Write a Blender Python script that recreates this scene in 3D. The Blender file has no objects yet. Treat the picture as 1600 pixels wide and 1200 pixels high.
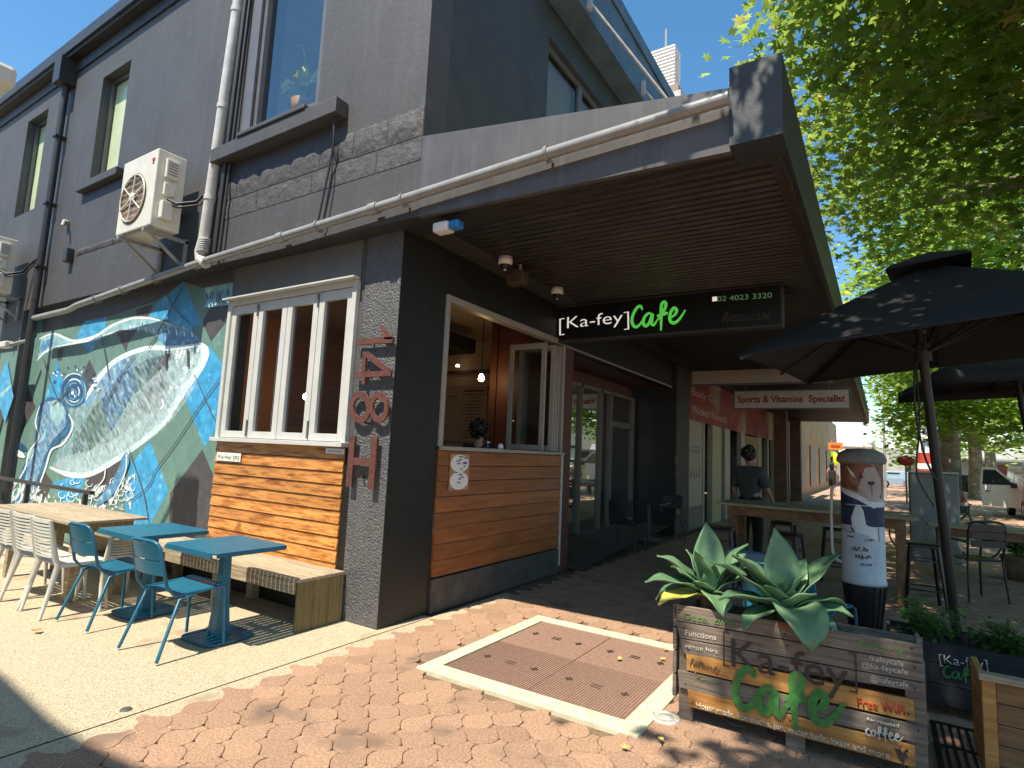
import bpy, bmesh, math, random
from mathutils import Vector, Matrix, Quaternion
random.seed(7)
C = bpy.context.scene.collection
SC = bpy.context.scene
V = Vector
# ---------------------------------------------------------------- camera
R0 = V((0.8431852218640805, 0.5357648499503155, 0.04466214490748652))
R1 = V((-0.02537334652002763, 0.12263767469293375, -0.9921271057844779))
R2 = V((-0.5370240915605146, 0.8354136857291877, 0.11700042213589625))
FPX = 903.67
CAM = V((3.78709, -3.89258, 1.6))
cd = bpy.data.cameras.new('camera'); cam = bpy.data.objects.new('camera', cd); C.objects.link(cam)
m = Matrix.Identity(4)
for i in range(3):
    m[i][0] = R0[i]; m[i][1] = -R1[i]; m[i][2] = -R2[i]; m[i][3] = CAM[i]
cam.matrix_world = m
cd.sensor_width = 36; cd.lens = FPX/1600*36; cd.clip_end = 2000; cd.clip_start = .05
SC.camera = cam
def P(x, y, ax, v):
    """point on a real plane (X, Y or Z = v) seen at that place of the photograph (used to measure)"""
    a = (x-800)/FPX; b = (y-600)/FPX
    d = R0*a + R1*b + R2
    i = 'XYZ'.index(ax)
    t = (v-CAM[i])/d[i]
    return CAM + d*t
# ---------------------------------------------------------------- world, sun
LD = V((0.13, 1, -1.9)).normalized()
w = bpy.data.worlds.new('World'); SC.world = w; w.use_nodes = True
nt = w.node_tree
sky = nt.nodes.new('ShaderNodeTexSky'); sky.sky_type = 'NISHITA'; sky.sun_disc = False
sky.sun_elevation = math.asin(-LD.z); sky.sun_rotation = math.radians(187.4)
sky.air_density = 1.0; sky.dust_density = .35; sky.ozone_density = 2.2
bg = nt.nodes['Background']; bg.inputs[1].default_value = 0.125
hs_ = nt.nodes.new('ShaderNodeHueSaturation'); hs_.inputs['Saturation'].default_value = 1.22; hs_.inputs['Value'].default_value = 1.05; hs_.inputs['Hue'].default_value = .49
nt.links.new(sky.outputs[0], hs_.inputs['Color']); nt.links.new(hs_.outputs[0], bg.inputs[0])
sl = bpy.data.lights.new('sun', 'SUN'); sl.energy = 4.8; sl.angle = math.radians(.55); sl.color = (1, .92, .78)
so = bpy.data.objects.new('sun', sl); C.objects.link(so)
so.rotation_euler = LD.to_track_quat('-Z', 'Y').to_euler()
SC.view_settings.view_transform = 'Standard'; SC.view_settings.look = 'None'
SC.view_settings.exposure = 0.8; SC.view_settings.gamma = 1
SC.cycles.max_bounces = 8; SC.cycles.transparent_max_bounces = 20
SC.cycles.use_denoising = True
# ---------------------------------------------------------------- materials
MATS = {}
def mat(name, col, rough=.6, var=.15, scale=6, bump=0, bscale=40, metal=0, col2=None, stretch=None, island=0, spec=.5, emit=None, detail=5, wear=None, fac=(.35, .65), streak=None):
    if name in MATS: return MATS[name]
    mt = bpy.data.materials.new(name); mt.use_nodes = True; n = mt.node_tree; N = n.nodes; L = n.links
    b = N['Principled BSDF']; b.inputs['Roughness'].default_value = rough; b.inputs['Metallic'].default_value = metal
    b.inputs['Specular IOR Level'].default_value = spec
    tc = N.new('ShaderNodeTexCoord'); mp = N.new('ShaderNodeMapping'); L.new(tc.outputs['Object'], mp.inputs[0])
    if stretch: mp.inputs['Scale'].default_value = stretch
    no = N.new('ShaderNodeTexNoise'); no.inputs['Scale'].default_value = scale; no.inputs['Detail'].default_value = detail
    no.inputs['Roughness'].default_value = .65
    L.new(mp.outputs[0], no.inputs['Vector'])
    rp = N.new('ShaderNodeMapRange'); rp.inputs[1].default_value = fac[0]; rp.inputs[2].default_value = fac[1]
    L.new(no.outputs[0], rp.inputs[0])
    mx = N.new('ShaderNodeMix'); mx.data_type = 'RGBA'
    c1 = V(col); c2 = V(col2) if col2 else c1*(1+var)
    if not col2: c1 = c1*(1-var)
    mx.inputs[6].default_value = (*c1, 1); mx.inputs[7].default_value = (*c2, 1)
    L.new(rp.outputs[0], mx.inputs[0])
    out = mx.outputs[2]
    if wear:
        w2 = N.new('ShaderNodeTexNoise'); w2.inputs['Scale'].default_value = wear[1]; w2.inputs['Detail'].default_value = 6
        L.new(tc.outputs['Object'], w2.inputs['Vector'])
        r2 = N.new('ShaderNodeMapRange'); r2.inputs[1].default_value = wear[2]; r2.inputs[2].default_value = wear[2]+.08
        L.new(w2.outputs[0], r2.inputs[0])
        m2 = N.new('ShaderNodeMix'); m2.data_type = 'RGBA'; L.new(r2.outputs[0], m2.inputs[0]); L.new(out, m2.inputs[6])
        m2.inputs[7].default_value = (*wear[0], 1); out = m2.outputs[2]
    if streak:
        ms = N.new('ShaderNodeMapping'); ms.inputs['Scale'].default_value = (6, 6, .35); L.new(tc.outputs['Object'], ms.inputs[0])
        w3 = N.new('ShaderNodeTexNoise'); w3.inputs['Scale'].default_value = 2.2; w3.inputs['Detail'].default_value = 8; w3.inputs['Roughness'].default_value = .7; L.new(ms.outputs[0], w3.inputs['Vector'])
        r4 = N.new('ShaderNodeMapRange'); r4.inputs[1].default_value = .5; r4.inputs[2].default_value = .78; r4.inputs[4].default_value = streak[1]; L.new(w3.outputs[0], r4.inputs[0])
        m4 = N.new('ShaderNodeMix'); m4.data_type = 'RGBA'; L.new(r4.outputs[0], m4.inputs[0]); L.new(out, m4.inputs[6]); m4.inputs[7].default_value = (*streak[0], 1); out = m4.outputs[2]
    if island:
        g = N.new('ShaderNodeNewGeometry'); hs = N.new('ShaderNodeHueSaturation')
        r3 = N.new('ShaderNodeMapRange'); r3.inputs[3].default_value = 1-island; r3.inputs[4].default_value = 1+island
        L.new(g.outputs['Random Per Island'], r3.inputs[0]); L.new(r3.outputs[0], hs.inputs['Value'])
        L.new(out, hs.inputs['Color']); out = hs.outputs[0]
    L.new(out, b.inputs['Base Color'])
    if bump:
        bn = N.new('ShaderNodeTexNoise'); bn.inputs['Scale'].default_value = bscale; bn.inputs['Detail'].default_value = 4
        L.new(mp.outputs[0], bn.inputs['Vector'])
        bp = N.new('ShaderNodeBump'); bp.inputs['Strength'].default_value = min(1, bump); bp.inputs['Distance'].default_value = .01*max(1, bump)
        L.new(bn.outputs[0], bp.inputs['Height']); L.new(bp.outputs[0], b.inputs['Normal'])
    if emit:
        b.inputs['Emission Color'].default_value = (*emit[0], 1); b.inputs['Emission Strength'].default_value = emit[1]
    MATS[name] = mt
    return mt
def glass(name, tint=(.8, .85, .85), refl=.12, blend=.35):
    if name in MATS: return MATS[name]
    mt = bpy.data.materials.new(name); mt.use_nodes = True; N = mt.node_tree.nodes; L = mt.node_tree.links
    N.remove(N['Principled BSDF'])
    tr = N.new('ShaderNodeBsdfTransparent'); tr.inputs[0].default_value = (*tint, 1)
    gl = N.new('ShaderNodeBsdfGlossy'); gl.inputs['Roughness'].default_value = .02
    lw = N.new('ShaderNodeLayerWeight'); lw.inputs[0].default_value = blend
    mr = N.new('ShaderNodeMapRange'); mr.inputs[3].default_value = refl; mr.inputs[4].default_value = .9
    L.new(lw.outputs['Fresnel'], mr.inputs[0])
    mx = N.new('ShaderNodeMixShader'); L.new(mr.outputs[0], mx.inputs[0]); L.new(tr.outputs[0], mx.inputs[1]); L.new(gl.outputs[0], mx.inputs[2])
    L.new(mx.outputs[0], N['Material Output'].inputs[0]); MATS[name] = mt
    return mt
def leafmat(name, c1, c2, tr=.45, sc=1.2, c3=None):
    if name in MATS: return MATS[name]
    mt = bpy.data.materials.new(name); mt.use_nodes = True; N = mt.node_tree.nodes; L = mt.node_tree.links
    b = N['Principled BSDF']; b.inputs['Roughness'].default_value = .45
    g = N.new('ShaderNodeNewGeometry'); cr = N.new('ShaderNodeValToRGB')
    cr.color_ramp.elements[0].color = (*c1, 1); cr.color_ramp.elements[1].color = (*c2, 1)
    if c3:
        e = cr.color_ramp.elements.new(.93); e.color = (*c2, 1); cr.color_ramp.elements[-1].color = (*c3, 1)
    L.new(g.outputs['Random Per Island'], cr.inputs[0]); L.new(cr.outputs[0], b.inputs['Base Color'])
    t = N.new('ShaderNodeBsdfTranslucent'); hs = N.new('ShaderNodeHueSaturation'); hs.inputs['Value'].default_value = 3.2; hs.inputs['Hue'].default_value = .475; hs.inputs['Saturation'].default_value = .95
    L.new(cr.outputs[0], hs.inputs['Color']); L.new(hs.outputs[0], t.inputs[0])
    mx = N.new('ShaderNodeMixShader'); mx.inputs[0].default_value = tr
    L.new(b.outputs[0], mx.inputs[1]); L.new(t.outputs[0], mx.inputs[2]); L.new(mx.outputs[0], N['Material Output'].inputs[0])
    MATS[name] = mt
    return mt
# ---------------------------------------------------------------- mesh builder
class MB:
    def __init__(s): s.v = []; s.f = []; s.mi = []; s.sm = []; s.k = 0
    def add(s, vs, fs, sm=False):
        o = len(s.v); s.v += [tuple(v) for v in vs]
        for f in fs: s.f.append([o+i for i in f]); s.mi.append(s.k); s.sm.append(sm)
        return s
    def box(s, x0, x1, y0, y1, z0, z1, M=None):
        vs = [V((x, y, z)) for x in (x0, x1) for y in (y0, y1) for z in (z0, z1)]
        if M: vs = [M @ v for v in vs]
        return s.add(vs, [(0, 1, 3, 2), (4, 6, 7, 5), (0, 4, 5, 1), (2, 3, 7, 6), (0, 2, 6, 4), (1, 5, 7, 3)])
    def quad(s, *p): return s.add(p, [tuple(range(len(p)))])
    def bar(s, a, b, w, h, up=V((0, 0, 1))):
        a = V(a); b = V(b); d = (b-a).normalized()
        x = d.cross(up)
        if x.length < 1e-4: x = d.cross(V((0, 1, 0)))
        x.normalize(); y = x.cross(d)
        vs = [p + x*(i*w/2) + y*(j*h/2) for p in (a, b) for i, j in ((-1, -1), (1, -1), (1, 1), (-1, 1))]
        return s.add(vs, [(3, 2, 1, 0), (4, 5, 6, 7), (0, 1, 5, 4), (1, 2, 6, 5), (2, 3, 7, 6), (3, 0, 4, 7)])
    def tube(s, pts, r, n=8, cap=True, smooth=True, closed=False):
        pts = [V(p) for p in pts]; rs = r if isinstance(r, (list, tuple)) else [r]*len(pts)
        rings = []; pn = None
        for i, p in enumerate(pts):
            a = pts[max(0, i-1)]; b = pts[min(len(pts)-1, i+1)]
            if closed: a = pts[i-1]; b = pts[(i+1) % len(pts)]
            d = (b-a).normalized()
            if pn is None:
                pn = d.cross(V((0, 0, 1)))
                if pn.length < .05: pn = d.cross(V((1, 0, 0)))
            pn = (pn - d*pn.dot(d)).normalized(); q = d.cross(pn)
            rings.append([p + (pn*math.cos(t*2*math.pi/n) + q*math.sin(t*2*math.pi/n))*rs[i] for t in range(n)])
        o = [v for rg in rings for v in rg]; fs = []
        m_ = len(rings)
        for i in range(m_ if closed else m_-1):
            j = (i+1) % m_
            for t in range(n):
                fs.append((i*n+t, i*n+(t+1) % n, j*n+(t+1) % n, j*n+t))
        s.add(o, fs, smooth)
        if cap and not closed:
            s.add(rings[0], [tuple(reversed(range(n)))]); s.add(rings[-1], [tuple(range(n))])
        return s
    def lathe(s, prof, c=(0, 0, 0), n=24, M=None):
        c = V(c); vs = []
        for r, z in prof:
            for t in range(n):
                a = 2*math.pi*t/n; p = V((r*math.cos(a), r*math.sin(a), z))
                if M: p = M @ p
                vs.append(c+p)
        fs = [(i*n+t, i*n+(t+1) % n, (i+1)*n+(t+1) % n, (i+1)*n+t) for i in range(len(prof)-1) for t in range(n)]
        return s.add(vs, fs, True)
    def prism(s, poly, off):
        n = len(poly); a = [V(p) for p in poly]; b = [p+V(off) for p in a]
        s.add(a+b, [tuple(reversed(range(n))), tuple(range(n, 2*n))] + [(i, (i+1) % n, n+(i+1) % n, n+i) for i in range(n)])
        return s
    def build(s, name, mats, parent=None, bevel=0, loc=None, weld=False):
        me = bpy.data.meshes.new(name); me.from_pydata(s.v, [], s.f)
        if not isinstance(mats, (list, tuple)): mats = [mats]
        for m_ in mats: me.materials.append(m_)
        me.polygons.foreach_set('material_index', s.mi); me.polygons.foreach_set('use_smooth', s.sm)
        bm = bmesh.new(); bm.from_mesh(me)
        if weld: bmesh.ops.remove_doubles(bm, verts=bm.verts, dist=1e-5)
        if len(s.f) < 20000 and not getattr(s, 'keep', False): bmesh.ops.recalc_face_normals(bm, faces=bm.faces)
        bm.to_mesh(me); bm.free()
        o = bpy.data.objects.new(name, me); C.objects.link(o)
        if loc: o.location = loc
        if parent is not None:
            o.parent = parent
        if bevel:
            b = o.modifiers.new('b', 'BEVEL'); b.width = bevel; b.segments = 2; b.limit_method = 'ANGLE'; b.angle_limit = math.radians(50)
        return o
def wpar(o, parent):
    """parent keeping world coordinates (meshes built in world space under an Empty at the thing's base)"""
    o.parent = parent; o.matrix_parent_inverse = parent.matrix_basis.inverted()
    return o
def tag(o, label=None, cat=None, group=None, kind=None):
    if label: o['label'] = label
    if cat: o['category'] = cat
    if group: o['group'] = group
    if kind: o['kind'] = kind
    return o
def empty(name, loc, label=None, cat=None, group=None, rz=0):
    o = bpy.data.objects.new(name, None); C.objects.link(o); o.location = loc; o.rotation_euler = (0, 0, rz); o.empty_display_size = .1
    return tag(o, label, cat, group)
def part(mb, name, mats, parent, bevel=0, label=None, weld=False):
    """mesh in world coordinates under parent"""
    o = mb.build(name, mats, None, bevel, weld=weld); bpy.context.view_layer.update()
    o.parent = parent; o.matrix_parent_inverse = parent.matrix_world.inverted()
    if label: o['label'] = label
    return o
def local(mb, name, mats, parent, bevel=0):
    return mb.build(name, mats, parent, bevel)
def copy_tree(o, parent=None):
    c = o.copy(); C.objects.link(c)
    if parent is not None: c.parent = parent
    for ch in list(o.children): copy_tree(ch, c)
    return c
def wall(mb, ax, v, a0, a1, z0, z1, holes, thick):
    """wall with openings; ax 'Y': plane y=v, a = x; ax 'X': plane x=v, a = y; thick signed, away from viewer"""
    As = sorted({a0, a1, *[h[0] for h in holes], *[h[1] for h in holes]}); Zs = sorted({z0, z1, *[h[2] for h in holes], *[h[3] for h in holes]})
    pt = (lambda a, z, d: (a, v+d, z)) if ax == 'Y' else (lambda a, z, d: (v+d, a, z))
    inh = lambda a, z: any(h[0] < a < h[1] and h[2] < z < h[3] for h in holes) or not (a0 < a < a1 and z0 < z < z1)
    for i in range(len(As)-1):
        for j in range(len(Zs)-1):
            ca = (As[i]+As[i+1])/2; cz = (Zs[j]+Zs[j+1])/2
            if inh(ca, cz): continue
            A, B, Z, W = As[i], As[i+1], Zs[j], Zs[j+1]
            for d in (0, thick): mb.quad(pt(A, Z, d), pt(B, Z, d), pt(B, W, d), pt(A, W, d))
            for (p, q, r_, s_, na, nz) in ((A, Z, A, W, As[i-1]+As[i] if i else 2*(a0-1), 2*cz), (B, Z, B, W, As[i+1]+(As[i+2] if i+2 < len(As) else As[i+1]+2), 2*cz), (A, Z, B, Z, 2*ca, Zs[j-1]+Zs[j] if j else 2*(z0-1)), (A, W, B, W, 2*ca, Zs[j+1]+(Zs[j+2] if j+2 < len(Zs) else Zs[j+1]+2))):
                if inh(na/2, nz/2): mb.quad(pt(p, q, 0), pt(r_, s_, 0), pt(r_, s_, thick), pt(p, q, thick))
def text(body, A, B, up, nrm, mats, parent, name='lettering', h=None, depth=.002, bold=0, shear=0, lift=.001, label=None, spacing=1):
    """lettering fitted between world points A and B (baseline), on the plane facing nrm"""
    cu = bpy.data.curves.new('t', 'FONT'); cu.body = body; cu.size = 1; cu.offset = bold; cu.shear = shear; cu.space_character = spacing; cu.resolution_u = 4
    ob = bpy.data.objects.new('t', cu); C.objects.link(ob); dg = bpy.context.evaluated_depsgraph_get(); dg.update()
    me = bpy.data.meshes.new_from_object(ob.evaluated_get(dg)); bpy.data.objects.remove(ob); bpy.data.curves.remove(cu)
    xs = [v.co.x for v in me.vertices]; x0, x1 = min(xs), max(xs)
    A = V(A); B = V(B); d = B-A; W = d.length; k = W/(x1-x0); d.normalize(); up = V(up); up = (up - d*up.dot(d)).normalized()
    hy = k if h is None else h/.73
    nrm = V(nrm).normalized()
    bm = bmesh.new(); bm.from_mesh(me)
    for v in bm.verts: v.co = A + d*((v.co.x-x0)*k) + up*(v.co.y*hy) + nrm*lift
    g = bmesh.ops.extrude_face_region(bm, geom=bm.faces[:])
    for e in g['geom']:
        if isinstance(e, bmesh.types.BMVert): e.co += nrm*depth
    bmesh.ops.recalc_face_normals(bm, faces=bm.faces)
    bm.to_mesh(me); bm.free(); me.materials.clear(); me.materials.append(mats); me.name = name
    o = bpy.data.objects.new(name, me); C.objects.link(o)
    if parent is not None:
        bpy.context.view_layer.update(); o.parent = parent; o.matrix_parent_inverse = parent.matrix_world.inverted()
    if label: o['label'] = label
    return o
def catmull(pts, n=6):
    out = []
    for i in range(len(pts)-1):
        p0 = pts[max(0, i-1)]; p1 = pts[i]; p2 = pts[i+1]; p3 = pts[min(len(pts)-1, i+2)]
        for k in range(n):
            t = k/n
            out.append(tuple(.5*((2*b)+(-a+c)*t+(2*a-5*b+4*c-d)*t*t+(-a+3*b-3*c+d)*t**3) for a, b, c, d in zip(p0, p1, p2, p3)))
    out.append(tuple(pts[-1])); return out
def ribbon(mb, pts, w, O, X, Y, N, lift=.002, n=6, taper=.35):
    """brush stroke: 2D points -> ribbon on plane O + x*X + y*Y, rising slightly so it never overlaps itself in one plane"""
    c = catmull(pts, n); L = []; R = []; m_ = len(c)
    for i, p in enumerate(c):
        a = c[max(0, i-1)]; b = c[min(m_-1, i+1)]; dx, dy = b[0]-a[0], b[1]-a[1]; l = math.hypot(dx, dy) or 1
        t = i/(m_-1); ww = w*(taper+(1-taper)*min(1, 4*min(t, 1-t)+.2))/2
        if len(p) > 2: ww *= p[2]
        q = lift + i*.00012
        for s_, lst in ((-1, L), (1, R)):
            lst.append(O + X*(p[0]-s_*dy/l*ww) + Y*(p[1]+s_*dx/l*ww) + N*q)
    k = len(L)
    mb.add(L+R, [(i, i+1, k+i+1, k+i) for i in range(k-1)])
SCRIPT = {
 'C': ([[(.85, .8), (.75, .98), (.5, .95), (.22, .65), (.12, .3), (.3, .03), (.6, .05), (.95, .35)]], .8),
 'a': ([[(.75, .5), (.5, .6), (.2, .42), (.12, .15), (.3, 0), (.55, .15), (.75, .52), (.7, .12), (.85, 0), (1.05, .2)]], .95),
 'f': ([[(.1, .2), (.5, .55), (.72, .9), (.6, 1.05), (.42, .9), (.4, .3), (.38, -.3)], [(.1, .42), (.5, .46), (.85, .52)]], .8),
 'e': ([[(.1, .25), (.5, .38), (.62, .6), (.42, .7), (.2, .45), (.2, .12), (.45, 0), (.8, .15), (1.2, .55)]], .8),
 'c': ([[(.7, .5), (.55, .62), (.25, .5), (.15, .2), (.35, 0), (.65, .05), (.9, .25)]], .75),
 'o': ([[(.5, .6), (.2, .45), (.15, .15), (.4, 0), (.65, .2), (.6, .5), (.45, .6), (.9, .5)]], .8)}
def script(word, A, B, up, nrm, h, mt, parent, name='lettering', w=.16, lift=.003):
    A = V(A); B = V(B); d = B-A; W = d.length; d.normalize(); up = V(up); up = (up-d*up.dot(d)).normalized()
    tot = sum(SCRIPT[c][1] for c in word); k = W/tot; x = 0; mb = MB(); i = 0
    for c in word:
        st, adv = SCRIPT[c]
        for s_ in st:
            ribbon(mb, [((x+p[0])*k/h, p[1]) for p in s_], w, A, d*h, up*h, V(nrm), lift+i*.0012, 7); i += 1
        x += adv
    return part(mb, name, mt, parent)
X_, Y_, Z_ = V((1, 0, 0)), V((0, 1, 0)), V((0, 0, 1))
# ---------------------------------------------------------------- common materials
M_wall = mat('wall_paint', (.066, .064, .066), .6, .1, 1.6, .35, 20, wear=((.078, .079, .084), 5, .6), streak=((.13, .13, .13), .3))
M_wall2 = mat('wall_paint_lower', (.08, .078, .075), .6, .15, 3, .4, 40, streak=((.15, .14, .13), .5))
M_stip = mat('stippled_render', (.10, .099, .10), .42, .25, 30, 2.4, 48)
M_rock = mat('painted_sandstone', (.070, .068, .070), .65, .2, 9, 2, 12)
M_flash = mat('dark_flashing', (.034, .033, .034), .45, .15, 4)
M_fascia = mat('fascia_paint', (.10, .096, .096), .35, .12, 3, streak=((.2, .195, .19), .4))
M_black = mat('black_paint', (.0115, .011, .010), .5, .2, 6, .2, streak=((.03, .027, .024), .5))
M_pipe = mat('grey_pipe', (.26, .26, .255), .28, .12, 8)
M_wpipe = mat('white_pipe', (.55, .54, .5), .35, .12, 8)
M_frame = mat('window_frame_grey', (.54, .54, .51), .4, .06, 6)
M_dframe = mat('dark_frame', (.13, .13, .135), .4, .1, 6)
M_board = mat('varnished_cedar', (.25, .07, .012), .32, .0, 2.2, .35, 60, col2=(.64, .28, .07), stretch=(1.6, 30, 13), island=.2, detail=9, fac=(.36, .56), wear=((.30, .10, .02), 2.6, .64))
M_boardB = mat('varnished_cedar_shaded', (.20, .055, .012), .35, .0, 2.0, .2, 60, col2=(.36, .12, .026), stretch=(30, 1.0, 15), island=.16, detail=9)  # same cedar, darkened to carry the shade under the awning
M_rust = mat('corten_letter', (.105, .036, .027), .7, .25, 20, .4)
M_conc = mat('exposed_aggregate', (.27, .21, .13), .88, 0, 95, 1, 190, col2=(.61, .51, .345), detail=9, fac=(.34, .55), wear=((.40, .31, .19), 2.3, .60))
M_pav = mat('paver_clay', (.27, .15, .09), .88, 0, 75, .9, 190, col2=(.50, .32, .205), detail=9, fac=(.36, .62), island=.12, wear=((.24, .155, .105), 1.7, .58))
M_joint = mat('paving_joint', (.17, .11, .07), .95, .3, 30)
M_farg = mat('far_paving', (.42, .27, .19), .9, .2, 2)
M_cream = mat('cream_concrete', (.58, .53, .36), .8, .14, 9, .3, 90)
M_iron = mat('cover_iron', (.27, .165, .12), .6, .15, 30, .4, 90)
M_irond = mat('cover_dark', (.05, .03, .02), .7)
M_blue = mat('blue_powdercoat', (.010, .118, .195), .4, .12, 5, wear=((.03, .16, .23), 18, .66))
M_whitep = mat('white_resin', (.62, .60, .53), .4, .06, 6)
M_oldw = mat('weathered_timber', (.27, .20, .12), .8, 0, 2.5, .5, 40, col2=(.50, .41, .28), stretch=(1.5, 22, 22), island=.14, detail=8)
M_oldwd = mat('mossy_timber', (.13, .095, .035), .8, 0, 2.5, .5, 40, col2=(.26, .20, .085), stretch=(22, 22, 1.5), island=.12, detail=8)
M_ac = mat('ac_cream', (.68, .655, .56), .4, .06, 5)
M_acd = mat('ac_dark', (.2, .125, .075), .5, .3, 20)
M_galv = mat('galvanised', (.30, .30, .29), .4, .15, 12)
M_white = mat('white_paint', (.78, .78, .76), .45, .05, 6)
M_screen = mat('opal_white', (.72, .71, .68), .4, .04, 6)
M_umb = mat('umbrella_fabric', (.0135, .013, .014), .85, .2, 14, .3, 120)
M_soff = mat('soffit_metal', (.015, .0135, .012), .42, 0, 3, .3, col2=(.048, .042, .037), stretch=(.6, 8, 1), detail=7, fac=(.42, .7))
M_glass = glass('window_glass', (.75, .78, .78), .05, .25)
M_glassb = glass('upper_glass', (.9, .94, .94), .04, .1)
M_green = mat('sign_green', (.10, .52, .09), .5, .05, 6)
M_sgreen = mat('faded_green', (.11, .22, .06), .6, .3, 30)
M_swhite = mat('sign_white', (.78, .76, .72), .5, .04)
M_red = mat('sign_red', (.42, .045, .025), .55, .15, 10)
# ================================================================ GROUND
g = MB(); g.quad((-400, -400, -.06), (400, -400, -.06), (400, 600, -.06), (-400, 600, -.06))
tag(g.build('ground', M_farg), kind='structure')
g = MB()
g.quad((-30, -14, -.004), (.085, -14, -.004), (.085, .6, -.004), (-30, .6, -.004))
tag(g.build('concrete_path', M_conc), kind='structure')
g = MB(); g.quad((.097, -14, -.005), (.42, -14, -.005), (.42, 1.9, -.005), (.097, 1.9, -.005))
tag(g.build('concrete_edge_strip', M_conc), kind='structure')
g = MB(); g.quad((.0, -14, -.02), (12, -14, -.02), (12, 24, -.02), (.0, 24, -.02))
tag(g.build('paving_bed', M_joint), kind='structure')
# pavers: rounded octagon with a square neck, rows turned 45 degrees
a = .181; u = V((1, 1, 0)).normalized()*a; v_ = V((1, -1, 0)).normalized()*a
def paver(i, j):
    c = V((.3, -1, 0)) + u*i + v_*j
    e = a*.5; t = a*.235                      # octagon half width, cut
    U = u.normalized(); W = v_.normalized()
    pts = [(e, e-t*1), (e-t, e), (-e+t, e), (-e, e-t), (-e, -e+t), (-e+t, -e), (e-t, -e), (e, -e+t)]
    # neck replaces the corner edge
    if j % 2 == 0:      # toward -u,-v : between index 4 and 5
        k = 4; ext = [(-e, -e+t), (-e-t, -e), (-e, -e-t), (-e+t, -e)]; pts = pts[:4]+ext+pts[6:]
    else:               # toward +u,-v : between 6 and 7
        ext = [(e-t, -e), (e, -e-t), (e+t, -e), (e, -e+t)]; pts = pts[:6]+ext
    # round the octagon a little
    q = []
    n = len(pts)
    for k in range(n):
        p0, p1, p2 = pts[k-1], pts[k], pts[(k+1) % n]
        for w_, s_ in ((p0, .2), (p2, .2)): q.append((p1[0]+(w_[0]-p1[0])*s_, p1[1]+(w_[1]-p1[1])*s_))
    return c, U, W, q
pv = MB(); random.seed(3)
hatch = (.86, 2.57, -.49, 1.32)
for i in range(-60, 90):
    for j in range(-60, 60):
        c = V((.3, -1, 0)) + u*i + v_*j
        if not (.24 < c.x < 8.6 and -4.2 < c.y < 11.5): continue
        if c.y < -3.0 and c.x < 2: continue
        if hatch[0]-.02 < c.x < hatch[1]+.02 and hatch[2]-.02 < c.y < hatch[3]+.02: continue
        c, U, W, q = paver(i, j)
        cx = sum(p[0] for p in q)/len(q); cy = sum(p[1] for p in q)/len(q)
        dz = random.uniform(-.0018, .0018); tx = random.uniform(-.012, .012); ty = random.uniform(-.012, .012)
        top = []; bot = []; out = []
        for p in q:
            for rr, lst, z in ((.95, top, 0), (.983, out, -.0035), (.983, bot, -.018)):
                x = cx+(p[0]-cx)*rr; y = cy+(p[1]-cy)*rr
                lst.append(c + U*x + W*y + V((0, 0, z+dz+tx*x+ty*y)))
        n = len(q)
        pv.add(top+out+bot, [tuple(range(n))] + [(k, (k+1) % n, n+(k+1) % n, n+k) for k in range(n)] + [(n+k, n+(k+1) % n, 2*n+(k+1) % n, 2*n+k) for k in range(n)])
pv.keep = False
tag(pv.build('paving', M_pav), kind='structure')
g = MB(); g.quad((-.05, 11.4, -.004), (9, 11.4, -.004), (9, 130, -.004), (-.05, 130, -.004))
tag(g.build('far_pavement', M_farg), kind='structure')
g = MB(); g.quad((9, 8, -.035), (60, 8, -.035), (60, 200, -.035), (9, 200, -.035))
tag(g.build('road', mat('asphalt', (.13, .12, .115), .85, .2, 4)), kind='structure')
g = MB(); g.box(8.85, 9, 8, 130, -.05, .06)
tag(g.build('kerb', M_cream), kind='structure')
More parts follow.
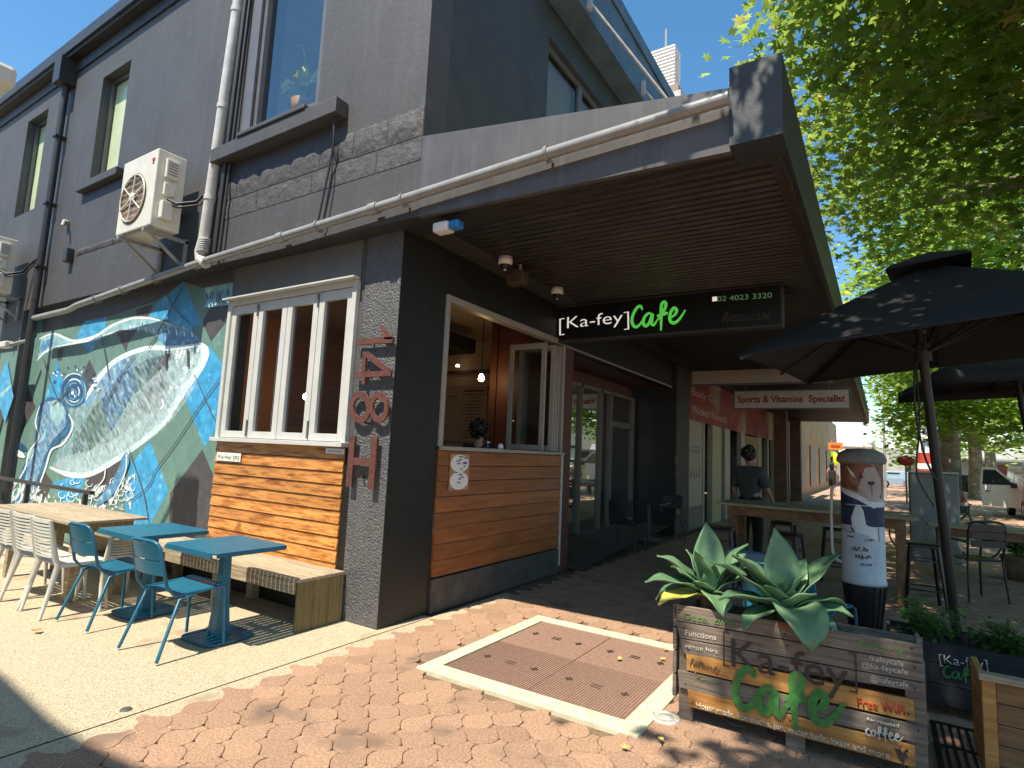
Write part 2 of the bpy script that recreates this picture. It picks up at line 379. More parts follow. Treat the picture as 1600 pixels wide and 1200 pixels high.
# hatch
hc = empty('access_cover', (1.7, .4, 0), 'ribbed brown metal hatch of four plates in a cream concrete surround', 'hatch')
f = MB(); x0, x1, y0, y1 = .87, 2.56, -.48, 1.31; t = .155; zt = .012
f.box(x0, x1, y0, y0+t, -.03, zt); f.box(x0, x1, y1-t+.02, y1, -.03, zt); f.box(x0, x0+t*.8, y0+t, y1-t+.02, -.03, zt); f.box(x1-t*.9, x1, y0+t, y1-t+.02, -.03, zt)
part(f, 'surround', M_cream, hc, .004)
ix0, ix1, iy0, iy1 = x0+t*.8+.006, x1-t*.9-.006, y0+t+.006, y1-t+.014
d = MB(); d.box(ix0-.004, ix1+.004, iy0-.004, iy1+.004, -.03, -.006); part(d, 'frame', M_irond, hc)
mx_, my_ = (ix0+ix1)/2, (iy0+iy1)/2
for (a0, a1, b0, b1, k) in ((ix0, mx_-.004, iy0, my_-.004, 1), (mx_+.004, ix1, iy0, my_-.004, 1), (ix0, mx_-.004, my_+.004, iy1, 0), (mx_+.004, ix1, my_+.004, iy1, 0)):
    p = MB(); p.box(a0, a1, b0, b1, -.02, .002)
    if k:
        n = 34
        for q in range(n):
            s_ = a0+.012+(a1-a0-.03)*q/(n-1)
            p.bar((s_, b0+.01, .0035), (min(s_+.0, a1-.012), b1-.01, .0035), .008, .006)
    else:
        for q in range(13):
            s_ = b0+.015+(b1-b0-.03)*q/12
            p.bar((a0+.012, s_, .0025), (a1-.012, s_, .0025), .006, .003)
    pl = part(p, 'cover_plate', M_iron, hc)
    for (hx, hy) in ((.2, .5), (.8, .5)):
        h_ = MB(); X0 = a0+(a1-a0)*hx; Y0 = b0+(b1-b0)*hy
        h_.box(X0-.028, X0+.028, Y0-.008, Y0+.008, .004, .009); h_.box(X0-.008, X0+.008, Y0-.03, Y0+.03, .0045, .0095); part(h_, 'keyhole', M_irond, pl)
    h_ = MB(); X0 = (a0+a1)/2; Y0 = (b0+b1)/2
    h_.box(X0-.04, X0+.04, Y0-.022, Y0-.016, .004, .009); h_.box(X0-.04, X0+.04, Y0+.016, Y0+.022, .004, .009)
    part(h_, 'cast_mark', M_irond, pl)
# small round cover, leaves, stud, drain
rc = MB(); c0 = P(1040, 1123, 'Z', 0); rc.lathe([(0, .012), (.05, .012), (.05, .007), (.066, .007), (.066, .016), (.085, .016), (.09, -.004)], c0, 28)
tag(rc.build('round_utility_cover', mat('worn_steel', (.42, .38, .33), .5, .3, 30, .3)), 'small round metal utility cover in the pavers beside the planter foot', 'utility cover')
st = MB(); c0 = P(197, 1108, 'Z', 0); st.lathe([(0, .002), (.03, .002), (.034, -.004)], c0, 16); tag(st.build('survey_stud', mat('dark_stud', (.08, .075, .07), .6)), 'small dark round stud set flush in the sandy concrete', 'stud')
def leafpoly(s, a, lob=5):
    pts = []
    for k in range(lob*2):
        th = a + math.pi*(k/(lob*2-1)*1.7-.85); r = s*(1 if k % 2 == 0 else .5)*(1 - .25*abs(k/(lob*2-1)-.5)*2)
        pts.append((r*math.cos(th), r*math.sin(th)))
    return pts + [(-s*.4*math.cos(a), -s*.4*math.sin(a))]
M_dry = mat('dry_leaf', (.42, .2, .05), .7, .35, 40)
M_dryy = mat('yellow_leaf', (.65, .48, .12), .7, .2, 40)
lf = [(58, 986, .055, 0, 'crumpled brown dry leaf alone on the sandy concrete'), (968, 1030, .035, 1, 'yellow leaf lying on the hatch plate nearest the planter'), (1035, 1030, .03, 1, 'pale yellow leaf on the hatch plate by its right hand edge'), (1032, 1157, .03, 1, 'yellow leaf on the pavers below the round utility cover'), (975, 1168, .03, 1, 'pale leaf at the front corner of the cream hatch surround'), (1040, 1015, .035, 1, 'yellow leaf on the cream surround next to the planter'), (578, 975, .05, 0, 'brown leaf litter at the foot of the corner pilaster')]
for (x, y, s_, k, lb) in lf:
    c0 = P(x, y, 'Z', .016); mb = MB(); po = leafpoly(s_, random.uniform(0, 6)); r_ = [V((c0.x+p[0], c0.y+p[1], c0.z+.004+random.uniform(0, .012))) for p in po]
    ce = sum(r_, V())/len(r_)+V((0, 0, -.004)); mb.add([ce]+r_, [(0, i+1, (i+1) % len(r_)+1) for i in range(len(r_))])
    tag(mb.build('fallen_leaf', M_dryy if k else M_dry), lb, 'leaf', 'dry leaves on the paving')
dg_ = empty('drain_grate', P(1510, 1185, 'Z', 0), 'black slotted iron drain grate in the paving behind the timber planter', 'drain grate')
b = MB(); bx0, bx1, by0, by1 = 4.0, 4.45, .2, .95
b.box(bx0, bx1, by0, by0+.03, -.02, .006); b.box(bx0, bx1, by1-.03, by1, -.02, .006); b.box(bx0, bx0+.03, by0+.03, by1-.03, -.02, .006); b.box(bx1-.03, bx1, by0+.03, by1-.03, -.02, .006); part(b, 'frame', M_black, dg_)
b = MB()
for q in range(9): b.box(bx0+.05+q*.042, bx0+.066+q*.042, by0+.03, by1-.03, -.018, .005)
b.box(bx0+.03, bx1-.03, by0+.36, by0+.39, -.018, .004)
part(b, 'bars', M_black, dg_)
# ================================================================ CAFE BUILDING
bd = empty('cafe_building', (0, 0, 0), 'two storey dark grey painted corner building with cafe, whale mural and street awning', 'building')
UY, UX = -.2, .33
# lower wall along the side street (recessed), with the bifold window opening
W1 = (-2.72, -.6, 1.6, 3.2)
mb = MB(); wall(mb, 'Y', 0, -8.7, -.475, 0, 3.8, [(W1[0], W1[1], W1[2], W1[3])], .22)
part(mb, 'lower_wall', M_wall2, bd)
mb = MB(); mb.box(-16, -8.7, UY, .2, 0, 3.66); part(mb, 'lower_wall', M_wall2, bd)
mb = MB(); mb.box(-2.74, -.56, -.012, -.002, 3.24, 3.8); part(mb, 'window_header', mat('header_grey', (.135, .13, .118), .6, .1, 3, .15), bd)
mb = MB(); mb.box(-.475, 0, -.02, .64, 0, 3.8); part(mb, 'corner_pilaster', M_stip, bd)
# side of the pilaster on the awning side and wall B
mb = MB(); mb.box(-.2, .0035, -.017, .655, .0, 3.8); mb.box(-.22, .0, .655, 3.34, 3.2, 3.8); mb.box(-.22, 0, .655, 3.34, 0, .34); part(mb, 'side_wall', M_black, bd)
mb = MB(); mb.box(.0, .03, .66, 3.33, 0, .32); part(mb, 'plinth', mat('plinth_grey', (.075, .065, .055), .7, .3, 6, .5), bd)
# upper walls
ws = [(P(162, 121, 'Y', UY), P(184, 269, 'Y', UY)), (P(80, 166, 'Y', UY), P(20, 340, 'Y', UY))]
wins = [(-6.75, -5.82, 5.53, 7.35), (-9.9, -8.95, 5.56, 7.49)]
big = (-2.4, -1.22, 5.2, 7.6)
mb = MB(); wall(mb, 'Y', UY, -16, UX, 3.66, 8.6, [wins[0], wins[1], big], .3)
part(mb, 'upper_wall', M_wall, bd)
wb = (2.0, 4.6, 5.0, 6.9)
mb = MB(); wall(mb, 'X', UX, UY+.3, 14, 3.66, 8.3, [wb], -.3); part(mb, 'side_upper_wall', mat('wall_paint_side', (.05, .05, .045), .6, .15, 3, .3), bd)
# underside of the overhang
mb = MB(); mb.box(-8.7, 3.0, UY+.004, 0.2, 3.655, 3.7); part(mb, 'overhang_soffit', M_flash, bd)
# stone courses on the upper wall: rough blocks with joints
def rough(mb, x0, x1, z0, z1, y, amp, seed, dx=.05):
    random.seed(seed); nx = max(2, int((x1-x0)/dx)); nz = max(2, int((z1-z0)/dx)); vs = []
    for i in range(nx+1):
        for j in range(nz+1):
            e = min(i, nx-i, j, nz-j); d_ = 0 if e == 0 else random.uniform(.3, 1)*amp
            vs.append((x0+(x1-x0)*i/nx, y-.004-d_, z0+(z1-z0)*j/nz))
    mb.add(vs, [(i*(nz+1)+j, (i+1)*(nz+1)+j, (i+1)*(nz+1)+j+1, i*(nz+1)+j+1) for i in range(nx) for j in range(nz)], True)
mb = MB(); x = -3.1; sd = 0
while x < UX-.05:
    w_ = random.uniform(.42, .62); x2 = min(x+w_, UX); rough(mb, x, x2-.006, 4.44+random.uniform(-.008, .008), 4.72, UY, .026, 11+sd, .075); sd += 1; x = x2
x = -3.1
while x < UX-.05:
    w_ = .95; x2 = min(x+w_, UX); rough(mb, x+.01, x2-.004, 4.2, 4.425, UY, .008, 31+sd, .09); sd += 1; x = x2
x = -6.9
while x < -3.5:
    x2 = min(x+.8, -3.5); rough(mb, x, x2-.004, 4.36, 4.46, UY, .03, 71+sd); sd += 1; x = x2
part(mb, 'stone_course', M_rock, bd)
# parapet cap + gutter along the side street
mb = MB(); mb.box(-16, -3.6, UY-.16, UY-.003, 8.0, 8.2); mb.box(-16, -3.6, UY-.2, UY-.162, 8.06, 8.26); part(mb, 'gutter', M_flash, bd)
mb = MB(); mb.box(-16, -3.5, UY-.03, UY-.003, 7.8, 7.99); part(mb, 'eaves_board', M_flash, bd)
mb = MB(); mb.box(-16, UX, UY+.02, 12, 8.24, 8.3); part(mb, 'roof', M_flash, bd)
# side street downpipe with rainwater head
mb = MB(); hx = P(108, 95, 'Y', -.3).x
mb.box(hx-.14, hx+.14, -.45, -.21, 7.55, 8.0); mb.tube([(hx, -.29, 7.6), (hx, -.29, 3.72)], .055, 10)
mb.tube([(hx, -.29, 3.75), (hx, -.29, 3.2), (hx-.05, -.29, 0)], .055, 10)
for z in (6.6, 5.4, 4.3): mb.box(hx-.08, hx+.08, -.36, -.2, z, z+.03)
part(mb, 'downpipe', M_flash, bd)
mb = MB(); a_ = P(377, -30, 'Y', -.28); b_ = P(319, 372, 'Y', -.28); c_ = P(316, 400, 'Y', -.28)
mb.tube([a_, b_, c_+V((-.06, 0, .06)), c_+V((-.03, 0, -.04)), P(322, 412, 'Y', -.28)], .062, 12)
for s_ in (.12, .5, .85):
    p_ = a_.lerp(b_, s_); mb.tube([p_+V((0, 0, -.03)), p_+V((0, 0, .03))], .07, 12)
for i in range(6): mb.tube([P(320-.7*i, 375+3.4*i, 'Y', -.28), P(320-.7*i, 376.6+3.4*i, 'Y', -.28)], .069, 12)
part(mb, 'downpipe', M_wpipe, bd, label='off white round downpipe')
mb = MB(); a_ = P(388, -30, 'Y', -.26); b_ = P(335, 395, 'Y', -.26); mb.tube([a_, b_], .03, 8); a2 = P(383, -30, 'Y', -.24); mb.tube([a2+V((.16, 0, 0)), b_+V((.1, 0, 0))], .018, 6); part(mb, 'conduit', M_flash, bd)
# long grey rainwater pipe along the wall and awning
mb = MB(); pts = [P(x, y, 'Y', -.29) for x, y in ((54, 497), (108, 484), (120, 477), (320, 408), (620, 315), (850, 242), (1139, 153))]
mb.tube(pts, .044, 12)
for x, y in ((150, 467), (192, 452), (243, 434), (497, 353), (630, 312), (855, 240)):
    p_ = P(x, y, 'Y', -.29); d_ = (pts[4]-pts[3]).normalized(); mb.tube([p_-d_*.012, p_+d_*.012], .058, 12); mb.bar(p_+V((0, .0, -.08)), p_+V((0, .08, -.02)), .02, .01)
for x, y in ((440, 371), (585, 326)):
    p_ = P(x, y, 'Y', -.29); mb.tube([p_-d_*.05, p_+d_*.05], .057, 12)
part(mb, 'rainwater_pipe', M_pipe, bd)
# narrow upper windows with pale blinds
M_blind = mat('pale_blind', (.74, .76, .48), .7, .1, 2)
for k, (x0, x1, z0, z1) in enumerate(wins):
    mb = MB(); y = UY+.13; t = .03
    mb.box(x0, x0+t, y, y+.05, z0, z1); mb.box(x1-t, x1, y, y+.05, z0, z1); mb.box(x0+t, x1-t, y, y+.05, z0, z0+t); mb.box(x0+t, x1-t, y, y+.05, z1-t, z1)
    wn = part(mb, 'window', M_dframe, bd)
    mb = MB(); mb.quad((x0+t, y+.02, z0+t), (x1-t, y+.02, z0+t), (x1-t, y+.02, z1-t), (x0+t, y+.02, z1-t)); part(mb, 'pane', M_glassb, wn)
    mb = MB(); mb.box(x0, x1, y+.07, y+.09, z0, z1); part(mb, 'blind', M_blind, wn)
mb = MB(); mb.box(-6.95, -5.6, UY-.1, UY-.002, 5.4, 5.52); part(mb, 'window_sill', M_wall, bd, .008)
# big upper window
x0, x1, z0, z1 = big; y = UY+.07
mb = MB(); t = .06
mb.box(x0, x0+t, y-.06, y+.05, z0, z1); mb.box(x1-t, x1, y-.06, y+.05, z0, z1); mb.box(x0+t, x1-t, y-.06, y+.05, z0, z0+t)
mb.box(x0-.1, x0-.003, UY-.03, UY-.002, 5.05, 7.6); mb.box(x0-.2, x0-.11, UY-.015, UY-.002, 4.9, 7.6)
wn = part(mb, 'window', M_dframe, bd)
mb = MB(); mb.quad((x0+t, y, z0+t), (x1-t, y, z0+t), (x1-t, y, z1), (x0+t, y, z1)); part(mb, 'pane', glass('sky_glass', (.9, .94, .94), .22, .3), wn)
mb = MB(); mb.box(x0-.55, x1+.5, UY-.16, UY-.002, 4.89, 5.06); mb.box(x0, x1+.02, UY-.18, UY-.02, 5.064, 5.11); part(mb, 'window_sill', M_wall, bd, .008)
# pale room behind it
mb = MB(); rx0, rx1, ry1 = x0-1.6, x1+.1, 1.9
M_room = mat('pale_blue_room', (.86, .9, .88), .8, .05)
mb.quad((rx0, .11, 5.0), (rx1, .11, 5.0), (rx1, ry1, 5.0), (rx0, ry1, 5.0)); mb.quad((rx0, ry1, 5), (rx1, ry1, 5), (rx1, ry1, 7.9), (rx0, ry1, 7.9)); mb.quad((rx0, .11, 7.9), (rx1, .11, 7.9), (rx1, ry1, 7.9), (rx0, ry1, 7.9)); mb.quad((rx0, .11, 5), (rx0, ry1, 5), (rx0, ry1, 7.9), (rx0, .11, 7.9)); mb.quad((rx1, .11, 5), (rx1, ry1, 5), (rx1, ry1, 7.9), (rx1, .11, 7.9))
part(mb, 'upper_room', M_room, bd)
pp = empty('potted_orchid', P(478, 165, 'Y', .0), 'potted plant with long leaves inside the big upstairs window', 'plant')
b = V((-1.72, -.02, 5.28)); mb = MB(); mb.lathe([(0, 0), (.1, 0), (.14, .2), (.12, .2), (.09, .03)], b, 16); part(mb, 'pot', mat('terracotta', (.16, .09, .06), .7), pp)
mb = MB(); random.seed(5)
for k in range(12):
    an = random.uniform(0, 6.28); l = random.uniform(.25, .5); o = V((math.cos(an), .25*math.sin(an), 0)); p0 = b+V((0, 0, .18)); pts = [p0, p0+o*l*.4+V((0, 0, l*.6)), p0+o*l*.8+V((0, 0, l*.75)), p0+o*l*1.1+V((0, 0, l*.55))]
    sdv = V((-o.y, o.x, 0)).normalized(); wd = [.012, .04, .035, .003]
    mb.add([p-sdv*q for p, q in zip(pts, wd)]+[p+sdv*q+V((0, 0, .01)) for p, q in zip(pts, wd)], [(i, i+1, 5+i, 4+i) for i in range(3)])
part(mb, 'leaves', leafmat('orchid_leaf', (.1, .2, .04), (.3, .4, .12)), pp)
mb = MB(); mb.tube([b+V((0, 0, .2)), b+V((-.02, 0, .7)), b+V((-.12, 0, .95)), b+V((-.25, 0, 1.0))], .008, 6); part(mb, 'stem', leafmat('orchid_leaf', (.1, .2, .04), (.3, .4, .12)), pp)
# cable stub and conduits under the sill
cb = MB(); p_ = P(527, 180, 'Y', UY-.05); cb.tube([p_+V((-.03, .04, .06)), p_+V((.0, -.03, .04)), p_+V((.02, -.05, -.1)), p_+V((.02, -.03, -.3)), P(515, 260, 'Y', UY-.05), P(497, 345, 'Y', UY-.05)], .012, 6)
cb.tube([P(522, 215, 'Y', UY-.05), P(518, 270, 'Y', UY-.05), P(505, 345, 'Y', UY-.05)], .01, 6); cb.tube([p_+V((-.05, .03, 0)), p_+V((.05, -.04, .03))], .022, 6)
part(cb, 'cable', M_flash, bd)
# side window upstairs
y0, y1, z0, z1 = wb; xx = UX-.1
mb = MB(); t = .06
mb.box(xx-.03, xx+.03, y0, y0+t, z0, z1); mb.box(xx-.03, xx+.03, 3.0, 3.12, z0, z1); mb.box(xx-.03, xx+.03, y1-t, y1, z0, z1); mb.box(xx-.03, xx+.03, y0+t, 3.0, z1-t, z1); mb.box(xx-.03, xx+.03, 3.12, y1-t, z1-t, z1); mb.box(xx-.03, xx+.03, y0+t, 3.0, z0, z0+t)
wn = part(mb, 'window', M_dframe, bd)
mb = MB(); mb.quad((xx, y0, z0), (xx, y1, z0), (xx, y1, z1), (xx, y0, z1)); part(mb, 'pane', glass('side_upper_glass', (.7, .7, .6), .1, .2), wn)
mb = MB(); mb.box(xx-.12, xx-.1, y0, y1, z0, z1); part(mb, 'blind', mat('reflection_cream', (.5, .46, .3), .8, .1, 3), wn)  # cream sheet stands in for the warm reflection in this pane
# side parapet with sloped cornice
mb = MB()
for (za, zb, xa, xb) in ((7.35, 7.42, UX+.002, UX+.34), (7.42, 8.25, UX+.28, UX+.34)):
    mb.box(xa, xb, 1.75, 30, za, zb)
mb.box(UX+.345, UX+.37, 1.75, 30, 8.1, 8.32)
mb.box(UX+.002, UX+.28, 1.75, 1.8, 7.42, 8.25)
part(mb, 'parapet', mat('parapet_blue_grey', (.10, .13, .145), .5, .25, 3, .2), bd)
# ---- awning (part of the building)
aw = MB(); A0 = (UX+.002, 4.42); A1 = (3.01, 4.03)
aw.prism([V((A0[0], -.203, 3.655)), V((A1[0], -.203, 3.59)), V((A1[0], -.203, A1[1])), V((A0[0], -.203, A0[1]))], V((0, .05, 0)))
awn = part(aw, 'awning', M_fascia, bd, label='street awning with grey end board and black front fascia')
aw = MB(); aw.box(3.005, 3.32, -.22, .1, 3.62, 4.16); aw.box(3.285, 3.32, .1, 27, 3.62, 4.16); aw.box(3.005, 3.284, .1, 27, 4.0, 4.16)
part(aw, 'front_fascia', mat('awning_front', (.038, .045, .052), .45, .2, 2.5, .1), awn)
aw = MB(); aw.quad((UX, -.1, 4.38), (3.0, -.1, 4.0), (3.0, 27, 4.0), (UX, 27, 4.38)); part(aw, 'roof_sheet', M_galv, awn)
aw = MB(); pit = .105; n = int(26.8/pit)
prof = [(0, .0), (.3, .0), (.42, .022), (.85, .022), (1.0, 0)]
vs = []
for i in range(n):
    for (t_, z) in prof[:-1]: vs.append((-.14+(i+t_)*pit, 3.665+z))
aw.add([V((.0, y, z)) for y, z in vs]+[V((3.284, y, z-.03)) for y, z in vs], [(i, i+1, len(vs)+i+1, len(vs)+i) for i in range(len(vs)-1)])
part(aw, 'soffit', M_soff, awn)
aw = MB(); aw.box(3.2, 3.284, .1, 26.6, 3.6, 3.634); part(aw, 'soffit_trim', mat('peeling_trim', (.035, .025, .02), .7, .5, 20, .6, wear=((.12, .09, .06), 14, .62)), awn)
for (a_, b_, tb) in ((P(921, 3, 'X', UX+.36), V((3.0, 4.4, 4.1)), .45), (P(1005, 138, 'X', UX+.36), V((3.0, 8.0, 4.1)), .3)):
    aw = MB(); aw.tube([a_, b_], .022, 8); d_ = (b_-a_).normalized(); q = a_.lerp(b_, tb)
    for s_ in (-1, 1): aw.tube([q-d_*.14, q-d_*.1+V((.05*s_, 0, 0)), q+d_*.1+V((.05*s_, 0, 0)), q+d_*.14], .016, 6)
    aw.box(a_.x-.02, a_.x+.03, a_.y-.04, a_.y+.04, a_.z-.12, a_.z+.12)
    part(aw, 'tie_rod', mat('tie_rod_steel', (.45, .42, .38), .4, .2, 10), awn)
# ---- cladding boards under the windows
def clad(ax, v, a0, a1, z0, z1, n, m_, name):
    mb = MB(); h = (z1-z0)/n
    for i in range(n):
        za = z0+i*h; cuts = [a0, a1]
        if i % 2: cuts = [a0, a0+(a1-a0)*random.uniform(.45, .7), a1]
        for k in range(len(cuts)-1):
            p, q = cuts[k]+(.001 if k else 0), cuts[k+1]-.001
            if ax == 'Y': pf = lambda aa, d, z: V((aa, v-d, z))
            else: pf = lambda aa, d, z: V((v+d, aa, z))
            vs = [pf(aa, d, z) for aa in (p, q) for d, z in ((.0, za+.003), (.026, za+.006), (.014, za+h-.003), (0, za+h-.002))]
            mb.add(vs, [(0, 1, 2, 3), (7, 6, 5, 4), (0, 4, 5, 1), (1, 5, 6, 2), (2, 6, 7, 3), (3, 7, 4, 0)])
    return part(mb, name, m_, bd)
mb = MB(); mb.box(-2.745, -.48, -.006, -.001, .3, 1.6); part(mb, 'cladding_backing', M_black, bd)
random.seed(9)
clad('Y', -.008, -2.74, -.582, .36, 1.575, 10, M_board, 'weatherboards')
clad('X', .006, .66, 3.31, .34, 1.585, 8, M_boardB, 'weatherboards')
mb = MB(); mb.box(.0, .04, 3.315, 3.345, .1, 1.6); part(mb, 'corner_strip', M_frame, bd)
mb = MB(); random.seed(17)
for i in range(10):
    for xx in (-2.7, -1.95, -1.3, -.62):
        z = .36+(i+.3)*.1215; mb.lathe([(0, .002), (.005, .002), (.006, 0)], (xx+random.uniform(-.01, .01), -.031, z), 6, Matrix.Rotation(math.pi/2, 4, 'X'))
nl_ = part(mb, 'nails', M_irond, bd); nl_['kind'] = 'stuff'
# ---- bifold window on side street
x0, x1, z0, z1 = -2.76, -.56, 1.575, 3.235
mb = MB(); yf, yb = -.05, .06; t = .06
mb.box(x0, x0+t, yf, yb, z0, z1); mb.box(x1-t, x1, yf, yb, z0, z1); mb.box(x0+t, x1-t, yf, yb, z1-t, z1); mb.box(x0-.02, x1+.01, yf-.05, yb, z0-.0, z0+.045); mb.box(x0-.03, x1+.02, yf-.07, yf+.02, z1+.002, z1+.022)
wn = part(mb, 'bifold_window', M_frame, bd, .004)
n = 4; lw = (x1-x0-2*t)/n
for i in range(n):
    a0 = x0+t+i*lw+.004; a1 = a0+lw-.008; s_ = .085; mb = MB(); ya, yc = -.025, .035; zb, zt2 = z0+.05, z1-t-.006
    mb.box(a0, a0+s_, ya, yc, zb, zt2); mb.box(a1-s_, a1, ya, yc, zb, zt2); mb.box(a0+s_, a1-s_, ya, yc, zb, zb+.075); mb.box(a0+s_, a1-s_, ya, yc, zt2-.1, zt2)
    lfm = part(mb, 'leaf_frame', M_frame, wn, .004)
    mb = MB(); mb.quad((a0+s_, .01, zb+.075), (a1-s_, .01, zb+.075), (a1-s_, .01, zt2-.1), (a0+s_, .01, zt2-.1)); part(mb, 'pane', M_glass, lfm)
    if i % 2 == 0:
        mb = MB(); mb.box(a1-.004, a1+.012, ya-.02, ya-.002, zb+.02, zb+.2); mb.box(a1-.004, a1+.012, ya-.02, ya-.002, zt2-.16, zt2-.02); part(mb, 'bolt', M_dframe, lfm)
# ---- serving window under the awning
y0, y1, z0, z1 = .655, 3.33, 1.59, 3.2
mb = MB(); t = .055
mb.box(-.08, .03, y0, y0+t, z0, z1); mb.box(-.08, .03, y1-t, y1, z0, z1); mb.box(-.08, .03, y0+t, y1-t, z1-t*1.3, z1); mb.box(-.1, .07, y0, y1, z0-.0, z0+.04)
M_frb = mat('frame_beige', (.33, .30, .26), .4, .08)
wn = part(mb, 'serving_window', M_frb, bd, .004)
def leafx(xa, xb, y, zb, zt2, parent):
    mb = MB(); s_ = .065
    mb.box(xa, xa+s_, y-.02, y+.02, zb, zt2); mb.box(xb-s_, xb, y-.02, y+.02, zb, zt2); mb.box(xa+s_, xb-s_, y-.02, y+.02, zb, zb+.07); mb.box(xa+s_, xb-s_, y-.02, y+.02, zt2-.08, zt2)
    o = part(mb, 'leaf_frame', M_frb, parent, .003)
    mb = MB(); mb.quad((xa+s_, y, zb+.07), (xb-s_, y, zb+.07), (xb-s_, y, zt2-.08), (xa+s_, y, zt2-.08)); part(mb, 'pane', M_glass, o)
    return o
leafx(-.6, -.02, 2.86, 1.64, 3.1, wn)
for yy in (3.05, 3.12, 3.19): leafx(-.56, .02, yy, 1.64, 3.1, wn)
# ---- cafe interior
M_int = mat('interior_plaster', (.42, .31, .20), .8, .1, 2)
M_intd = mat('interior_brown', (.10, .03, .015), .6, .2, 3)
M_org = mat('interior_orange', (.80, .30, .09), .7, .1, 2)
mbk = bpy.data.materials.new('interior_brick'); mbk.use_nodes = True; N = mbk.node_tree.nodes; L = mbk.node_tree.links
bt = N.new('ShaderNodeTexBrick'); bt.inputs['Scale'].default_value = 4.5; bt.inputs['Color1'].default_value = (.42, .20, .14, 1); bt.inputs['Color2'].default_value = (.34, .16, .12, 1); bt.inputs['Mortar'].default_value = (.16, .11, .09, 1)
tc = N.new('ShaderNodeTexCoord'); mp = N.new('ShaderNodeMapping'); mp.inputs['Rotation'].default_value = (math.pi/2, 0, math.pi/2); L.new(tc.outputs['Object'], mp.inputs[0]); L.new(mp.outputs[0], bt.inputs[0]); L.new(bt.outputs[0], N['Principled BSDF'].inputs[0]); N['Principled BSDF'].inputs['Roughness'].default_value = .8
ir = MB(); ir.quad((-5.3, .24, .0), (-.24, .24, .0), (-.24, 7.9, .0), (-5.3, 7.9, .0)); part(ir, 'interior_floor', M_int, bd)
ir = MB(); ir.quad((-5.3, .23, 3.62), (-.22, .23, 3.62), (-.22, 4.7, 3.62), (-5.3, 4.7, 3.62)); ir.quad((-5.3, 4.7, .4), (-1.3, 4.7, .4), (-1.3, 4.7, 3.62), (-5.3, 4.7, 3.62)); part(ir, 'interior_wall', M_int, bd)
ir = MB(); ir.quad((-4.6, .23, 0), (-4.6, 1.95, 0), (-4.6, 1.95, 3.62), (-4.6, .23, 3.62)); part(ir, 'interior_wall', M_org, bd)
ir = MB(); ir.quad((-4.6, 1.952, 0), (-4.6, 4.7, 0), (-4.6, 4.7, 3.62), (-4.6, 1.952, 3.62)); part(ir, 'interior_wall', mbk, bd)
ir = MB(); ir.box(-1.16, -.005, 3.38, 3.5, 0, 3.62); ir.box(-1.3, -1.18, 3.38, 4.7, 0, 3.62); part(ir, 'partition', M_intd, bd)
ir = MB(); ir.box(-4.55, -1.32, 4.64, 4.69, 3.02, 3.08); ir.box(-4.55, -1.32, 4.64, 4.69, 2.72, 2.76); part(ir, 'picture_rail', M_intd, bd)
ir = MB(); ir.box(-2.6, -.35, .8, 1.0, 1.35, 1.42); ir.box(-.6, -.12, .7, 3.3, 1.5, 1.56); part(ir, 'counter', M_intd, bd)
M_paper = mat('menu_paper', (.36, .26, .17), .8, .08)
def thing(mb, name, m_, label, cat, group=None, bevel=0):
    return tag(mb.build(name, m_, None, bevel), label, cat, group)
for k, (pa, pb, lb) in enumerate((((692, 604), (720, 690), 'blank brownish menu sheet at the far left inside the serving window'), ((724, 604), (757, 692), 'tall menu sheet with lines of print on the cafe back wall below the pendant bulb'))):
    A = P(*pa, 'Y', 4.6); B = P(*pb, 'Y', 4.6); mb = MB(); mb.box(A.x, B.x, 4.6, 4.615, B.z, A.z)
    e = empty('menu_board', (A.x, 4.6, B.z), lb, 'menu', 'menu sheets on the cafe back wall'); part(mb, 'sheet', M_paper, e)
    mb = MB(); random.seed(k+1)
    for q in range(0 if k == 0 else 15):
        z = A.z-.1-q*.06; l = random.uniform(.5, .85)*(B.x-A.x)/2; cx = (A.x+B.x)/2; mb.box(cx-l, cx+l, 4.593, 4.599, z, z+(.03 if q == 0 else .014))
    if k == 0:
        mb.box(A.x+.15, B.x-.15, 4.593, 4.599, A.z-.2, A.z-.18)
    part(mb, 'print', M_intd, e)
e = empty('pendant_lamp', P(752, 590, 'X', -1.2), 'bare glowing bulb hanging on a long black cord inside the cafe', 'lamp')
q = e.location.copy(); mb = MB(); mb.tube([q+V((0, 0, .1)), V((q.x, q.y, 3.6))], .008, 6); mb.lathe([(0, 3.58), (.07, 3.58), (.07, 3.61)], (q.x, q.y, 0), 12); part(mb, 'cord', M_black, e)
mb = MB(); mb.lathe([(.018, .12), (.02, .06), (0.018, .05)], q, 12); part(mb, 'socket', M_black, e)
mb = MB(); mb.lathe([(.0, -.06), (.03, -.05), (.045, -.02), (.04, .015), (.022, .05), (.0, .05)], q, 14); part(mb, 'bulb', mat('bulb_glow', (1, .8, .5), .4, emit=((1, .72, .32), 26)), e)
e = empty('pendant_lamp', P(478, 620, 'Y', 1.6), 'small glowing bulb seen through the third pane of the white bifold window', 'lamp')
q = e.location.copy(); mb = MB(); mb.tube([q+V((0, 0, .07)), V((q.x, q.y, 3.6))], .006, 6); part(mb, 'cord', M_black, e); mb = MB(); mb.lathe([(.0, -.05), (.035, -.03), (.045, 0), (.03, .04), (.0, .06)], q, 14); part(mb, 'bulb', mat('bulb_warm', (1, .85, .6), .4, emit=((1, .82, .55), 30)), e)
mb = MB(); mb.box(-3.1, -1.75, 2.7, 3.6, 3.16, 3.4); thing(mb, 'ceiling_air_unit', M_black, 'dark boxy air unit under the cafe ceiling beside the bulb cord', 'air conditioner', bevel=.03)
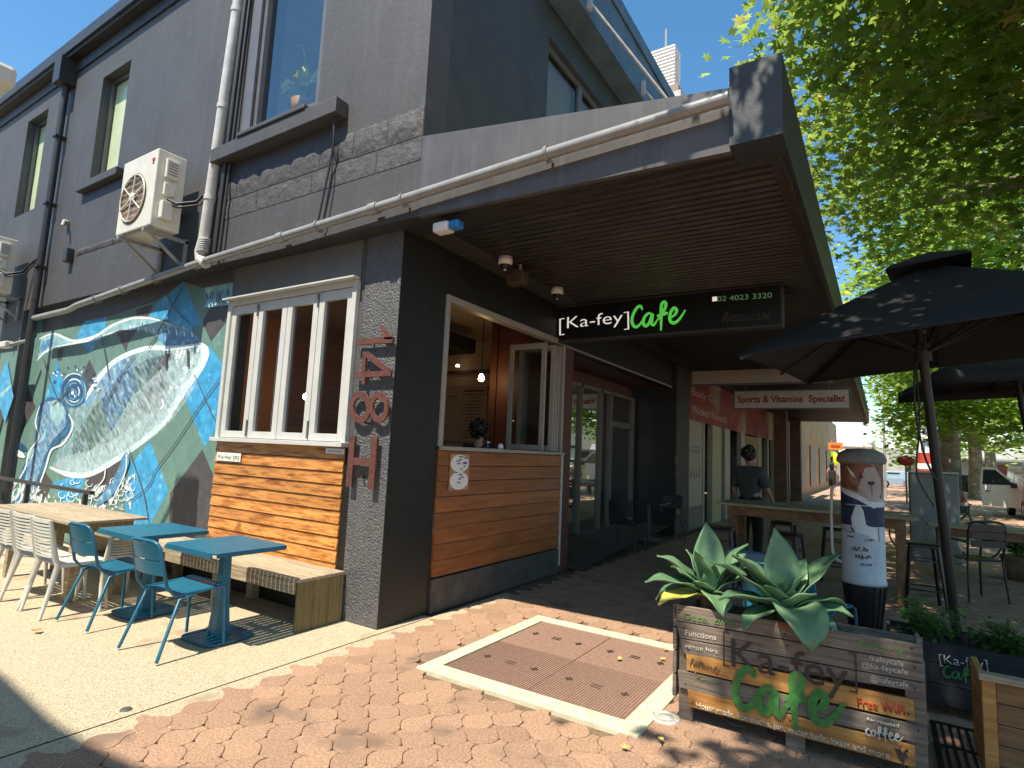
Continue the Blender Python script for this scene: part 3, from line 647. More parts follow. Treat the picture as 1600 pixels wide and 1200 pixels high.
mb = MB(); q = P(715, 573, 'Y', 4.5); mb.lathe([(0, 0), (.04, .0), (.03, .04), (0, .05)], q, 10); tag(mb.build('wall_spot', mat('spot_glow', (1, .9, .7), emit=((1, .8, .55), 3))), 'tiny lit spot on the cafe back wall left of the pendant bulb', 'light')
mb = MB(); q = P(762, 697, 'X', -.08)+V((0, 0, -.0)); q.z = 1.632; mb.lathe([(0, 0), (.03, 0), (.036, .13), (.033, .13), (.028, .01)], q, 14); thing(mb, 'drinking_glass', glass('clear_glass', (.85, .85, .85), .15), 'clear drinking glass on the serving window sill', 'glass')
mb = MB(); q = P(782, 703, 'X', -.03); q.z = 1.632; mb.lathe([(0, 0), (.03, 0), (.036, .03), (.02, .06), (0, .062)], q, 14); thing(mb, 'white_cup', M_white, 'small white cup on the serving window sill', 'cup')
# ---- recessed entry further along
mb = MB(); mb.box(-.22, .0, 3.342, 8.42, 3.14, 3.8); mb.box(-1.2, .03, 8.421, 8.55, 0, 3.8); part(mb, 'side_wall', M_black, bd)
mb = MB(); mb.box(0.002, .03, 3.35, 8.3, 3.12, 3.15); part(mb, 'edge_trim', mat('trim_grey', (.3, .28, .26), .4), bd)
mb = MB(); mb.box(-.08, .02, 3.36, 3.6, .0, 3.12); part(mb, 'entry_pier', mat('entry_red', (.10, .035, .025), .6, .15, 4), bd)
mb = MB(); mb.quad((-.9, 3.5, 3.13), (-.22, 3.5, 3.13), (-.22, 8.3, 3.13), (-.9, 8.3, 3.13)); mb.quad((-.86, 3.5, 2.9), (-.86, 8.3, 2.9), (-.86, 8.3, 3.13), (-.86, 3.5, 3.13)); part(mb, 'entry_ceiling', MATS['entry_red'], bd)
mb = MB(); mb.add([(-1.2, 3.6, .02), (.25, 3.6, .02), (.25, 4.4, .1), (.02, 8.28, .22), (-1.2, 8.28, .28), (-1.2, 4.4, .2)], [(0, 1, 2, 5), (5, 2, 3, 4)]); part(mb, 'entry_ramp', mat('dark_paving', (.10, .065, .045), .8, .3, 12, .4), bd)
gl = MB()
ed = [3.7, 4.55, 4.95, 5.9, 6.3, 6.9, 8.28]
for yy in (3.7, 4.5, 5.6, 6.5, 7.0, 8.24): gl.box(-.88, -.8, yy, yy+.07, .2, 2.9)
gl.box(-.88, -.8, 3.77, 8.24, 2.84, 2.9); gl.box(-.87, -.81, 7.07, 8.24, 2.2, 2.32)
en = part(gl, 'entry_glazing', mat('entry_frame', (.16, .14, .11), .5, .1), bd)
gl = MB(); gl.quad((-.85, 3.7, .25), (-.85, 8.28, .25), (-.85, 8.28, 2.86), (-.85, 3.7, 2.86)); part(gl, 'pane', glass('entry_glass', (.5, .5, .48), .1, .3), en)
gl = MB(); gl.box(-.9, -.87, 6.5, 8.24, .9, 2.86); part(gl, 'blind', mat('entry_blind', (.22, .21, .17), .8, .1), en)
gl = MB(); gl.box(-.93, -.9, 4.6, 5.6, .2, 2.86); part(gl, 'door', mat('entry_door', (.20, .055, .02), .5, .2, 3), en)
mb = MB(); mb.box(-.02, .08, 8.47, 9.45, 0, 3.66); part(mb, 'pier', mat('scuffed_black', (.03, .028, .026), .6, .4, 5, .5, wear=((.10, .09, .085), 3, .62)), bd)
# ================================================================ MURAL (painted on the recessed wall)
def mm(x, y, k=0): p = P(x/3, 420+y/3, 'Y', 0); return V((p.x, -.004-.000009*k, p.z))
M_teal = mat('mural_teal', (.135, .25, .215), .55, .12, 5, .5, 60, wear=((.18, .33, .29), 3.5, .6))
M_mblue = mat('mural_blue', (.05, .34, .62), .5, .25, 6, .5, 60, wear=((.16, .5, .75), 7, .58))
M_mdark = mat('mural_dark', (.075, .07, .075), .55, .2, 8, .6, 60, wear=((.14, .14, .14), 9, .66))
M_mwhite = mat('mural_white', (.74, .84, .86), .5, .2, 14, .4, 60)
M_maqua = mat('mural_aqua', (.28, .52, .56), .5, .25, 6, .5, 60, wear=((.5, .68, .7), 5, .56))
M_mgrey = mat('mural_grey', (.16, .30, .31), .5, .3, 9, .5, 60, wear=((.40, .56, .60), 12, .57), stretch=(1, 1, 1))
M_mnavy = mat('mural_navy', (.025, .09, .20), .5, .3, 8, .4, 60)
M_mmid = mat('mural_mid_blue', (.10, .27, .48), .5, .35, 7, .4, 60, wear=((.35, .55, .68), 8, .56))
mu = MB(); lay = [0]
MM = [M_teal, M_mblue, M_mdark, M_mwhite, M_maqua, M_mgrey, M_mnavy, M_mmid]
def veil(name, col, thr, soft, scale, stretch, rot=0, amax=1):
    mt = mat(name, col, .5, .2, 10); N = mt.node_tree.nodes; L = mt.node_tree.links
    tc = N.new('ShaderNodeTexCoord'); mp = N.new('ShaderNodeMapping'); mp.inputs['Rotation'].default_value = (0, rot, 0); mp.inputs['Scale'].default_value = stretch
    m0 = N.new('ShaderNodeMapping'); m0.inputs['Rotation'].default_value = (0, rot, 0); L.new(tc.outputs['Object'], m0.inputs[0]); mp.inputs['Rotation'].default_value = (0, 0, 0); L.new(m0.outputs[0], mp.inputs[0])
    no = N.new('ShaderNodeTexNoise'); no.inputs['Scale'].default_value = scale; no.inputs['Detail'].default_value = 7; no.inputs['Roughness'].default_value = .62; L.new(mp.outputs[0], no.inputs['Vector'])
    mr = N.new('ShaderNodeMapRange'); mr.inputs[1].default_value = thr; mr.inputs[2].default_value = thr+soft; mr.inputs[4].default_value = amax; L.new(no.outputs[0], mr.inputs[0]); L.new(mr.outputs[0], N['Principled BSDF'].inputs['Alpha'])
    return mt
MM += [veil('mural_veil_white', (.62, .80, .84), .40, .32, 3.2, (1, 1, 5), math.radians(-38), .62), veil('mural_veil_soft', (.66, .84, .88), .30, .4, 5, (1, 1, 4), math.radians(-38), .7), veil('mural_foam', (.68, .76, .76), .5, .05, 7, (1, 1, 1)), veil('mural_veil_dark', (.05, .06, .075), .42, .3, 3.4, (1, 1, 5), math.radians(-38), .75), veil('mural_veil_blue', (.07, .26, .50), .4, .25, 6, (1, 1, 2.2), math.radians(60), .85)]
def shp(k, *pts):
    lay[0] += 1; mu.k = k; mu.quad(*[mm(x, y, lay[0]) for x, y in pts])
def stroke(k, w, pts, taper=.15):
    lay[0] += 1; mu.k = k; c = catmull(pts, 5); n = len(c); L_, R_ = [], []
    for i, p in enumerate(c):
        a_ = c[max(0, i-1)]; b_ = c[min(n-1, i+1)]; dx, dy = b_[0]-a_[0], b_[1]-a_[1]; l = math.hypot(dx, dy) or 1; t = i/(n-1)
        ww = w*(taper+(1-taper)*min(1, 5*min(t, 1-t)))/2
        L_.append(mm(p[0]-dy/l*ww, p[1]+dx/l*ww, lay[0]+i)); R_.append(mm(p[0]+dy/l*ww, p[1]-dx/l*ww, lay[0]+i))
    mu.add(L_+R_, [(i, i+1, n+i+1, n+i) for i in range(n-1)]); lay[0] += n
mu.k = 0; mu.quad((-8.69, -.003, 0), (-2.765, -.003, 0), (-2.765, -.003, 3.64), (-8.69, -.003, 3.64))
# top dark band: the overhang's shade painted into the mural
shp(2, (200, 240), (760, 60), (950, 0), (1100, -40), (1100, 60), (950, 90), (860, 60), (740, 150), (640, 180), (500, 228), (350, 268), (200, 300))
for s_ in ([(115, 520), (170, 650), (90, 790), (65, 650)], [(950, 845), (1015, 1000), (985, 1260), (790, 1260), (800, 1050)], [(985, 180), (1095, 165), (1078, 230), (990, 342), (950, 250)], [(400, 960), (600, 850), (585, 920), (500, 1060), (420, 1040)], [(250, 1000), (200, 1110), (130, 1110), (210, 950)], [(270, 380), (300, 370), (290, 430), (270, 430)], [(640, 190), (720, 165), (690, 230), (640, 240)], [(20, 560), (60, 480), (70, 600)]): shp(2, *s_)
for s_ in ([(985, 360), (1052, 460), (1030, 720), (960, 838), (862, 590), (930, 420)], [(705, 810), (792, 1040), (705, 1200), (600, 1200), (585, 1080), (610, 920)], [(400, 245), (505, 225), (490, 300), (425, 395), (360, 320)], [(740, 160), (860, 60), (945, 250), (900, 290), (780, 240), (700, 225)], [(0, 560), (60, 600), (40, 720), (0, 790)], [(250, 1000), (400, 960), (380, 1060), (300, 1110)], [(30, 870), (90, 880), (20, 980)], [(270, 430), (305, 560), (240, 680), (215, 600)]): shp(1, *s_)
shp(4, (962, 90), (1092, 68), (1088, 168), (958, 182))
# whale head
shp(4, (182, 400), (195, 325), (258, 300), (350, 335), (450, 312), (530, 262), (625, 228), (720, 232), (810, 258), (890, 285), (945, 345), (935, 372), (860, 375), (700, 372), (760, 330), (690, 290), (560, 285), (470, 320), (360, 350), (260, 370), (180, 420))
shp(7, (182, 395), (200, 340), (250, 325), (225, 380))
shp(5, (330, 650), (400, 560), (470, 480), (560, 410), (680, 372), (820, 368), (940, 350), (967, 380), (945, 450), (860, 565), (780, 720), (600, 862), (430, 962), (330, 968), (240, 930), (300, 780))
for s_ in ([(620, 440), (640, 560), (520, 770), (470, 620), (520, 490)], [(740, 410), (770, 385)]):
    if len(s_) > 2: shp(7, *s_)
shp(2, (760, 400), (812, 395), (770, 520), (830, 560), (700, 748), (650, 640)); shp(2, (515, 790), (545, 850), (470, 880)); shp(2, (420, 425), (455, 500), (400, 600), (370, 545)); shp(2, (545, 290), (645, 285), (602, 350), (592, 392), (572, 350))
shp(0, (460, 590), (520, 770), (430, 930), (390, 760)); shp(0, (640, 640), (700, 760), (600, 830), (560, 700))
shp(7, (390, 620), (460, 520), (545, 440), (640, 400), (560, 480), (470, 570), (410, 650))
shp(7, (780, 262), (890, 290), (940, 345), (900, 372), (780, 372), (740, 320))
stroke(3, 22, [(395, 620), (460, 520), (545, 430), (680, 375), (820, 372), (935, 355)], .5)
stroke(3, 40, [(930, 350), (962, 385), (940, 455), (865, 560), (800, 680)], .4)
stroke(3, 26, [(800, 660), (760, 730), (610, 850), (440, 955), (330, 965), (235, 930)], .3)
stroke(3, 12, [(185, 330), (255, 305), (345, 338), (450, 315), (530, 265), (625, 232), (720, 235), (800, 262)], .4)
stroke(3, 10, [(175, 430), (230, 380), (350, 350), (450, 330), (560, 285)], .3)
random.seed(21)
JAW = ((330, 650), (400, 560), (470, 480), (560, 410), (680, 378), (820, 374), (940, 360), (955, 385), (935, 445), (855, 560), (772, 715), (600, 852), (430, 950), (330, 955), (250, 925), (300, 780))
shp(8, *JAW); shp(11, (560, 500), (700, 420), (800, 400), (760, 560), (640, 720), (480, 860), (330, 900), (360, 760)); shp(9, (620, 600), (800, 430), (940, 375), (950, 400), (930, 450), (850, 560), (770, 715), (600, 850), (430, 950), (330, 955), (250, 925), (300, 880), (430, 850), (540, 740))
shp(10, (800, 385), (945, 370), (955, 400), (930, 460), (850, 570), (790, 560), (840, 470))
stroke(9, 95, [(930, 400), (880, 520), (760, 690), (600, 815), (430, 905), (320, 925)], .5)
stroke(3, 15, [(790, 655), (800, 690), (770, 720)], .3); stroke(3, 9, [(760, 610), (768, 640), (750, 660)], .3)
for k in range(9): shp(4, *[(610+k*36+7*math.cos(q*1.05), 262-6+k*3+13*math.sin(q*1.05)) for q in range(6)]); stroke(3, 7, [(612+k*36, 262+k*4), (616+k*36, 290+k*4)])
# eye
for r_, k, ox, oy in ((84, 12, 0, -4), (74, 6, 0, 0), (60, 7, 3, 6), (52, 6, 0, 8), (42, 12, -2, 12), (36, 6, -4, 14), (25, 7, -6, 16), (17, 6, -8, 16), (9, 3, -8, 10), (5, 3, 2, 24)):
    lay[0] += 1; mu.k = k; mu.quad(*[mm(350+ox+r_*.8*math.cos(q*.449+.3)*(1+.06*math.sin(q*2.1)), 572+oy+r_*1.06*math.sin(q*.449+.3), lay[0]) for q in range(14)])
for r_, a1, w_ in ((80, -2.5, 5), (68, -1.0, 4), (56, -2.2, 6), (46, .8, 5), (38, -2.6, 4), (30, -.8, 5), (62, 1.4, 4)): stroke(3 if w_ != 4 else 4, w_, [(350+r_*.8*math.cos(a1+q), 576+r_*1.06*math.sin(a1+q)) for q in (0, .4, .8, 1.2, 1.5)], .1)
for k in range(26): a_ = random.uniform(3.4, 6.4); r_ = random.uniform(75, 115); stroke(6 if k % 3 else 3, 6, [(350+r_*math.cos(a_), 560+r_*math.sin(a_)), (350+(r_+14)*math.cos(a_), 560+(r_+12)*math.sin(a_))])
# flipper of water
shp(6, (165, 820), (180, 640), (240, 600), (300, 615), (335, 700), (330, 770), (260, 830), (215, 930), (150, 1110), (70, 1110), (110, 930))
shp(7, (180, 700), (215, 625), (270, 612), (312, 660), (310, 740), (245, 810), (205, 900), (150, 1070), (100, 1090), (130, 930), (175, 830))
shp(12, (165, 820), (180, 640), (240, 600), (300, 615), (335, 700), (330, 770), (260, 830), (215, 930), (150, 1110), (70, 1110), (110, 930)); shp(4, (235, 625), (275, 614), (305, 650), (300, 700), (270, 740), (240, 700)); shp(8, (180, 700), (215, 625), (270, 612), (312, 660), (310, 740), (245, 810), (205, 900), (150, 1070), (100, 1090), (130, 930), (175, 830))
for k in range(16):
    t = random.random(); x = 270-170*t+random.uniform(-35, 30); y = 640+420*t; l = random.uniform(20, 80)
    stroke(random.choice((3, 4, 1, 3)), random.uniform(4, 13), [(x, y), (x-l*.15+random.uniform(-8, 8), y+l*.5), (x-l*.45, y+l)], .1)
stroke(3, 9, [(325, 680), (345, 740), (300, 820), (245, 850), (215, 940), (160, 1090)], .4); stroke(3, 7, [(190, 640), (170, 720), (185, 790), (140, 860), (120, 940), (60, 1040)], .3)
stroke(3, 28, [(0, 815), (60, 845), (120, 885)], .3); stroke(6, 30, [(0, 795), (60, 812), (130, 850)], .4)
for q in range(3): shp(10, (-60, 960+q*20), (90, 985), (160, 1020), (250, 1060+q*10), (300, 1140), (-60, 1140))
shp(10, (380, 1060), (520, 1000), (640, 960), (620, 1130), (330, 1130))
for k in range(34):
    x = random.uniform(280, 640); y = 1110-abs(x-500)*.1-random.uniform(0, 110); r_ = random.uniform(8, 22)
    stroke(3, 3.5, [(x+r_*math.cos(q), y+r_*math.sin(q)) for q in (0, 1, 2.2, 3.4, 4.6)], .4)
stroke(7, 40, [(460, 1110), (540, 1020), (585, 930), (600, 860)], .2); stroke(3, 5, [(600, 860), (595, 950), (560, 1030), (520, 1110)], .3); stroke(3, 5, [(500, 900), (495, 980), (450, 1040), (430, 1110)], .3)
# cracks and lattice lines
for pts in ([(920, 500), (960, 590), (1022, 725)], [(1055, 490), (960, 620), (830, 815), (740, 940), (700, 1020), (600, 1100)], [(610, 840), (640, 930), (680, 1050), (708, 1200)], [(770, 90), (830, 190), (900, 260)], [(860, 90), (790, 220), (700, 380)], [(210, 420), (240, 520), (290, 640)], [(340, 560), (250, 640)], [(640, 400), (560, 520), (500, 640)], [(480, 310), (500, 400), (520, 520)], [(10, 600), (30, 760)]): stroke(2, 4.5, pts, .6)
for x, y in ((785, 385), (888, 375)): stroke(2, 9, [(x, y), (x+1, y+85)], .9)
for x, y in ((55, 540), (85, 545), (115, 535)): stroke(2, 8, [(x, y), (x, y+45)], .8)
mu.k = 0
def ml(*pts):
    lay[0] += 1; mu.quad(*[V((P(x/3, 420+y/3, 'Y', UY).x, UY-.003-.000009*lay[0], P(x/3, 420+y/3, 'Y', UY).z)) for x, y in pts])
mu.quad((-14, UY-.002, 0), (-8.72, UY-.002, 0), (-8.72, UY-.002, 2.95), (-14, UY-.002, 2.95))
for k, po in ((2, [(-90, 700), (-30, 560), (20, 700), (-20, 860)]), (1, [(-20, 560), (40, 430), (70, 600), (30, 720)]), (4, [(-60, 640), (0, 590), (60, 540), (60, 555), (0, 612), (-60, 670)]), (1, [(-160, 800), (-110, 690), (-70, 810), (-110, 960)])): mu.k = k; ml(*po)
mo = part(mu, 'mural', MM, bd, label='painted whale mural with blue, teal and black diamonds')
text('NUKA', mm(966, 172, lay[0]), mm(1086, 155, lay[0]), Z_, -Y_, M_mnavy, mo, 'painted_word', h=.17, depth=.001, lift=.001)
# ================================================================ NUMBERS on pilaster
e = empty('house_number', (-.3, -.03, 2.0), 'rust red street number 148H set sideways down the grey corner pilaster', 'house number')
def zp(x, y, yy=-.085): return P(520+x/4, 320+y/4, 'Y', yy)
def bars(segs, w=.06):
    mb = MB()
    for a_, b_ in segs:
        A = zp(*a_); B = zp(*b_); d_ = (B-A).normalized(); n_ = V((-d_.z, 0, d_.x))*w/2; mb.prism([A+n_, B+n_, B-n_, A-n_], V((0, .025, 0)))
    return mb
mb = bars([((145, 858), (374, 843))], .055); A = zp(374, 832); mb.prism([zp(292, 752), zp(302, 748), zp(376, 834), zp(352, 842), zp(320, 838)], V((0, .0245, 0))); part(mb, 'numeral', M_rust, e)
mb = bars([((133, 1062), (362, 1052))], .052)
for a_, b_, w_ in (((198, 918), (190, 1040), .045), ((192, 1070), (188, 1122), .045)):
    A = zp(*a_, -.0855); B = zp(*b_, -.0855); d_ = (B-A).normalized(); n_ = V((-d_.z, 0, d_.x))*w_/2; mb.prism([A+n_, B+n_, B-n_, A-n_], V((0, .0245, 0)))
A = zp(205, 930, -.086); B = zp(345, 1040, -.086); d_ = (B-A).normalized(); n_ = V((-d_.z, 0, d_.x))*.026; mb.prism([A+n_, B+n_, B-n_, A-n_], V((0, .024, 0)))
part(mb, 'numeral', M_rust, e)
mb = MB()
for cx, cy, rx, ry, yy in ((648, 145, 66, 100, -.085), (765, 145, 60, 97, -.0865)):
    for t in range(28):
        a1, a2 = t*math.pi/14, (t+1)*math.pi/14; f = lambda a_, k: P(400+(cx+rx*k*math.cos(a_))/4, 600+(cy+ry*k*math.sin(a_))/4, 'Y', yy)
        mb.prism([f(a1, 1), f(a2, 1), f(a2, .6), f(a1, .6)], V((0, .022, 0)))
part(mb, 'numeral', M_rust, e, weld=True)
mb = MB(); zt_, zb_ = P(560, 682, 'Y', -.06).z, P(560, 762, 'Y', -.06).z
H = [(-.46, -.385), (-.17, -.095)]
for a_, b_ in H: mb.box(a_, b_, -.085, -.06, zb_, zt_)
mb.box(H[0][1], H[1][0], -.085, -.06, (zt_+zb_)/2-.03, (zt_+zb_)/2+.04); part(mb, 'numeral', M_rust, e)
mb = MB()
for z in (2.6, 2.3, 2.0, 1.8, 1.3): mb.box(-.3, -.28, -.06, -.02, z, z+.02)
part(mb, 'standoff', M_rust, e)
# small plaques
def plaque(pa, pb, ax, v, name, words, label, m_=None, tm=None):
    A = P(*pa, ax, v); B = P(*pb, ax, v); e = empty(name, ((A+B)/2), label, 'sign'); mb = MB()
    if ax == 'Y': mb.box(A.x, B.x, v-.006, v, B.z, A.z)
    else: mb.box(v, v+.006, A.y, B.y, B.z, A.z)
    part(mb, 'board', m_ or M_screen, e)
    if words:
        w_ = (B-A); h_ = abs(w_.z)
        if ax == 'Y': text(words, (A.x+.03, v-.006, B.z+h_*.3), (B.x-.03, v-.006, B.z+h_*.3), Z_, -Y_, tm or M_sgreen, e, 'lettering', h=h_*.4, depth=.001)
    return e
plaque((340, 706), (376, 722), 'Y', -.04, 'small_sign', 'Ka-fey [8]', 'small white sign with faint letters at the top left of the timber boards')
plaque((510, 700), (538, 710), 'Y', -.04, 'small_sign', 'Welcome', 'thin white strip sign at the top right of the timber boards under the bifold window', tm=M_galv)
e = empty('paper_notice', P(717, 736, 'X', .04), 'tan paper notice with an oval white cartoonless print on the shaded boards', 'notice'); e['label'] = 'tan notice with two white printed ovals on the shaded boards under the serving window'
A = P(704, 709, 'X', .036); B = P(731, 765, 'X', .036)
mb = MB(); mb.box(.034, .038, A.y, B.y, B.z, A.z); part(mb, 'sheet', mat('tan_paper', (.42, .24, .12), .8), e)
cy = (A.y+B.y)/2; cz = (A.z+B.z)/2; hw = (B.y-A.y)/2; hh = (A.z-B.z)/2; mb = MB()
for s_, q in ((.5, 0), (-.5, 1)): mb.prism([V((.0385+.0006*q, cy+hw*.95*math.cos(t*.39), cz+s_*hh*.95+hh*.5*math.sin(t*.39))) for t in range(16)], V((.0004, 0, 0)))
part(mb, 'print', M_swhite, e)
mb = MB(); random.seed(2)
for k in range(16): yy = cy+random.uniform(-.5, .4)*hw; zz = cz+random.uniform(-.85, .85)*hh; mb.box(.0402, .0406, yy, yy+hw*random.uniform(.15, .5), zz, zz+.012)
part(mb, 'lettering', M_mnavy, e)
# ================================================================ AC units
def ac(name_loc, label):
    ox, oz = name_loc; e = empty('air_conditioner', (ox, -.45, oz), label, 'air conditioner', 'air conditioner units on the side wall')
    x0, x1, y0, y1, z0, z1 = -.86, 0, -.26, .08, 0, .96
    mb = MB(); mb.box(x0, x1, y0, y1, z0, z1); local(mb, 'casing', M_ac, e, .012)
    cx, cz, r = -.5, .42, .3
    mb = MB(); mb.lathe([(0, .0), (r, .0), (r+.02, .012)], (cx, y0-.001, cz), 32, Matrix.Rotation(math.pi/2, 4, 'X')); fan = local(mb, 'fan_opening', M_acd, e)
    mb = MB()
    for k in range(7): zz = cz-.24+k*.08; hw = math.sqrt(max(.001, r*r-(zz-cz)**2)); mb.bar((cx-hw, y0-.016, zz), (cx+hw, y0-.016, zz), .003, .004)
    for k in range(6): a_ = k*math.pi/3+.4; mb.bar((cx, y0-.02, cz), (cx+r*math.cos(a_), y0-.02, cz+r*math.sin(a_)), .012, .012)
    mb.lathe([(0, .022), (.07, .022), (.07, .012)], (cx, y0, cz), 18, Matrix.Rotation(math.pi/2, 4, 'X')); mb.tube([(cx+r*math.cos(q*.2618), y0-.014, cz+r*math.sin(q*.2618)) for q in range(24)], .01, 6, closed=True)
    local(mb, 'fan_grille', M_ac, e)
    mb = MB(); mb.box(x1+.001, x1+.05, y0+.09, y0+.24, .62, .86); mb.box(x1+.001, x1+.05, y0+.09, y0+.22, .4, .56); mb.box(x1+.001, x1+.09, y0+.07, y0+.2, .1, .32); local(mb, 'valve_cover', M_ac, e, .01)
    mb = MB()
    for k in range(5): mb.box(x1+.05, x1+.054, y0+.11, y0+.22, .66+k*.035, .68+k*.035)
    local(mb, 'louvre', M_galv, e)
    mb = MB()
    for xx in (x0+.12, x1-.12):
        mb.box(xx-.02, xx+.02, y0-.02, .25, -.06, -.02); mb.bar((xx, y0+.05, -.05), (xx, .25, -.38), .03, .03); mb.box(xx-.02, xx+.02, .22, .25, -.42, .0)
    mb.box(x0+.02, x1-.02, y0+.02, y0+.05, -.02, -.004); local(mb, 'bracket', M_galv, e)
    mb = MB(); mb.tube([(x1+.04, y0+.15, .36), (x1+.14, y0+.2, .3), (x1+.24, .12, .38), (x1+.34, .2, .55), (x1+.44, .24, .62)], .018, 7); mb.tube([(x1+.04, y0+.17, .3), (x1+.16, y0+.22, .26), (x1+.3, .14, .34), (x1+.44, .22, .55)], .012, 7); local(mb, 'pipe_line', M_black, e)
    return e
ac((-3.44, 4.08), 'cream air conditioner with round fan grille beside the white downpipe')
ac((-8.84, 3.92), 'cream air conditioner half out of the frame left of the black downpipe')
# emblem on first
mb = MB(); mb.box(-3.56, -3.5, -.716, -.712, 4.9, 4.93); mb.box(-3.545, -3.515, -.716, -.712, 4.86, 4.895); tag(mb.build('maker_badge', M_red), 'tiny red badge on the casing front of the fan unit beside the white downpipe', 'badge')
bpy.data.objects['maker_badge'].parent = bpy.data.objects['air_conditioner']; bpy.context.view_layer.update(); bpy.data.objects['maker_badge'].matrix_parent_inverse = bpy.data.objects['air_conditioner'].matrix_world.inverted(); del bpy.data.objects['maker_badge']['category']
# flood light on far left wall, bracket bits, roof lamp
e = empty('flood_light', P(18, 540, 'Y', -.35), 'small pale security flood light on the wall at the far left', 'light')
q = e.location; mb = MB(); mb.box(q.x-.2, q.x+.1, q.y-.12, q.y, q.z-.05, q.z+.06); part(mb, 'housing', M_whitep, e, .02); mb = MB(); mb.tube([q+V((.08, -.05, 0)), q+V((.3, .1, .08))], .03, 8); part(mb, 'arm', M_galv, e)
e = empty('street_light_head', P(5, 118, 'Y', -2.2), 'cream lamp head poking in at the far left edge against the sky', 'lamp')
q = e.location; mb = MB(); mb.box(q.x-.5, q.x+.05, q.y-.2, q.y+.1, q.z-.1, q.z+.12); part(mb, 'housing', M_ac, e, .05); mb = MB(); mb.tube([q+V((-.45, 0, 0)), q+V((-1.6, -.8, .02)), q+V((-3.2, -1.6, .0))], .03, 8); part(mb, 'arm', M_galv, e)
mb = MB(); q = P(100, 345, 'Y', -.3); mb.tube([q+V((-.1, .08, 0)), q, q+V((.05, -.03, -.1))], .025, 7); mb.lathe([(0, .05), (.04, .05), (.05, -.02), (0, -.02)], q+V((-.1, .06, 0)), 10); thing(mb, 'wall_tap', M_galv, 'small wall fitting right of the black downpipe', 'fitting')
mb = MB(); q = P(105, 400, 'Y', -.26); mb.box(q.x-.06, q.x+.08, -.3, -.202, q.z-.1, q.z+.12); thing(mb, 'junction_box', M_flash, 'black junction box on the wall below the small wall fitting', 'junction box', bevel=.01)
# ================================================================ CAFE SIGN
e = empty('cafe_sign', (1.3, 3.1, 3.4), 'long black hanging sign reading [Ka-fey] Cafe with green phone number', 'sign')
yS = 3.1; mb = MB(); A = P(858, 482, 'Y', yS); B = P(1220, 500, 'Y', yS)
zt_, zb_ = 3.63, 3.17
mb.box(A.x, B.x, yS, yS+.14, zb_, zt_); part(mb, 'board', mat('sign_black', (.008, .009, .01), .35, .1), e)
mb = MB(); mb.box(A.x-.02, B.x+.02, yS-.012, yS+.15, zb_-.03, zb_-.002); mb.box(A.x-.02, B.x+.02, yS-.012, yS+.15, zt_+.002, zt_+.02); mb.box(A.x-.02, A.x-.002, yS-.012, yS+.15, zb_-.002, zt_+.002); mb.box(B.x+.002, B.x+.02, yS-.012, yS+.15, zb_-.002, zt_+.002); part(mb, 'rim', mat('sign_rim', (.05, .045, .04), .5), e)
mb = MB()
for px in (905, 1160):
    xh = P(px, 430, 'Y', yS+.05).x; mb.tube([(xh, yS+.07, zt_), (xh, yS+.07, 3.68)], .014, 8); mb.box(xh-.06, xh+.06, yS+.04, yS+.1, 3.63, 3.66)
part(mb, 'hanger', M_galv, e)
yt = yS-.003
M_sgw = mat('glow_white', (.85, .82, .78), .5, .02, emit=((1, .93, .85), .35)); M_sgg = mat('glow_green', (.12, .62, .10), .5, .02, emit=((.12, .75, .10), .28))  # sign lettering with a faint emission of its own
text('[', P(874, 518, 'Y', yt), P(882, 517, 'Y', yt), Z_, -Y_, M_sgw, e, h=.2, bold=-.02)
text('Ka-fey', P(886, 513, 'Y', yt), P(973, 504, 'Y', yt), Z_, -Y_, M_sgw, e, h=.17, bold=-.008)
text(']', P(975, 509, 'Y', yt), P(983, 508, 'Y', yt), Z_, -Y_, M_sgw, e, h=.2, bold=-.02)
script('Cafe', P(985, 512, 'Y', yt), P(1062, 504, 'Y', yt), Z_, -Y_, .27, M_sgg, e, w=.15)
text('02 4023 3320', P(1121, 471, 'Y', yt), P(1206, 465, 'Y', yt), Z_, -Y_, mat('phone_green', (.22, .4, .2), .5, emit=((.3, .7, .3), .08)), e, h=.065, bold=-.005)
mb = MB(); q0 = P(1113, 471, 'Y', yt); mb.box(q0.x, q0.x+.055, yt-.003, yt, q0.z, q0.z+.055); part(mb, 'phone_icon', M_sgw, e)
text('Restaurant', P(1128, 503, 'Y', yt), P(1204, 499, 'Y', yt), Z_, -Y_, mat('faded_word', (.045, .047, .05), .4), e, h=.13, bold=.012, shear=.3)
# dome cameras, alarm, floodlight
def dome(q, label):
    e = empty('dome_camera', q, label, 'security camera', 'dome cameras under the awning'); mb = MB(); mb.lathe([(0, .0), (.075, 0), (.078, -.07), (.06, -.085)], (0, 0, 0), 20); local(mb, 'base', M_screen, e)
    mb = MB(); mb.lathe([(.058, -.08), (.055, -.105), (.035, -.13), (0, -.14)], (0, 0, 0), 20); dd = local(mb, 'dome', M_black, e)
    mb = MB(); mb.lathe([(.016, -.132), (.012, -.145), (0, -.148)], (0, 0, 0), 10); mb.build('lens', M_screen, dd)
    return e
q = P(790, 402, 'Z', 3.66); dome(q, 'white dome security camera nearer the building corner, above the serving window'); q = P(871, 450, 'Z', 3.66); dome(q, 'white dome security camera over the left end of the black hanging sign')
c_ = P(694, 352, 'Z', 3.54); A = V((c_.x-.14, c_.y, 3.5)); B = V((c_.x+.14, c_.y, 3.59)); e = empty('alarm_siren', (A+B)/2, 'white alarm siren box with blue strobe high on the shaded corner wall', 'alarm')
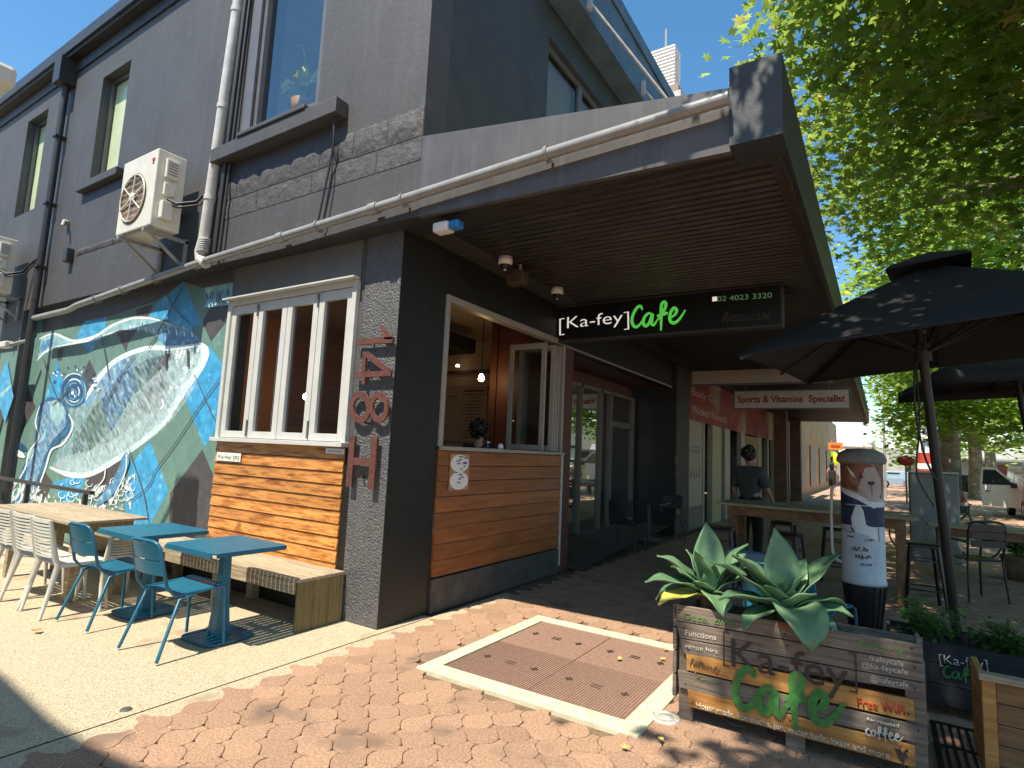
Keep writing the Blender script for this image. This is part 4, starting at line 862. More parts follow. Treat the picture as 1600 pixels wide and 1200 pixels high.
mb = MB(); mb.box(A.x, A.x+(B.x-A.x)*.6, A.y, A.y+.12, A.z, B.z); part(mb, 'housing', M_screen, e, .02); mb = MB(); mb.box(A.x+(B.x-A.x)*.61, B.x, A.y+.01, A.y+.11, A.z+.01, B.z-.005); part(mb, 'strobe', mat('blue_lens', (.03, .2, .5), .2), e, .02); mb = MB(); mb.tube([V((A.x+.08, A.y+.06, B.z)), V((A.x+.08, A.y+.06, 3.64))], .02, 6); part(mb, 'mount', M_black, e)
e = empty('flood_light', P(812, 436, 'Z', 3.5), 'brown flood light under the awning between the two dome cameras', 'light')
q = e.location; mb = MB(); mb.box(q.x-.12, q.x+.1, q.y-.1, q.y+.04, q.z-.08, q.z+.07); part(mb, 'housing', mat('brown_housing', (.07, .045, .03), .5), e, .02); mb = MB(); mb.tube([q, V((q.x, q.y, 3.66))], .02, 8); part(mb, 'bracket', M_galv, e)
# ================================================================ FURNITURE (side street)
def pedestal_table(x, y, label):
    e = empty('pedestal_table', (x, y, 0), label, 'table', 'blue square metal tables by the timber bench')
    mb = MB(); h = .365; n = 12; g_ = .003; r = .03
    def edge(xx):  # rounded corner
        d = abs(xx)-(h-r)
        return h if d <= 0 else h-r+math.sqrt(max(0, r*r-d*d))
    w = 2*h/n
    for i in range(n):
        xa = -h+i*w+g_*(i > 0); xb = -h+(i+1)*w-g_*(i < n-1)
        ya, yb = min(edge(xa), .33), min(edge(xb), .33)
        ya, yb = edge(xa)*.9, edge(xb)*.9
        mb.prism([V((xa, -ya, .728)), V((xb, -yb, .728)), V((xb, yb, .728)), V((xa, ya, .728))], V((0, 0, .012)))
    local(mb, 'table_top', M_blue, e)
    mb = MB(); hh = h-.004; mb.bar((-hh, -.3, .72), (-hh, .3, .72), .012, .03); mb.bar((hh, -.3, .72), (hh, .3, .72), .012, .03); mb.bar((-.335, -.325, .716), (.335, -.325, .716), .012, .03); mb.bar((-.335, .325, .716), (.335, .325, .716), .012, .03); mb.box(-.2, .2, -.03, .03, .69, .715); mb.box(-.03, .03, -.2, .2, .688, .713); local(mb, 'rim', M_blue, e)
    mb = MB(); vs = []
    for z, hw in ((.02, .062), (.3, .042), (.7, .032)): vs += [(-hw, -hw, z), (hw, -hw, z), (hw, hw, z), (-hw, hw, z)]
    mb.add(vs, [(i*4+t, i*4+(t+1) % 4, i*4+4+(t+1) % 4, i*4+4+t) for i in range(2) for t in range(4)]); local(mb, 'column', M_blue, e)
    mb = MB(); b = .225
    poly = [(b*math.copysign(abs(math.cos(t*.2618))**.45, math.cos(t*.2618)), b*math.copysign(abs(math.sin(t*.2618))**.45, math.sin(t*.2618))) for t in range(24)]
    mb.prism([V((p[0], p[1], .004)) for p in poly], V((0, 0, .016))); local(mb, 'base', M_blue, e, .004)
    return e
pedestal_table(-1.95, -1.01, 'blue slatted square table nearer the whale mural, beside the weathered long table')
pedestal_table(-.82, -.985, 'blue slatted square table closest to the corner pilaster and street number')
def metal_chair():
    e = empty('metal_chair', (0, 0, 0)); w = .235
    for s_ in (-1, 1):
        mb = MB(); mb.tube([(s_*.25, .24, 0), (s_*.235, .225, .43), (s_*.225, .2, .45), (s_*.215, .0, .432)], .0125, 8); local(mb, 'leg', M_blue, e)
        mb = MB(); mb.tube([(s_*.26, -.27, 0), (s_*.225, -.13, .40), (s_*.215, 0, .425)], .0125, 8); local(mb, 'leg', M_blue, e)
    mb = MB(); pts = [(-.21, .22, .452), (-.215, 0, .437), (-.21, -.16, .43), (-.2, -.22, .5), (-.19, -.29, .78), (-.17, -.302, .81), (-.13, -.31, .825), (.13, -.31, .825), (.17, -.302, .81), (.19, -.29, .78), (.2, -.22, .5), (.21, -.16, .43), (.215, 0, .437), (.21, .22, .452)]
    mb.tube(pts, .0125, 8); mb.tube([(-.21, .22, .452), (.21, .22, .452)], .0125, 8); local(mb, 'frame', M_blue, e)
    mb = MB()
    for k in range(6):
        xa = -.2+k*.0675; xb = xa+.062; pr = [(.225, .452), (.19, .46), (.08, .446), (-.04, .435), (-.13, .437), (-.165, .45)]
        mb.add([(x, y, z) for y, z in pr for x in (xa, xb)]+[(x, y, z-.004) for y, z in pr for x in (xa, xb)], [(2*i, 2*i+1, 2*i+3, 2*i+2) for i in range(5)]+[(12+2*i, 12+2*i+2, 12+2*i+3, 12+2*i+1) for i in range(5)], True)
    local(mb, 'seat', M_blue, e)
    mb = MB()
    for (za, zb, ya, yb) in ((.58, .685, -.245, -.268), (.69, .815, -.268, -.3)):
        n = 8; vs = []
        for q in (0, -.005):
            for i in range(n+1):
                x = -.188+.376*i/n; bow = -.025*(1-(x/.19)**2)
                vs += [(x, ya+bow+q, za), (x, yb+bow+q, zb)]
        mb.add(vs, [(2*i, 2*i+2, 2*i+3, 2*i+1) for i in range(n)]+[(2*(n+1)+2*i, 2*(n+1)+2*i+1, 2*(n+1)+2*i+3, 2*(n+1)+2*i+2) for i in range(n)], True)
    local(mb, 'backrest', M_blue, e)
    return e
ch0 = metal_chair()
for i, (x, y, r, lb) in enumerate(((-1.93, -1.33, .04, 'blue metal chair at the square table nearer the mural, next to the white chairs'), (-.83, -1.33, .03, 'blue metal chair nearest the camera at the square table by the pilaster'),
        (2.86, 1.85, -.3, 'blue metal chair in the umbrella shade partly behind the left agave'), (3.02, 1.32, .12, 'blue metal chair with broad back behind the right agave leaves'), (3.25, 1.75, -.5, 'blue metal chair back between the right agave and the painted cylinder'))):
    o = ch0 if i == 0 else copy_tree(ch0); o.location = (x, y, .012); o.rotation_euler = (0, 0, r); tag(o, lb, 'chair', 'blue metal chairs')
def resin_chair():
    e = empty('resin_chair', (0, 0, 0)); M = M_whitep
    for s_ in (-1, 1):
        mb = MB(); mb.tube([(s_*.23, .24, 0), (s_*.2, .2, .43)], [.014, .024], 8); local(mb, 'leg', M, e)
        mb = MB(); mb.tube([(s_*.24, -.27, 0), (s_*.2, -.17, .43), (s_*.205, -.2, .5), (s_*.2, -.27, .83)], [.014, .026, .024, .016], 8); local(mb, 'leg', M, e)
    mb = MB()
    for k in range(9): y = .2-k*.045; mb.box(-.2, .2, y-.018, y+.018, .43-.004*(4-abs(k-4)), .445-.004*(4-abs(k-4)))
    mb.bar((-.2, .22, .43), (-.2, -.18, .43), .03, .035); mb.bar((.2, .22, .43), (.2, -.18, .43), .03, .035); local(mb, 'seat', M, e, .004)
    mb = MB()
    for k in range(11):
        z = .5+k*.03; y = -.2-(z-.5)*.2
        n = 6; mb.add([(x, y-.03*(1-(x/.2)**2)+q, z+h_) for q in (0, -.012) for h_ in (0, .017 if k < 10 else .035) for x in [-.195+.39*i/n for i in range(n+1)]],
            [(i, i+1, 7+i+1, 7+i) for i in range(6)]+[(14+i, 21+i, 22+i, 15+i) for i in range(6)]+[(7+i, 8+i, 22+i, 21+i) for i in range(6)]+[(i, 14+i, 15+i, 1+i) for i in range(6)])
    local(mb, 'backrest', M, e)
    return e
rc0 = resin_chair()
for i, (x, y, r, lb) in enumerate(((-3.46, -1.42, 0, 'white slatted chair furthest left at the long weathered table'), (-2.98, -1.42, .03, 'white slatted chair, the middle one along the near side of the weathered table'), (-2.54, -1.42, .0, 'white slatted chair at the right end of the weathered table, next to the blue chairs'), (-2.52, -1.03, 1.6, 'white slatted chair at the end of the weathered table, side on behind the blue chair'))):
    o = rc0 if i == 0 else copy_tree(rc0); o.location = (x, y, 0); o.scale = (1, 1, .86 if i == 3 else 1); o.rotation_euler = (0, 0, r); tag(o, lb, 'chair', 'white slatted resin chairs')
wt = empty('timber_table', (-3.6, -1.1, 0), 'long weathered timber table in front of the whale mural', 'table')
mb = MB()
for k in range(6): y = -1.45+k*.118; mb.box(-4.55, -2.62, y, y+.115, .74, .765)
part(mb, 'table_top', M_oldw, wt, .003)
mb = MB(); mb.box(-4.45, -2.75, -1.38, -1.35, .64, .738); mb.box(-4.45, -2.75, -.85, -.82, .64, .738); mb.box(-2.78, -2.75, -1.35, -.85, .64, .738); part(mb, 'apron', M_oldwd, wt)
for (x, y) in ((-4.4, -1.33), (-2.85, -1.33), (-4.4, -.9), (-2.85, -.9)): mb = MB(); mb.box(x, x+.08, y, y+.08, 0, .64); part(mb, 'leg', M_oldw, wt, .004)
bn = empty('timber_bench', (-2.9, -.3, 0), 'long weathered timber bench under the boards, with a boxed mossy end by the pilaster', 'bench')
mb = MB()
for k in range(4): y = -.545+k*.128; mb.box(-5.4, -.43, y, y+.122, .41, .44)
part(mb, 'seat', M_oldw, bn, .003)
mb = MB(); mb.box(-5.4, -.48, -.55, -.525, .31, .408); part(mb, 'front_rail', M_oldw, bn, .003)
mb = MB()
for k in range(3): y = -.54+k*.168; mb.box(-.46, -.435, y, y+.164, .0, .408)
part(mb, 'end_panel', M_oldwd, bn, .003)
for x in (-1.75, -3.2, -4.8):
    for ya in (-.52, -.14): mb = MB(); mb.box(x, x+.09, ya, ya+.09, 0, .31); part(mb, 'leg', M_oldw, bn, .003)
mb = MB(); mb.box(-5.4, -.48, -.045, -.02, .0, .4); part(mb, 'back_panel', M_black, bn)
rl = empty('handrail', (-6, -.5, 0), 'dark metal handrail in front of the mural at the far left', 'railing')
mb = MB(); mb.bar((-9.5, -.5, .86), (-4.55, -.5, .86), .05, .045); part(mb, 'rail', M_flash, rl)
for x in (-4.75, -6.6, -8.5): mb = MB(); mb.box(x, x+.05, -.525, -.475, 0, .835); part(mb, 'post', M_flash, rl)
# ================================================================ PLANTERS
YP = -.08
pe = empty('timber_planter', (3.3, .1, 0), 'big pallet timber planter with painted cafe lettering holding two agaves', 'planter')
rows = [ # left-top, right-top, right-bottom, left-bottom, colour
 ((1052, 944), (1441, 1008), (1443, 1036), (1056, 969), 0), ((1056, 971), (1443, 1038), (1444, 1066), (1062, 996), 0), ((1062, 998), (1444, 1068), (1447, 1083), (1068, 1021), 0),
 ((1072, 1020), (1428, 1094), (1430, 1128), (1073, 1047), 1), ((1059, 1047), (1449, 1137), (1451, 1165), (1061, 1074), 0), ((1074, 1077), (1430, 1166), (1431, 1200), (1076, 1104), 1)]
M_pgrey = mat('planter_grey_board', (.13, .10, .075), .8, 0, 2.5, .5, 50, col2=(.30, .235, .175), stretch=(1.5, 1, 26), island=.18, detail=9)
M_porg = mat('planter_orange_board', (.30, .12, .025), .6, 0, 2.2, .4, 50, col2=(.58, .30, .075), stretch=(1.2, 1, 12), island=.12, detail=9)
for (a1, b1, c1, d1, k) in rows:
    q = [P(*p, 'Y', YP) for p in (a1, b1, c1, d1)]; mb = MB(); mb.prism(q, V((0, .022, 0))); part(mb, 'board', M_porg if k else M_pgrey, pe, .002)
zT = P(1250, 975, 'Y', YP).z
xl = P(1062, 1000, 'Y', YP+.03).x; xr = P(1446, 1060, 'Y', YP+.03).x
for (x0, x1, y0, y1, zb) in ((xl, xl+.085, YP+.024, YP+.05, 0), (xr-.09, xr, YP+.024, YP+.05, 0), (3.28, 3.38, YP+.024, YP+.05, .0), (3.5, 3.54, .3, .36, 0), (xl, xl+.085, .33, .36, 0), (xr-.09, xr, .33, .36, 0)):
    mb = MB(); mb.box(x0, x1, y0, y1, zb, zT-.08); part(mb, 'leg', M_pgrey, pe, .003)
mb = MB()
for k in range(4):
    mb = MB(); mb.box(xl-.035, xl-.012, YP+.0, .36, .13+k*.14, .26+k*.14); part(mb, 'side_board', M_pgrey, pe, .003)
    mb = MB(); mb.box(xr-.03, xr-.01, YP+.052, .328, .13+k*.14, .25+k*.14); part(mb, 'side_board', M_pgrey, pe, .003)
mb = MB(); mb.box(xl-.01, xr+.01, .362, .38, .12, zT-.06); part(mb, 'back_board', M_pgrey, pe)
mb = MB(); mb.box(xl+.0, xr-.0, YP+.052, .33, zT-.16, zT-.1); part(mb, 'soil', mat('soil', (.035, .024, .016), .95, .4, 30, 1.5, 40), pe)
yt = YP-.003
def pt(x, y): return P(x, y, 'Y', yt)
M_pw = mat('painted_white', (.58, .52, .44), .7, .25, 40, wear=((.2, .16, .12), 30, .66)); M_pb = mat('painted_brown', (.045, .03, .022), .7, .2); M_pg = mat('painted_green', (.05, .19, .035), .75, .3, 30, wear=((.12, .10, .05), 16, .62)); M_pr = mat('painted_red', (.42, .055, .02), .7, .2, 30)
text('Functions', pt(1071, 992), pt(1119, 1000), Z_, -Y_, M_pw, pe, h=.032)
text('venue hire', pt(1070, 1012), pt(1122, 1022), Z_, -Y_, M_pw, pe, h=.03, bold=-.005)
text('Date, dine', pt(1067, 967), pt(1150, 979), Z_, -Y_, M_sgreen, pe, h=.04, shear=.2)
text('NiPhindy', pt(1078, 1041), pt(1126, 1052), Z_, -Y_, M_pb, pe, h=.045, shear=.3, bold=-.01)
text('/function/', pt(1087, 1062), pt(1130, 1072), Z_, -Y_, M_sgreen, pe, h=.03, shear=.3, bold=-.01)
text('Ka-fey', pt(1143, 1041), pt(1326, 1081), Z_, -Y_, M_pb, pe, h=.17, bold=.0)
for (bx, by, s_) in ((1131, 986, 1), (1337, 1021, -1)):
    A = pt(bx, by); B = pt(bx+2, by+(54 if s_ > 0 else 62)); mb = MB(); mb.box(A.x-.004, A.x+.004, yt-.003, yt-.001, B.z, A.z)
    mb.box(min(A.x, A.x+s_*.035), max(A.x, A.x+s_*.035), yt-.003, yt-.001, A.z-.006, A.z); mb.box(min(A.x, A.x+s_*.035), max(A.x, A.x+s_*.035), yt-.003, yt-.001, B.z, B.z+.006); part(mb, 'bracket_mark', M_pb, pe)
script('Cafe', pt(1145, 1102), pt(1302, 1132), Z_, -Y_, .22, M_pg, pe, w=.2, lift=.004)
text('kombucha', pt(1216, 979), pt(1290, 994), Z_, -Y_, M_pr, pe, h=.035, bold=.008)
text('follow us', pt(1342, 1010), pt(1418, 1024), Z_, -Y_, M_sgreen, pe, h=.038, shear=.2)
text('/kafeycafe', pt(1358, 1031), pt(1412, 1041), Z_, -Y_, M_pw, pe, h=.028); text('@ka-feycafe', pt(1346, 1042), pt(1419, 1054), Z_, -Y_, M_pw, pe, h=.028); text('@kafeycafe', pt(1360, 1063), pt(1420, 1074), Z_, -Y_, M_pw, pe, h=.028)
text('Free WiFi', pt(1340, 1104), pt(1415, 1117), Z_, -Y_, M_pr, pe, h=.052, bold=.018)
text('Air roasted', pt(1353, 1126), pt(1405, 1137), Z_, -Y_, M_pw, pe, h=.02, bold=.012)
script('coffee', pt(1352, 1147), pt(1407, 1157), Z_, -Y_, .05, M_pw, pe, w=.15)
text('House made, kombucha, jun, water kefir, kvass and more', pt(1088, 1105), pt(1390, 1186), Z_, -Y_, M_pw, pe, h=.034, bold=.004)
mb = MB(); A = pt(1395, 1170)   # small dark bird emblem
q = [(.0, -.05), (.01, -.02), (-.006, -.01), (-.012, .015), (-.022, .035), (-.006, .03), (.002, .045), (.004, .03), (.012, .02), (.03, .05), (.026, .02), (.034, .01), (.02, .0), (.016, -.02), (.022, -.05), (.012, -.03)]
c = V((A.x+.03, yt-.002, A.z-.03)); mb.prism([c+V((x*1.1, 0, z*1.1)) for x, z in q], V((0, -.001, 0))); part(mb, 'bird_emblem', M_pb, pe)
mb = MB(); random.seed(8)
for r_ in rows:
    for fx in (.03, .5, .97):
        p = V(P(*r_[0], 'Y', yt)).lerp(P(*r_[1], 'Y', yt), fx); q_ = V(P(*r_[3], 'Y', yt)).lerp(P(*r_[2], 'Y', yt), fx); c = p.lerp(q_, random.choice((.3, .7)))+V((random.uniform(-.01, .01), 0, 0)); mb.lathe([(0, .0012), (.0055, .001), (.006, 0)], c, 8, Matrix.Rotation(math.pi/2, 4, 'X'))
part(mb, 'nail', M_irond, pe)
# agaves
M_ag = mat('agave_leaf', (.075, .155, .075), .42, .0, 5, .2, 30, col2=(.15, .255, .125), island=.2, stretch=(1, 1, 1)); M_agy = mat('agave_yellow', (.40, .38, .07), .5, .2, 6)
def agave(name, c, leaves, label):
    e = empty(name, c, label, 'plant', 'agaves in the timber planter')
    for li, (az, el, L, W, droop, yel) in enumerate(leaves):
        az = math.radians(az); el = math.radians(el); n = 12; ns = 6; W *= 1.5; L *= .95
        o = V((math.cos(az), math.sin(az), 0)); sd = V((-o.y, o.x, 0)); p = V((0, 0, -.03)); vs = []; ang = el; tw = random.uniform(-.25, .25)
        for i in range(n+1):
            t = i/n; w_ = W*(.42+.58*math.sin(min(1, t/.52)*math.pi/2))*((1-max(0, (t-.5)/.5)**1.7)) ; w_ = max(w_, .0015)
            d = o*math.cos(ang)+V((0, 0, 1))*math.sin(ang); up = V((0, 0, 1))*math.cos(ang)-o*math.sin(ang)
            for j in range(ns+1):
                s_ = j/ns*2-1; cup = .34*(abs(s_)**1.6)*w_*(1-t*.35)+ .008*math.sin(t*14+s_*3)*abs(s_)
                vs.append(p + (sd*math.cos(tw*t)+up*math.sin(tw*t))*s_*w_ + up*cup)
            p = p + d*(L/n); ang -= droop/n*(.3+1.4*t)
        th = [v - V((0, 0, .0))*0 for v in vs]
        mb = MB(); k = ns+1
        mb.add(vs, [(i*k+j, i*k+j+1, (i+1)*k+j+1, (i+1)*k+j) for i in range(n) for j in range(ns)], True)
        lo = local(mb, 'leaf', M_agy if yel == 1 else M_ag, e)
        sm = lo.modifiers.new('s', 'SOLIDIFY'); sm.thickness = .006; sm.offset = -1
        if yel: lo['label'] = 'yellowing leaf'
    mb = MB(); mb.tube([(0, 0, -.16), (0, 0, .0)], [.05, .06], 10); local(mb, 'stem', M_oldwd, e)
    return e
random.seed(4)
# directions: camera looks roughly along (-.54,.84); image right = (.84,.54); azimuth deg
cA = P(1108, 925, 'Y', .12)
agave('agave_plant', cA, [(212, 26, .46, .062, .9, 0), (205, 48, .44, .055, .7, 0), (122, 84, .50, .07, .1, 0), (250, 66, .36, .055, .15, 0), (35, 62, .46, .06, .5, 0), (60, 46, .46, .06, .5, 0), (20, 40, .42, .06, .6, 0), (165, 62, .34, .045, .2, 0), (110, 40, .44, .06, .6, 0), (302, 26, .33, .065, 2.2, 0), (340, 20, .36, .055, .9, 0), (228, 8, .40, .06, .8, 1), (190, 18, .40, .055, 1.6, 0), (262, 36, .26, .045, .2, 0), (80, 66, .34, .045, .2, 0), (150, 30, .4, .05, .6, 0), (300, 70, .26, .04, .1, 0)], 'agave at the left end of the timber planter with a drooping yellow leaf')
cB = P(1224, 948, 'Y', .1)
agave('agave_plant', cB, [(205, 52, .46, .085, .3, 0), (130, 82, .52, .085, .1, 0), (40, 48, .56, .08, .3, 0), (62, 62, .40, .07, .5, 0), (190, 40, .50, .08, .5, 0), (222, 22, .46, .085, .7, 0), (300, 27, .50, .09, 2.7, 0), (10, 18, .40, .07, .8, 0), (25, 26, .40, .075, .9, 0), (350, 10, .34, .06, 1.3, 0), (80, 40, .44, .07, .7, 0), (160, 50, .44, .065, .4, 0), (340, 40, .26, .07, .1, 0), (250, 45, .28, .055, .2, 0), (290, 72, .22, .05, .1, 0), (335, 12, .28, .05, 1.4, 1), (240, 10, .40, .06, 1.3, 0), (100, 58, .36, .06, .3, 0), (0, 66, .3, .05, .2, 0)], 'larger agave in the middle of the timber planter, one broad leaf hanging over the boards')
# dark planter with leafy plants
p2 = empty('black_planter', (4.4, 1.3, 0), 'black stained board planter with [Ka-fey] Cafe in white and green', 'planter')
y2 = 1.05; M_pblk = mat('black_stained', (.018, .019, .02), .75, .4, 4, .5, 50, stretch=(1, 1, 18), island=.2)
xa, xb = 3.78, 5.3
zt2 = .47
for k in range(3): mb = MB(); mb.box(xa, xb, y2, y2+.022, .08+k*.13, .205+k*.13); part(mb, 'board', M_pblk, p2, .002)
for bb_ in ((xa, xa+.02, y2+.023, y2+.498), (xb-.02, xb, y2+.023, y2+.498), (xa, xb, y2+.5, y2+.52)): mb = MB(); mb.box(*bb_, .08, .46); part(mb, 'side_board', M_pblk, p2)
mb = MB(); mb.box(xa+.02, xb-.02, y2+.023, y2+.5, .3, .4); part(mb, 'soil', MATS['soil'], p2)
for x in (xa+.03, xb-.1): mb = MB(); mb.box(x, x+.07, y2+.03, y2+.08, 0, .298); part(mb, 'leg', M_pblk, p2)
q = lambda x, y: P(x, y, 'Y', y2-.003)
text('[Ka-fey]', q(1468, 1036), q(1544, 1046), Z_, -Y_, M_pw, p2, h=.062, bold=-.012); script('Cafe', q(1473, 1057), q(1530, 1064), Z_, -Y_, .07, mat('planter_green', (.03, .12, .03), .7), p2, w=.18)
M_lf = leafmat('herb_leaf', (.03, .09, .015), (.07, .17, .03), .3)
def bushy(name, c, rx, ry, h, n, ls, label, m_, stems=14, group=None):
    e = empty(name, c, label, 'plant', group); mb = MB(); st = MB()
    for k in range(stems):
        a_ = random.uniform(0, 6.28); r_ = random.random()**.5; tip = V((rx*r_*math.cos(a_), ry*r_*math.sin(a_), h*random.uniform(.55, 1))); mid = tip*.5+V((random.uniform(-.03, .03), 0, h*.12)); base = V((tip.x*.3, tip.y*.3, 0)); st.tube([base, mid, tip], [.004, .003, .0015], 5)
        for i in range(n//stems):
            t = random.uniform(.3, 1.05); p = base.lerp(tip, t)+V((random.gauss(0, .03), random.gauss(0, .03), random.gauss(0, .02)))
            d = V((random.gauss(0, 1), random.gauss(0, 1), random.gauss(.1, .5))).normalized(); s_ = d.cross(V((0, 0, 1)))
            if s_.length < .1: s_ = V((1, 0, 0))
            s_.normalize(); l = ls*random.uniform(.6, 1.2)
            up = s_.cross(d)*l*.12
            mb.add([p, p+d*l*.35+s_*l*.3-up, p+d*l*.75+s_*l*.2-up*1.5, p+d*l-up*3, p+d*l*.75-s_*l*.2-up*1.5, p+d*l*.35-s_*l*.3-up], [(0, 1, 2, 3, 4, 5)])
    local(mb, 'foliage', m_, e); local(st, 'stem', m_, e)
    return e
random.seed(14)
bushy('herb_plant', (4.05, y2+.25, .4), .22, .18, .3, 420, .05, 'tall pale stemmed herb at the left end of the black planter', M_lf)
bushy('herb_plant', (4.42, y2+.25, .4), .22, .18, .22, 420, .05, 'bushy green herb in the middle of the black planter below the umbrella pole', M_lf)
bushy('herb_plant', (4.85, y2+.25, .4), .25, .18, .22, 420, .05, 'low green herb toward the right end of the black planter', M_lf)
# bottom right timber box
p3 = empty('timber_box', (4.7, .1, 0), 'orange framed timber box cut off at the bottom right corner', 'planter')
y3 = -.02; x3 = P(1533, 1056, 'Y', y3).x; z3 = P(1533, 1052, 'Y', y3).z
mb = MB(); mb.box(x3-.01, x3+.9, y3-.012, y3+.06, z3-.03, z3); part(mb, 'top_rail', M_oldw, p3, .003)
for bb_ in ((x3, x3+.055, y3, y3+.03, 0), (x3+.8, x3+.855, y3, y3+.03, 0), (x3, x3+.03, y3+.032, y3+.45, .1)): mb = MB(); mb.box(*bb_, z3-.032); part(mb, 'post', M_porg, p3, .003)
for k in range(6): mb = MB(); zz = z3-.036-k*.098; mb.box(x3+.057, x3+.8, y3+.012, y3+.03, zz-.093, zz); part(mb, 'board', mat('box_board', (.17, .085, .03), .7, 0, 2.5, .4, 50, col2=(.30, .16, .06), stretch=(1, 1, 16), island=.2), p3, .002)
# ================================================================ UMBRELLAS
def umbrella(center, rimz, half, apexz, base, yaw, tilt, label, val=.0, straps=True, apx=0.):
    e = empty('market_umbrella', (base[0], base[1], 0), label, 'umbrella', 'black square market umbrellas')
    c = V(center); ax = V((math.cos(yaw), math.sin(yaw), tilt[0])); ay = V((-math.sin(yaw), math.cos(yaw), tilt[1])); apex = V((c.x, c.y, apexz)); apex = apex + V((-tilt[0], -tilt[1], 0))*(apexz-rimz) + V((apx, 0, 0))
    cor = [c+ax*half*i+ay*half*j for i, j in ((-1, -1), (1, -1), (1, 1), (-1, 1))]
    M = M_umb; mb = MB(); N_ = 10
    for s_ in range(4):
        A, B = cor[s_], cor[(s_+1) % 4]; vs = []; idx = {}
        for i in range(N_+1):
            t = i/N_
            for j in range(N_+1):
                u_ = j/N_; p = apex.lerp(A.lerp(B, u_), t)
                sag = -.055*math.sin(math.pi*t)*(1-.4*0) * (abs(u_-.5)*0+1) ; scal = (V(apex.lerp(c, t))-p)*0.0
                inw = .035*math.sin(math.pi*u_)*t; p = p+ (c+V((0, 0, 0))-A.lerp(B, u_)).normalized()*inw + V((0, 0, sag*.7*math.sin(math.pi*u_)))
                vs.append(p)
        k = N_+1; mb.add(vs, [(i*k+j, i*k+j+1, (i+1)*k+j+1, (i+1)*k+j) for i in range(N_) for j in range(N_)], True)
        if val:
            top = vs[N_*k:N_*k+k]; mb.add(top+[p-V((0, 0, val)) for p in top], [(j, j+1, k+j+1, k+j) for j in range(N_)], True)
    can = part(mb, 'canopy', M, e); sm = can.modifiers.new('s', 'SOLIDIFY'); sm.thickness = .004
    mb = MB(); vq = []
    for r_, dz in ((.0, .10), (.24, -.01), (.27, -.045)):
        for i, j in ((-1, -1), (1, -1), (1, 1), (-1, 1)): vq.append(apex+ax*(r_*i)+ay*(r_*j)+V((0, 0, dz)))
    mb.add(vq, [(r_*4+t, r_*4+(t+1) % 4, r_*4+4+(t+1) % 4, r_*4+4+t) for r_ in range(2) for t in range(4)]); part(mb, 'vent_cap', M, e)
    axis = (apex-V((apx+.06, 0, 0))-V(base)).normalized()
    mb = MB(); mb.tube([V(base), V(base)+axis*((apexz-.09)/axis.z)], .034, 12); part(mb, 'pole', M_black, e)
    hub = V(base)+axis*((c.z-base[2])/axis.z*.98) + V((0, 0, .02)); hub2 = V(base)+axis*((rimz+.0)/axis.z)
    mb = MB(); mb.tube([hub2-axis*.06, hub2+axis*.08], .06, 12); part(mb, 'hub', M_black, e)
    tg = cor+[cor[i].lerp(cor[(i+1) % 4], .5) for i in range(4)]
    for t_ in tg:
        mb = MB(); rim = t_+(c-t_).normalized()*.03-V((0, 0, .0)); mb.bar(apex-V((0, 0, .07)), rim-V((0, 0, .03)), .016, .024); mid = apex.lerp(t_, .5)-V((0, 0, .06)); mb.bar(hub2, mid, .014, .02); part(mb, 'rib', M_black, e)
    mb = MB(); mb.lathe([(0, .03), (.28, .03), (.3, .02), (.3, 0)], V(base), 20); mb.tube([V(base), V(base)+axis*.35], .045, 10); part(mb, 'base', M_black, e)
    if straps:
        mb = MB(); s0 = hub2-axis*.05; mb.tube(catmull([tuple(s0+V((-.05, 0, 0))), tuple(s0+V((-.07, -.03, -.35))), tuple(s0+V((-.02, -.03, -.75))), tuple(s0+V((.05, -.04, -.95)))], 6), .009, 6); mb.tube(catmull([tuple(s0+V((-.05, .02, 0))), tuple(s0+V((-.04, 0, -.5))), tuple(s0+V((-.07, 0, -.9))), tuple(s0+V((.03, 0, -1.15)))], 6), .007, 6); part(mb, 'cord', M_black, e)
    return cor, apex
U1 = umbrella((4.15, 1.66, 2.54), 2.53, 1.16, 3.24, (4.27, 2.05, 0), math.radians(-6), (.09, .03), 'large black square umbrella over the front tables, pole behind the black planter', apx=.05)
U2 = umbrella((5.38, 6.3, 2.9), 2.9, 1.2, 3.5, (5.62, 6.2, 0), math.radians(8), (.06, .0), 'black square umbrella further along the pavement at the right edge, dappled with sun', val=.16, straps=False)
print('U1', [tuple(round(v, 2) for v in p) for p in U1[0]], U1[1])
# ================================================================ BAR TABLES, STOOLS, CYLINDER
def bar_table(x0, x1, y0, y1, h, label, m1=None):
    e = empty('bar_table', ((x0+x1)/2, (y0+y1)/2, 0), label, 'table', 'rough timber bar tables'); mb = MB(); n = 5; w_ = (y1-y0)/n
    for k in range(n): mb.box(x0, x1, y0+k*w_, y0+(k+1)*w_-.006, h-.035, h)
    part(mb, 'table_top', m1 or M_bt, e, .003)
    mb = MB(); mb.box(x0+.12, x1-.12, y0+.08, y0+.12, h-.16, h-.038); mb.box(x0+.12, x1-.12, y1-.12, y1-.08, h-.16, h-.038); mb.box(x0+.12, x0+.16, y0+.122, y1-.122, h-.16, h-.038); mb.box(x1-.16, x1-.12, y0+.122, y1-.122, h-.16, h-.038); part(mb, 'apron', M_bt2, e)
    for (x, y) in ((x0+.12, y0+.13), (x1-.22, y0+.13), (x0+.12, y1-.22), (x1-.22, y1-.22)): mb = MB(); mb.box(x, x+.1, y, y+.09, 0, h-.165); part(mb, 'leg', M_bt2, e)
    return e
